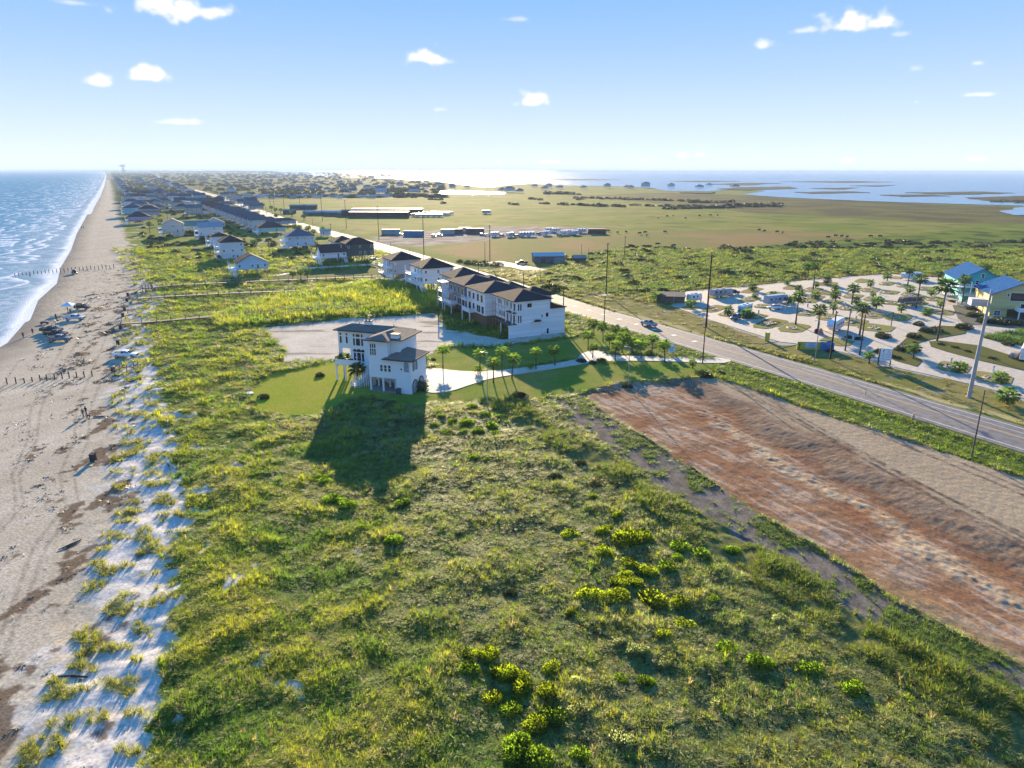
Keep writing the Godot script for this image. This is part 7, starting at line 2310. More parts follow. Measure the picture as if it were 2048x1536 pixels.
func pickup(label: String, at: Vector3, turn: float, c: Color, group := "", sc := 1.0) -> Node3D:
	var t := thing("pickup_truck", label, "pickup truck", at, turn, group)
	t.scale = Vector3.ONE * sc
	var m := car_paint(c)
	obj("body", body_of([[-2.95, 0.55, 1.05, 0.92, 0.93], [-2.85, 0.5, 1.18, 0.97, 0.98], [0.4, 0.42, 1.2, 0.99, 0.98], [1.2, 0.42, 1.2, 0.99, 0.97], [2.55, 0.45, 1.14, 0.97, 0.92], [2.9, 0.5, 1.02, 0.9, 0.86]]), m, t)
	obj("cabin", body_of([[-0.95, 1.15, 1.3, 0.96, 0.9], [-0.75, 1.15, 1.86, 0.96, 0.76], [0.35, 1.15, 1.9, 0.96, 0.76], [0.75, 1.15, 1.8, 0.96, 0.74], [1.45, 1.15, 1.24, 0.95, 0.86]]), m, t)
	pane_strip(t, [[-0.68, 0.05, 1.28, 1.28, 1.74, 1.78, 0.945, 0.815], [0.13, 1.15, 1.28, 1.28, 1.78, 1.45, 0.945, 0.86]])
	var mb := MB.new()
	mb.face([Vector3(1.5, 1.235, -0.8), Vector3(1.5, 1.235, 0.8), Vector3(0.86, 1.79, 0.68), Vector3(0.86, 1.79, -0.68)], Vector3(1, 1, 0))
	obj("windscreen", mb, glass(Color(0.05, 0.06, 0.075)), t)
	mb = MB.new()
	mb.face([Vector3(-0.98, 1.32, -0.75), Vector3(-0.98, 1.32, 0.75), Vector3(-0.8, 1.8, 0.62), Vector3(-0.8, 1.8, -0.62)], Vector3(-1, 0.3, 0))
	obj("rear_window", mb, glass(Color(0.05, 0.06, 0.075)), t)
	mb = MB.new()
	mb.box(Vector3(-1.92, 1.2, 0), Vector3(1.7, 0.03, 1.62))
	obj("bed_floor", mb, paint(lin(0.025, 0.025, 0.028), 0.9, "none"), t)
	mb = MB.new()
	for s in [-1.0, 1.0]: mb.box(Vector3(-1.93, 1.27, s * 0.9), Vector3(1.9, 0.16, 0.12))
	mb.box(Vector3(-2.86, 1.27, 0), Vector3(0.1, 0.16, 1.9))
	obj("bed_rail", mb, m, t)
	mb = MB.new()
	mb.box(Vector3(2.93, 0.62, 0), Vector3(0.12, 0.22, 1.8)); mb.box(Vector3(-3.0, 0.6, 0), Vector3(0.12, 0.2, 1.8)); mb.box(Vector3(2.91, 0.88, 0), Vector3(0.06, 0.2, 1.0))
	obj("bumper", mb, paint(lin(0.10, 0.10, 0.11), 0.4, "none", 0.4), t)
	for s in [-1.0, 1.0]:
		mb = MB.new()
		mb.box(Vector3(2.87, 0.9, s * 0.7), Vector3(0.1, 0.18, 0.3))
		obj("headlight", mb, paint(lin(0.7, 0.72, 0.74), 0.15, "none"), t)
		mb = MB.new()
		mb.box(Vector3(-2.94, 0.98, s * 0.86), Vector3(0.06, 0.3, 0.14))
		obj("tail_light", mb, paint(lin(0.35, 0.02, 0.02), 0.3, "none"), t)
		mb = MB.new()
		mb.box(Vector3(1.1, 1.25, s * 1.08), Vector3(0.12, 0.16, 0.2))
		obj("mirror", mb, m, t)
		for x in [1.95, -1.85]: wheel_at(t, x, s * 0.86, 0.42)
	return t
func suv(label: String, at: Vector3, turn: float, c: Color, nm := "suv_car", tall := 1.0, rack := false) -> Node3D:
	var t := thing(nm, label, "car", at, turn)
	var m := car_paint(c)
	obj("body", body_of([[-2.35, 0.5, 1.0, 0.86, 0.86], [-2.2, 0.42, 1.06, 0.93, 0.92], [0.8, 0.4, 1.06, 0.94, 0.92], [1.9, 0.42, 1.0, 0.92, 0.86], [2.3, 0.5, 0.88, 0.84, 0.78]]), m, t)
	obj("cabin", body_of([[-2.25, 1.0, 1.15, 0.9, 0.84], [-1.95, 1.0, 1.66 * tall, 0.9, 0.7], [0.1, 1.0, 1.72 * tall, 0.9, 0.7], [0.45, 1.0, 1.64 * tall, 0.9, 0.68], [1.15, 1.0, 1.1, 0.9, 0.82]]), m, t)
	pane_strip(t, [[-1.9, -0.8, 1.12, 1.12, 1.52 * tall, 1.58 * tall, 0.885, 0.755], [-0.72, 0.1, 1.12, 1.12, 1.58 * tall, 1.58 * tall, 0.885, 0.755], [0.16, 0.9, 1.12, 1.12, 1.56 * tall, 1.25, 0.885, 0.84]])
	var mb := MB.new()
	mb.face([Vector3(1.19, 1.09, -0.76), Vector3(1.19, 1.09, 0.76), Vector3(0.53, 1.62 * tall, 0.62), Vector3(0.53, 1.62 * tall, -0.62)], Vector3(1, 1, 0))
	obj("windscreen", mb, glass(Color(0.05, 0.06, 0.075)), t)
	mb = MB.new()
	mb.face([Vector3(-2.27, 1.15, -0.74), Vector3(-2.27, 1.15, 0.74), Vector3(-2.02, 1.58 * tall, 0.6), Vector3(-2.02, 1.58 * tall, -0.6)], Vector3(-1, 0.3, 0))
	obj("rear_window", mb, glass(Color(0.05, 0.06, 0.075)), t)
	mb = MB.new()
	mb.box(Vector3(2.32, 0.58, 0), Vector3(0.1, 0.22, 1.6)); mb.box(Vector3(-2.38, 0.58, 0), Vector3(0.1, 0.22, 1.65))
	obj("bumper", mb, paint(lin(0.05, 0.05, 0.055), 0.5, "none"), t)
	for s in [-1.0, 1.0]:
		mb = MB.new()
		mb.box(Vector3(2.26, 0.78, s * 0.62), Vector3(0.08, 0.14, 0.28))
		obj("headlight", mb, paint(lin(0.7, 0.72, 0.74), 0.15, "none"), t)
		mb = MB.new()
		mb.box(Vector3(-2.34, 0.95, s * 0.76), Vector3(0.06, 0.2, 0.16))
		obj("tail_light", mb, paint(lin(0.35, 0.02, 0.02), 0.3, "none"), t)
		for x in [1.45, -1.4]: wheel_at(t, x, s * 0.82, 0.36)
		if rack:
			mb = MB.new()
			mb.bar(Vector3(-1.8, 1.75 * tall, s * 0.6), Vector3(0.2, 1.78 * tall, s * 0.6), 0.05)
			obj("roof_rail", mb, paint(lin(0.03, 0.03, 0.03), 0.5, "none"), t)
	return t
func trailer(label: String, at: Vector3, turn: float, l: float, c: Color, kind := "trailer", stripe := Color(0.3, 0.4, 0.5), group := "") -> Node3D:
	var t := thing("motorhome" if kind == "motorhome" else "camper_trailer", label, "motorhome" if kind == "motorhome" else "camper trailer", at, turn, group)
	var m := paint(c, 0.45, "plain")
	var x := l * 0.5
	var top := 3.1
	if kind == "fifth":
		obj("body", body_of([[-x, 0.6, 3.2, 1.2, 1.2], [-x + 0.15, 0.5, 3.35, 1.24, 1.2], [x - 3.0, 0.5, 3.4, 1.24, 1.2], [x - 2.7, 1.55, 3.4, 1.24, 1.2], [x - 0.6, 1.55, 3.3, 1.22, 1.16], [x, 1.8, 2.7, 1.1, 1.0]]), m, t)
	elif kind == "motorhome":
		obj("body", body_of([[-x, 0.6, 2.9, 1.15, 1.15], [-x + 0.15, 0.45, 3.05, 1.2, 1.16], [x - 2.2, 0.45, 3.1, 1.2, 1.16], [x - 1.9, 0.45, 3.1, 1.2, 1.14]]), m, t)
		obj("cab_over", body_of([[x - 1.9, 1.95, 3.05, 1.19, 1.13], [x - 0.9, 1.95, 2.95, 1.14, 1.06], [x - 0.5, 2.1, 2.6, 1.0, 0.9]]), paint(lin(0.30, 0.58, 0.66), 0.4, "plain"), t)
		obj("cab", body_of([[x - 1.9, 0.45, 1.94, 1.0, 0.9], [x - 0.7, 0.45, 1.9, 1.0, 0.85], [x - 0.15, 0.45, 1.2, 0.98, 0.86], [x + 0.8, 0.5, 1.05, 0.92, 0.82]]), paint(lin(0.24, 0.40, 0.50), 0.35, "none"), t)
		var ws := MB.new()
		ws.face([Vector3(x - 0.08, 1.24, -0.75), Vector3(x - 0.08, 1.24, 0.75), Vector3(x - 0.62, 1.84, 0.72), Vector3(x - 0.62, 1.84, -0.72)], Vector3(1, 1, 0))
		obj("windscreen", ws, glass(Color(0.08, 0.2, 0.25)), t)
		top = 3.1
	else:
		obj("body", body_of([[-x, 0.75, 2.75, 1.12, 1.12], [-x + 0.2, 0.55, 2.95, 1.2, 1.16], [x - 0.6, 0.55, 3.0, 1.2, 1.16], [x - 0.15, 0.8, 2.5, 1.18, 1.12], [x, 1.1, 2.0, 1.12, 1.08]]), m, t)
		top = 3.0
	for s in [-1.0, 1.0]:
		for i in int(l / 2.2):
			window(t, Vector3(-x + 1.2 + i * 2.0, 2.05, s * 1.2), 0.0 if s > 0 else PI, 0.95, 0.6, 1, 1, Color(0.12, 0.12, 0.13), Color(0.06, 0.07, 0.09))
		var mb := MB.new()
		mb.box(Vector3(-0.3, 1.35, s * 1.235), Vector3(l * 0.8, 0.16, 0.02))
		mb.box(Vector3(-0.8, 1.05, s * 1.236), Vector3(l * 0.55, 0.08, 0.02))
		obj("stripe", mb, paint(stripe, 0.5, "none"), t)
		for k in 2: wheel_at(t, -0.5 - k * 0.85 if kind != "motorhome" else [-x + 1.6, x - 0.6][k], s * 1.05, 0.36)
	for q in [[-x * 0.5, 0.5], [x * 0.15, 0.9]]:
		var mb := MB.new()
		mb.box(Vector3(q[0], top + 0.12, 0), Vector3(q[1], 0.24, 0.8))
		obj("roof_unit", mb, paint(lin(0.65, 0.66, 0.68), 0.6), t)
	var dr := MB.new()
	dr.box(Vector3(x * 0.3, 1.5, 1.24), Vector3(0.7, 1.75, 0.04))
	obj("door", dr, paint(c * 0.9, 0.5, "none"), t)
	if kind == "trailer":
		var mb := MB.new()
		mb.bar(Vector3(x - 0.1, 0.6, -0.5), Vector3(x + 1.1, 0.5, 0), 0.1); mb.bar(Vector3(x - 0.1, 0.6, 0.5), Vector3(x + 1.1, 0.5, 0), 0.1)
		mb.bar(Vector3(x + 1.0, 0.0, 0), Vector3(x + 1.0, 0.8, 0), 0.08)
		obj("hitch", mb, paint(lin(0.04, 0.04, 0.04), 0.7, "none"), t)
	return t
func vehicles_all() -> void:
	# on the beach
	pickup("white pickup truck parked by itself at the foot of the dunes", on_land(spot(252, 715)), 0.04, lin(0.78, 0.80, 0.82))
	suv("black boxy off-roader parked beside the shade canopy", on_land(spot(165, 618)), 0.08, lin(0.012, 0.012, 0.014), "off_roader", 1.12, true)
	pickup("silver-white pickup truck parked between the canopy and the dark pickups", on_land(spot(150, 640)), 0.08, lin(0.50, 0.53, 0.57))
	pickup("black pickup truck, farthest of the three parked side by side on the beach", on_land(spot(104, 664)), 0.06, lin(0.008, 0.008, 0.01))
	pickup("dark charcoal pickup truck in the middle of the three parked side by side", on_land(spot(113, 672)), 0.06, lin(0.012, 0.012, 0.014))
	pickup("silver pickup with a dark bonnet, nearest of the three parked side by side", on_land(spot(121, 682)), 0.06, lin(0.16, 0.17, 0.18))
	suv("black off-roader driving on the sand just before the far row of posts", on_land(spot(149, 548)), -0.9, lin(0.014, 0.013, 0.014), "off_roader", 1.12)
	# on the highway
	pickup("silver-grey pickup truck driving away on the highway before the tall tarred pole", spot(1297, 652) + Vector3(0, 0.06, 0), atan2(0.88, -0.475), lin(0.33, 0.37, 0.40))
	pickup("dark pickup parked on the mown grass beside the rusty shed", on_land(spot(1044, 528)), PI + 0.1, lin(0.07, 0.06, 0.055))
	# the campground
	var up := atan2(0.78, 0.62)
	trailer("small white camper van-trailer by the low grey-brown hut", spot(1388, 604) + Vector3(0, 0.08, 0), up - 0.3, 5.6, lin(0.72, 0.73, 0.74), "trailer", lin(0.2, 0.24, 0.3))
	trailer("long grey camper trailer hitched behind a dark pickup", spot(1442, 594) + Vector3(0, 0.08, 0), 0.35, 8.5, lin(0.36, 0.38, 0.42), "trailer", lin(0.06, 0.07, 0.09))
	pickup("dark pickup standing in front of the long grey camper trailer", spot(1465, 589) + Vector3(0, 0.08, 0), 0.4, lin(0.03, 0.035, 0.04))
	trailer("white motorhome with a turquoise cab-over front on a front pitch", spot(1488, 628) + Vector3(0, 0.08, 0), up + PI, 8.0, lin(0.72, 0.75, 0.76), "motorhome", lin(0.1, 0.25, 0.32))
	suv("dark blue-grey car in front of the turquoise-fronted motorhome", spot(1471, 639) + Vector3(0, 0.08, 0), up + PI, lin(0.10, 0.13, 0.17), "hatchback")
	trailer("blue-grey camper trailer with a dark rear, beside the white car", spot(1551, 609) + Vector3(0, 0.08, 0), 0.42, 9.0, lin(0.36, 0.44, 0.54), "fifth", lin(0.07, 0.1, 0.2))
	pickup("blue-grey pickup hitched to the blue-grey camper trailer", spot(1567, 604) + Vector3(0, 0.08, 0), 0.42, lin(0.20, 0.24, 0.33))
	suv("white estate car parked alongside the blue-grey camper trailer", spot(1548, 619) + Vector3(0, 0.08, 0), PI - 0.15, lin(0.72, 0.73, 0.75), "suv_car", 1.0, true)
	var f := trailer("big white fifth-wheel trailer with an oval blue emblem, beside the power poles", spot(1669, 662) + Vector3(0, 0.16, 0), up + PI, 10.0, lin(0.74, 0.76, 0.80), "fifth", lin(0.14, 0.2, 0.4))
	var mb := MB.new()
	mb.ball(Vector3(4.98, 2.3, 0), Vector3(0.06, 0.28, 0.62), 14, 6)
	obj("oval_emblem", mb, paint(lin(0.06, 0.2, 0.45), 0.4, "none"), f)
	mb = MB.new()
	mb.ball(Vector3(5.02, 2.3, 0), Vector3(0.05, 0.14, 0.42), 14, 6)
	obj("emblem_centre", mb, paint(lin(0.6, 0.68, 0.8), 0.4, "none"), f)
	var oc := thing("camp_chair", "orange folded shade cloth leaning beside the fifth-wheel trailer", "chair", on_land(spot(1641, 668)), 0.4)
	mb = MB.new()
	mb.loft([[Vector3(-0.7, 0, -0.6), Vector3(0.7, 0, -0.6), Vector3(0.7, 0, 0.6), Vector3(-0.7, 0, 0.6)], [Vector3(-0.1, 1.7, -0.1), Vector3(0.1, 1.7, -0.1), Vector3(0.1, 1.7, 0.1), Vector3(-0.1, 1.7, 0.1)]])
	obj("cloth", mb, paint(lin(0.62, 0.16, 0.08), 0.9), oc)
	oc.set_meta("category", "shade cloth")
	oc.name = "shade_cloth"
	var bg := thing("barbecue", "black covered barbecue left of the orange shade cloth", "barbecue", on_land(spot(1633, 667)))
	mb = MB.new()
	mb.box(Vector3(0, 0.5, 0), Vector3(1.3, 1.0, 0.7)); mb.ball(Vector3(0, 1.05, 0), Vector3(0.66, 0.4, 0.36))
	obj("cover", mb, paint(lin(0.02, 0.02, 0.025), 0.8), bg)
	trailer("white camper trailer at the far back corner of the campground", spot(1822, 559) + Vector3(0, 0.08, 0), PI + 0.2, 8.5, lin(0.68, 0.71, 0.75), "trailer", lin(0.3, 0.35, 0.42))
	trailer("white-fronted camper with a dark brown awning side in the middle of the campground", spot(1818, 611) + Vector3(0, 0.08, 0), PI + 0.25, 8.0, lin(0.14, 0.10, 0.085), "trailer", lin(0.5, 0.5, 0.5))
	suv("white van-like car at the front of the brown-sided camper", spot(1805, 612) + Vector3(0, 0.08, 0), PI + 0.7, lin(0.72, 0.74, 0.76), "van", 1.2)
	trailer("tall white trailer half out of the picture at the right edge", spot(2052, 718) + Vector3(0, 0.1, 0), 0.9, 9.0, lin(0.75, 0.77, 0.79), "fifth", lin(0.3, 0.3, 0.35))
	var cv := thing("covered_car", "car under a pale grey tarpaulin before the white trailer at the right edge", "car", spot(2032, 716) + Vector3(0, 0.1, 0), 0.5)
	obj("cover", body_of([[-2.2, 0.35, 0.9, 0.85, 0.7], [-1.5, 0.3, 1.35, 0.95, 0.65], [0.3, 0.3, 1.5, 0.95, 0.6], [1.0, 0.3, 1.1, 0.95, 0.7], [2.2, 0.35, 0.8, 0.85, 0.6]]), paint(lin(0.45, 0.46, 0.48), 0.85, "rust"), cv)
	for x in [1.3, -1.3]:
		for s in [-1.0, 1.0]: wheel_at(cv, x, s * 0.8, 0.33)
	# the low hut at the campground's left end
	var hut := thing("low_hut", "low grey-brown hut with a shed roof at the left end of the campground", "hut", on_land(spot(1340, 606)), -0.15)
	mb = MB.new()
	mb.span(Vector3(-4.5, 0, -5), Vector3(5, 2.2, 0))
	obj("wall", mb, paint(lin(0.20, 0.15, 0.11), 0.9, "wood"), hut)
	mb = MB.new()
	mb.loft([[Vector3(-4.8, 2.2, 0.4), Vector3(5.3, 2.2, 0.4), Vector3(5.3, 2.36, 0.4), Vector3(-4.8, 2.36, 0.4)], [Vector3(-4.8, 3.0, -5.4), Vector3(5.3, 3.0, -5.4), Vector3(5.3, 3.16, -5.4), Vector3(-4.8, 3.16, -5.4)]])
	obj("roof", mb, paint(lin(0.10, 0.10, 0.11), 0.7, "rust"), hut)
	mb = MB.new()
	mb.bar(Vector3(1.2, 0, 0.6), Vector3(1.3, 5.0, 0.6), 0.09)
	obj("mast", mb, paint(lin(0.7, 0.7, 0.7), 0.5), hut)

# ---------------------------------------------------------------- yards across the highway
func rank_of(x: float, l: Array) -> int:
	var n := 0
	for e in l: n += 1 if e < x else 0
	return n
func yards() -> void:
	var white := lin(0.70, 0.71, 0.73)
	for q in [["long white-roofed storage shed, the farther of the pair", 774, 428, 72.0, 14.0, 5.0], ["long white-roofed storage shed, the nearer of the pair", 757, 435, 56.0, 15.0, 5.0]]:
		var t := thing("storage_shed", q[0], "shed", spot(q[1], q[2]), -0.02, "white-roofed storage sheds")
		var mb := MB.new()
		mb.span(Vector3(-q[3] * 0.5, 0, -q[4]), Vector3(q[3] * 0.5, q[5], 0))
		obj("wall", mb, paint(lin(0.14, 0.105, 0.095), 0.9, "rust"), t)
		mb = MB.new()
		gable_roof(mb, -q[3] * 0.5 - 1, q[3] * 0.5 + 1, -q[4] - 1, 1, q[5], 0.45, false)
		obj("roof", mb, paint(white, 0.6), t)
	for q in [[606, 419, 30.0, 9.0, 4.0, lin(0.03, 0.22, 0.22), "dark teal-roofed work shed in the fenced yard beside the highway"], [700, 433, 16.0, 10.0, 5.0, lin(0.10, 0.10, 0.11), "dark shed at the left end of the white-roofed sheds"], [578, 428, 12.0, 8.0, 3.4, lin(0.16, 0.16, 0.18), "grey hut at the corner of the fenced yard"], [632, 431, 26.0, 8.0, 3.2, lin(0.32, 0.40, 0.46), "pale blue low building in the fenced yard"], [668, 432, 16.0, 8.0, 3.6, lin(0.40, 0.44, 0.52), "pale grey gabled building at the right of the fenced yard"], [689, 433, 12.0, 6.0, 3.4, lin(0.45, 0.42, 0.4), "small mauve hut right of the pale grey gabled building"], [1098, 526, 15.0, 9.0, 3.4, lin(0.45, 0.48, 0.50), "rusty-walled shed with a pale metal roof in the field beyond the highway"], [1160, 525, 6.0, 4.0, 2.2, lin(0.25, 0.24, 0.24), "little grey shelter right of the rusty-walled shed"]]:
		var t := thing("yard_shed", q[6], "shed", on_land(spot(q[0], q[1])), 0.1)
		var rusty: bool = q[0] == 1098
		var mb := MB.new()
		mb.span(Vector3(-q[2] * 0.5, 0, -q[3]), Vector3(q[2] * 0.5, q[4], 0))
		obj("wall", mb, paint(lin(0.30, 0.32, 0.35) if rusty else q[5] * 0.8, 0.8, "rust"), t)
		mb = MB.new()
		gable_roof(mb, -q[2] * 0.5 - 0.5, q[2] * 0.5 + 0.5, -q[3] - 0.5, 0.5, q[4] - 0.1, 1.3, false)
		obj("roof", mb, paint(q[5], 0.6, "plain"), t)
		mb = MB.new()
		mb.box(Vector3(-q[2] * 0.2, 1.1, 0.02), Vector3(2.2, 2.2, 0.08))
		obj("door", mb, paint(lin(0.10, 0.08, 0.08), 0.8), t)
		if rusty:
			mb = MB.new()
			mb.span(Vector3(2.0, 0, 0.02), Vector3(7.4, 2.6, 3.2))
			obj("annex", mb, paint(lin(0.42, 0.54, 0.64), 0.7, "rust"), t)
	# mobile homes in the strip before the far settlement
	for i in 24:
		var px := 482.0 + i * 13.0 + rng.randf_range(-3, 3)
		var t := thing("mobile_home", "%s mobile home from the left in the strip beyond the storage sheds" % nth(i), "mobile home", spot(px, 395.0 + rng.randf_range(-2.5, 2.5)), rng.randf_range(-0.3, 0.5), "strip of mobile homes")
		var mb := MB.new()
		var l := rng.randf_range(9, 17)
		mb.span(Vector3(-l * 0.5, 0.5, -4), Vector3(l * 0.5, 3.2, 0))
		obj("wall", mb, paint([lin(0.60, 0.62, 0.64), lin(0.45, 0.42, 0.42), lin(0.34, 0.42, 0.50)][i % 3], 0.7), t)
		mb = MB.new()
		gable_roof(mb, -l * 0.5 - 0.3, l * 0.5 + 0.3, -4.3, 0.3, 3.1, 0.8, false)
		obj("roof", mb, paint(white if i % 3 < 2 else lin(0.3, 0.3, 0.32), 0.6), t)
	# caravans and boats stored in the two yards
	var proto := trailer("white caravan parked in the storage yard beyond the pasture", spot(860, 431), 0.3, 7.0, white, "trailer", lin(0.3, 0.34, 0.4), "caravans and boats in the farther storage yard")
	proto.set_meta("label", "eighth caravan from the left in the farther storage yard")
	for q in [[842, 431], [851, 429], [868, 428], [876, 431], [884, 429], [893, 431], [900, 429], [829, 433], [838, 434], [849, 434], [858, 434], [869, 434], [880, 434]]:
		dup(proto, spot(q[0], q[1]), rng.randf_range(-0.6, 0.9), "%s caravan from the left in the farther storage yard" % nth(rank_of(q[0], [829, 838, 842, 849, 851, 858, 859.9, 860.1, 868, 869, 876, 880, 884, 893, 900])))
	dup(proto, spot(973, 428), 0.1, "white caravan standing by itself in the pasture beyond the storage yard", "", 1.3)
	for q in [[990, 473, 0.9, "white caravan leftmost of the row in the nearer yard"], [1021, 474, 1.0, "white caravan second from left in the nearer yard's row"], [1048, 473, 0.3, "low pale caravan in the middle of the nearer yard's row"], [1060, 473, 0.3, "low pale caravan right of the middle of the nearer yard's row"], [1092, 471, 0.9, "white caravan before the crowded corner of the nearer yard"], [1100, 464, 0.5, "white caravan at the back left of the crowded corner"], [1112, 465, 0.6, "white caravan at the back of the crowded corner, second"], [1128, 470, 0.9, "tall white caravan in front of the crowded corner"], [1140, 468, 0.7, "white caravan in the crowded corner beside the tall one"], [1150, 470, 0.8, "white caravan at the right of the crowded corner"], [1163, 466, 0.4, "white caravan farthest right in the nearer yard"]]:
		dup(proto, spot(q[0], q[1]), q[2], q[3], "caravans in the nearer yard", 1.05)
	for q in [[781, 469, 13.0, lin(0.45, 0.60, 0.68), "pale blue box container at the left of the nearer yard"], [827, 472, 14.0, lin(0.08, 0.36, 0.60), "bright blue box container in the nearer yard"], [895, 469, 10.0, lin(0.70, 0.70, 0.68), "white box container in the nearer yard"], [911, 468, 10.0, lin(0.30, 0.17, 0.12), "brown box container beside the white one"], [929, 465, 9.0, lin(0.68, 0.69, 0.7), "white box container behind the brown ones"], [950, 467, 13.0, lin(0.25, 0.15, 0.11), "long brown box container in the nearer yard"], [1194, 468, 13.0, lin(0.16, 0.075, 0.065), "dark red box container standing alone right of the nearer yard"]]:
		var t := thing("box_container", q[4], "container", spot(q[0], q[1]), -0.05)
		var mb := MB.new()
		mb.span(Vector3(-q[2] * 0.5, 0.1, -3), Vector3(q[2] * 0.5, 3.6, 0))
		obj("body", mb, paint(q[3], 0.7, "rust"), t)
		mb = MB.new()
		for k in int(q[2] / 0.8): mb.box(Vector3(-q[2] * 0.5 + 0.4 + k * 0.8, 1.85, 0.03), Vector3(0.3, 3.3, 0.06))
		obj("corrugation", mb, paint(q[3] * 0.85, 0.7, "none"), t)
	var lot := [[965, 471], [975, 472], [1005, 473], [1035, 474], [1078, 470], [880, 472], [868, 474], [800, 470], [1084, 468], [1120, 473]]
	lot.sort_custom(func(u, w): return u[0] < w[0])
	for li in lot.size():
		var q = lot[li]
		suv("%s small car from the left among the caravans of the nearer yard" % nth(li), spot(q[0], q[1]), rng.randf_range(-1, 1), [lin(0.55, 0.56, 0.58), lin(0.08, 0.08, 0.09), lin(0.2, 0.2, 0.22)][rng.randi() % 3]).set_meta("group", "cars between the caravans")
	suv("car parked beneath the dark green stilt house", spot(748, 522), 0.9, lin(0.3, 0.31, 0.33))
	suv("white car on the short grass in the village, left of the trees", spot(487, 459), 0.2, lin(0.7, 0.7, 0.72))
	# cattle in the pasture
	var cow := cow_shape()
	var herd := [[1200, 462], [1216, 464], [1235, 467], [1252, 466], [1279, 469], [1290, 467], [1293, 473], [1315, 491], [1299, 496], [1347, 494], [1330, 466], [1518, 462], [1529, 464], [1554, 466], [1565, 467], [1671, 474], [1683, 475], [1694, 476], [1656, 477], [1741, 475], [1760, 475], [1591, 487], [1399, 433], [1371, 438], [1421, 432], [1435, 432], [1346, 433], [1334, 434], [1316, 437]]
	herd.sort_custom(func(u, w): return u[0] < w[0])
	for ci in herd.size():
		var q = herd[ci]
		var o := obj("cow", cow, paint(lin(0.018, 0.014, 0.012), 0.8, "none"))
		o.position = on_land(spot(q[0], q[1]))
		o.rotation.y = rng.randf() * TAU
		o.scale = Vector3.ONE * 1.25
		tag(o, "%s black cow from the left in the brown field and pasture" % nth(ci), "cow", "black cattle in the pasture")

# ---------------------------------------------------------------- living things: one skin drawn round a skeleton of tapered bones
func skin(bones: Array, cell: float, blend := 0.05) -> ArrayMesh:       # bones: [a, radius a, b, radius b]
	var lo := Vector3.ONE * 1e9
	var hi := -lo
	for b in bones:
		for e in [[b[0], b[1]], [b[2], b[3]]]:
			lo = lo.min(e[0] - Vector3.ONE * (e[1] + cell * 2.0)); hi = hi.max(e[0] + Vector3.ONE * (e[1] + cell * 2.0))
	var n := Vector3i(((hi - lo) / cell).ceil()) + Vector3i.ONE
	var f := PackedFloat32Array()
	f.resize(n.x * n.y * n.z)
	f.fill(1.0)
	for b in bones:
		var a: Vector3 = b[0]
		var d: Vector3 = b[2] - b[0]
		var dd := maxf(d.length_squared(), 1e-9)
		var rr: float = maxf(b[1], b[3]) + blend * 2.0 + cell * 2.0
		var l0 := Vector3i(((a.min(b[2]) - Vector3.ONE * rr - lo) / cell).floor()).clamp(Vector3i.ZERO, n - Vector3i.ONE)
		var l1 := Vector3i(((a.max(b[2]) + Vector3.ONE * rr - lo) / cell).ceil()).clamp(Vector3i.ZERO, n - Vector3i.ONE)
		for z in range(l0.z, l1.z + 1):
			for y in range(l0.y, l1.y + 1):
				for x in range(l0.x, l1.x + 1):
					var p := lo + Vector3(x, y, z) * cell
					var t := clampf((p - a).dot(d) / dd, 0.0, 1.0)
					var v: float = p.distance_to(a + d * t) - lerpf(b[1], b[3], t)
					var i := (z * n.y + y) * n.x + x
					var h := clampf(0.5 + 0.5 * (f[i] - v) / blend, 0.0, 1.0)
					f[i] = lerpf(f[i], v, h) - blend * h * (1.0 - h)
	var verts := PackedVector3Array()
	var norms := PackedVector3Array()
	var idx := PackedInt32Array()
	var at := {}
	var off := [0, 1, n.x, n.x + 1, n.x * n.y, n.x * n.y + 1, n.x * n.y + n.x, n.x * n.y + n.x + 1]
	for z in n.z - 1:
		for y in n.y - 1:
			for x in n.x - 1:
				var i := (z * n.y + y) * n.x + x
				var ins := 0
				for o in off: ins += 1 if f[i + o] < 0.0 else 0
				if ins == 0 or ins == 8: continue
				var s := Vector3.ZERO
				var k := 0
				for e in [[0, 1], [2, 3], [4, 5], [6, 7], [0, 2], [1, 3], [4, 6], [5, 7], [0, 4], [1, 5], [2, 6], [3, 7]]:
					var va := f[i + off[e[0]]]
					var vb := f[i + off[e[1]]]
					if (va < 0.0) == (vb < 0.0): continue
					var t := va / (va - vb)
					s += Vector3(e[0] & 1, e[0] >> 1 & 1, e[0] >> 2).lerp(Vector3(e[1] & 1, e[1] >> 1 & 1, e[1] >> 2), t)
					k += 1
				at[i] = verts.size()
				verts.append(lo + (Vector3(x, y, z) + s / k) * cell)
				norms.append(Vector3(f[i + 1] - f[i], f[i + off[2]] - f[i], f[i + off[4]] - f[i]).normalized())
	for i in at:
		for ax in 3:
			var st: int = [1, n.x, n.x * n.y][ax]
			var u: int = [n.x, n.x * n.y, 1][ax]
			var w: int = [n.x * n.y, 1, n.x][ax]
			var c0 := f[i]
			var c1 := f[i + st]
			if (c0 < 0.0) == (c1 < 0.0): continue
			if not (at.has(i - u) and at.has(i - w) and at.has(i - u - w)): continue
			var q := [at[i], at[i - u], at[i - u - w], at[i - w]]
			if c0 < 0.0: idx.append_array([q[0], q[2], q[1], q[0], q[3], q[2]])
			else: idx.append_array([q[0], q[1], q[2], q[0], q[2], q[3]])
	var m := ArrayMesh.new()
	var arr := []
	arr.resize(Mesh.ARRAY_MAX)
	arr[Mesh.ARRAY_VERTEX] = verts; arr[Mesh.ARRAY_NORMAL] = norms; arr[Mesh.ARRAY_INDEX] = idx
	m.add_surface_from_arrays(Mesh.PRIMITIVE_TRIANGLES, arr)
	return m
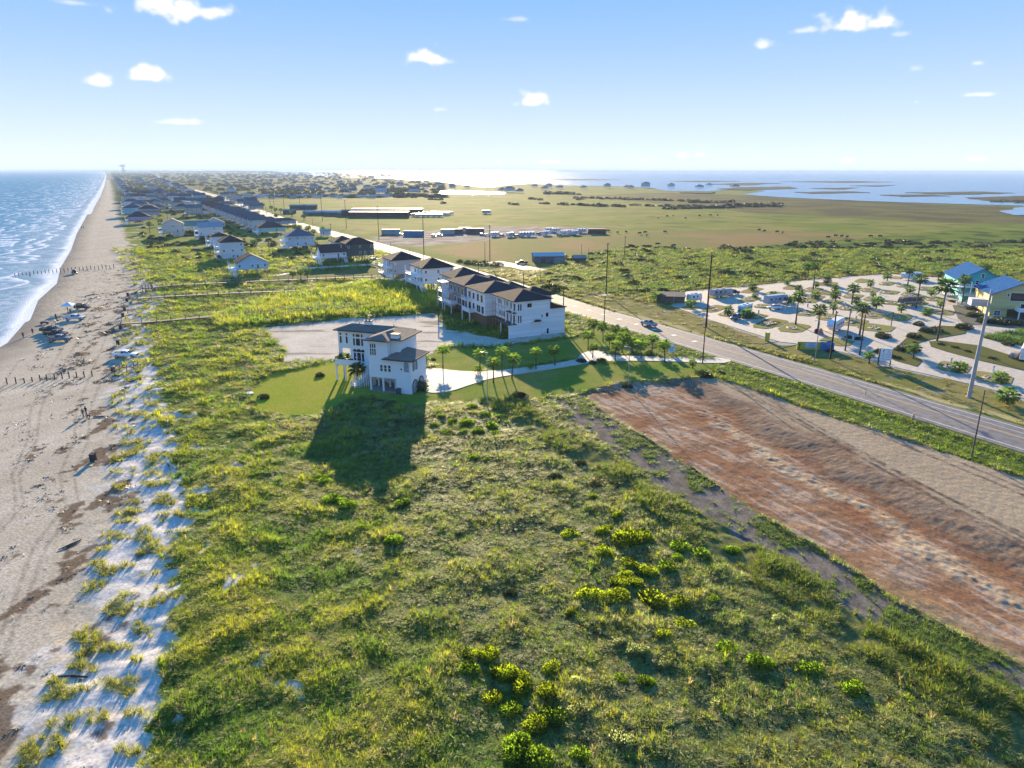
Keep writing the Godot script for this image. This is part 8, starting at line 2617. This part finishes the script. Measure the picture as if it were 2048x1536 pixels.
func cow_shape() -> ArrayMesh:
	var b := [[Vector3(-0.75, 1.05, 0), 0.36, Vector3(0.6, 1.02, 0), 0.40], [Vector3(0.6, 1.1, 0), 0.28, Vector3(1.05, 1.05, 0), 0.18], [Vector3(1.05, 1.0, 0), 0.16, Vector3(1.35, 0.75, 0), 0.09], [Vector3(-1.05, 1.2, 0), 0.06, Vector3(-1.15, 0.5, 0), 0.03]]
	for s in [-1.0, 1.0]:
		b.append([Vector3(0.55, 0.8, s * 0.2), 0.14, Vector3(0.58, 0.4, s * 0.2), 0.07]); b.append([Vector3(0.58, 0.4, s * 0.2), 0.07, Vector3(0.56, 0.04, s * 0.2), 0.06])
		b.append([Vector3(-0.75, 0.85, s * 0.2), 0.2, Vector3(-0.62, 0.55, s * 0.2), 0.1]); b.append([Vector3(-0.62, 0.55, s * 0.2), 0.09, Vector3(-0.85, 0.36, s * 0.2), 0.065]); b.append([Vector3(-0.85, 0.36, s * 0.2), 0.06, Vector3(-0.82, 0.04, s * 0.2), 0.06])
		b.append([Vector3(1.05, 1.15, s * 0.12), 0.05, Vector3(1.0, 1.18, s * 0.28), 0.03])
	return skin(b, 0.06, 0.08)
func person_bones(step: float, arm: float, w := 1.0) -> Array:     # step: how far the legs are apart, arm: how far the arms swing
	var b := []
	b.append([Vector3(0, 0.96, 0), 0.145 * w, Vector3(0, 1.18, 0.01), 0.135 * w])
	b.append([Vector3(0, 1.18, 0.01), 0.135 * w, Vector3(0, 1.36, 0), 0.15 * w])
	b.append([Vector3(-0.14, 1.41, 0), 0.075, Vector3(0.14, 1.41, 0), 0.075])
	b.append([Vector3(0, 1.44, 0), 0.06, Vector3(0, 1.56, 0.02), 0.055])
	b.append([Vector3(0, 1.61, 0.03), 0.088, Vector3(0, 1.68, 0.01), 0.098])
	b.append([Vector3(0, 1.59, 0.1), 0.02, Vector3(0, 1.61, 0.115), 0.018])
	for s in [-1.0, 1.0]:
		var k: float = step * s
		b.append([Vector3(s * 0.09, 0.93, 0), 0.10 * w, Vector3(s * 0.1, 0.5, k * 0.5 + 0.03), 0.065])
		b.append([Vector3(s * 0.1, 0.5, k * 0.5 + 0.03), 0.063, Vector3(s * 0.1, 0.09, k), 0.042])
		b.append([Vector3(s * 0.1, 0.04, k - 0.03), 0.042, Vector3(s * 0.11, 0.035, k + 0.16), 0.032])
		var a: float = -arm * s
		b.append([Vector3(s * 0.19, 1.40, 0), 0.058, Vector3(s * 0.25, 1.13, a * 0.5 - 0.02), 0.042])
		b.append([Vector3(s * 0.25, 1.13, a * 0.5 - 0.02), 0.04, Vector3(s * 0.25, 0.88, a + 0.06), 0.03])
		b.append([Vector3(s * 0.25, 0.86, a + 0.07), 0.034, Vector3(s * 0.24, 0.78, a + 0.1), 0.024])
		for i in 4: b.append([Vector3(s * 0.24, 0.79, a + 0.075 + i * 0.018), 0.009, Vector3(s * (0.238 - 0.006 * i), 0.71 + 0.008 * absf(i - 1.5), a + 0.09 + i * 0.018), 0.007])
		b.append([Vector3(s * 0.235, 0.84, a + 0.11), 0.011, Vector3(s * 0.215, 0.78, a + 0.15), 0.008])
	return b
func person(label: String, at: Vector3, turn: float, skin_c: Color, top_c: Color, leg_c: Color, hair_c: Color, step := 0.2, arm := 0.15, sc := 1.0) -> void:
	var t := thing("person", label, "person", on_land(at), turn)
	t.scale = Vector3.ONE * sc
	var key := "p%.2f%.2f" % [step, arm]
	if not meshes.has(key):
		var b := person_bones(step, arm)
		var shirt := []
		var legs := []
		for i in 3: shirt.append([b[i][0], b[i][1] + 0.014, b[i][2], b[i][3] + 0.014])
		for s in [6, 14 + 0]: pass
		for q in b:
			if absf(q[0].x) > 0.17 and q[0].y > 1.35: shirt.append([q[0], q[1] + 0.014, q[0].lerp(q[2], 0.75), q[3] + 0.016])
			if q[0].y > 0.9 and q[0].y < 0.94 and q[2].y < 0.6: legs.append([q[0], q[1] + 0.014, q[2], q[3] + 0.016])
			if absf(q[0].y - 0.5) < 0.01 and q[2].y < 0.2: legs.append([q[0], q[1] + 0.014, q[0].lerp(q[2], 0.9), q[3] + 0.014])
		legs.append([Vector3(0, 0.95, 0), 0.155, Vector3(0, 1.0, 0), 0.15])
		meshes[key] = [skin(b, 0.022, 0.03), skin(shirt, 0.03, 0.04), skin(legs, 0.03, 0.03), skin([[Vector3(0, 1.67, -0.02), 0.108, Vector3(0, 1.71, 0.0), 0.102], [Vector3(0, 1.62, -0.06), 0.075, Vector3(0, 1.56, -0.06), 0.05]], 0.025, 0.03)]
	obj("body", meshes[key][0], paint(skin_c, 0.6, "none"), t)
	obj("shirt", meshes[key][1], paint(top_c, 0.9, "none"), t)
	obj("trousers", meshes[key][2], paint(leg_c, 0.9, "none"), t)
	obj("hair", meshes[key][3], paint(hair_c, 0.8, "none"), t)
	for s in [-1.0, 1.0]:
		var mb := MB.new()
		mb.ball(Vector3(s * 0.035, 1.645, 0.105), Vector3(0.013, 0.01, 0.01), 6, 4)
		obj("eye", mb, paint(lin(0.02, 0.015, 0.01), 0.3, "none"), t)
func people_all() -> void:
	var sk := lin(0.35, 0.2, 0.14)
	var dk := lin(0.02, 0.02, 0.025)
	var br := lin(0.05, 0.03, 0.02)
	person("person in dark clothes and pale top walking left of the pair on the near beach", spot(167, 835), 2.9, sk, lin(0.10, 0.09, 0.09), lin(0.03, 0.03, 0.04), br, 0.22, 0.2)
	person("person all in black walking right of the pair with a dog on the near beach", spot(173, 831), 2.9, sk, dk, dk, dk, 0.25, 0.22, 1.06)
	person("person standing at the tail of the dark pickups on the beach", spot(66, 668), 0.4, sk, dk, lin(0.05, 0.05, 0.07), br, 0.05, 0.02)
	person("person standing furthest towards the sea, left of the dark pickups", spot(47, 676), 1.0, sk, lin(0.06, 0.05, 0.05), lin(0.05, 0.035, 0.03), dk, 0.08, 0.04)
	person("person with a dark top beside the ground sheet on the beach", spot(112.5, 638), 0.8, sk, lin(0.08, 0.06, 0.06), dk, br, 0.06, 0.05)
	person("person in the shade under the pop-up canopy", spot(136, 624), 2.0, sk, lin(0.03, 0.04, 0.06), dk, dk, 0.05, 0.02)
	person("left one of two distant walkers on the sand beyond the far posts", spot(163.5, 457), 0.2, sk, dk, dk, dk, 0.22, 0.2)
	person("right one of two distant walkers on the sand beyond the far posts", spot(167.5, 457), 0.2, sk, lin(0.05, 0.04, 0.05), dk, br, 0.25, 0.22)
	person("person wading in the surf in front of the far posts", spot(60, 552), 1.6, sk, dk, dk, dk, 0.1, 0.1)
	person("solitary distant walker at the water's side of the far beach", spot(198, 413), 0.2, sk, dk, dk, dk, 0.2, 0.2)
	# the dog
	var b := [[Vector3(0, 0.50, -0.28), 0.10, Vector3(0, 0.48, 0.22), 0.14], [Vector3(0, 0.55, 0.25), 0.09, Vector3(0, 0.72, 0.40), 0.075], [Vector3(0, 0.75, 0.42), 0.085, Vector3(0, 0.70, 0.60), 0.04], [Vector3(0, 0.55, -0.36), 0.03, Vector3(0, 0.72, -0.58), 0.016]]
	for s in [-1.0, 1.0]:
		b.append([Vector3(s * 0.08, 0.45, 0.22), 0.065, Vector3(s * 0.08, 0.24, 0.24), 0.035]); b.append([Vector3(s * 0.08, 0.24, 0.24), 0.033, Vector3(s * 0.08, 0.02, 0.24 + s * 0.05), 0.03])
		b.append([Vector3(s * 0.08, 0.45, -0.26), 0.085, Vector3(s * 0.08, 0.30, -0.18), 0.05]); b.append([Vector3(s * 0.08, 0.30, -0.18), 0.045, Vector3(s * 0.08, 0.17, -0.34), 0.028]); b.append([Vector3(s * 0.08, 0.17, -0.34), 0.027, Vector3(s * 0.08, 0.02, -0.30 - s * 0.05), 0.028])
		b.append([Vector3(s * 0.06, 0.82, 0.40), 0.03, Vector3(s * 0.09, 0.74, 0.38), 0.02])
	var dog := obj("dog", skin(b, 0.025, 0.04), paint(lin(0.07, 0.045, 0.03), 0.8, "none"))
	dog.position = on_land(spot(177, 836))
	dog.rotation.y = 2.6
	tag(dog, "brown dog walking beside the pair of people on the near beach", "dog")
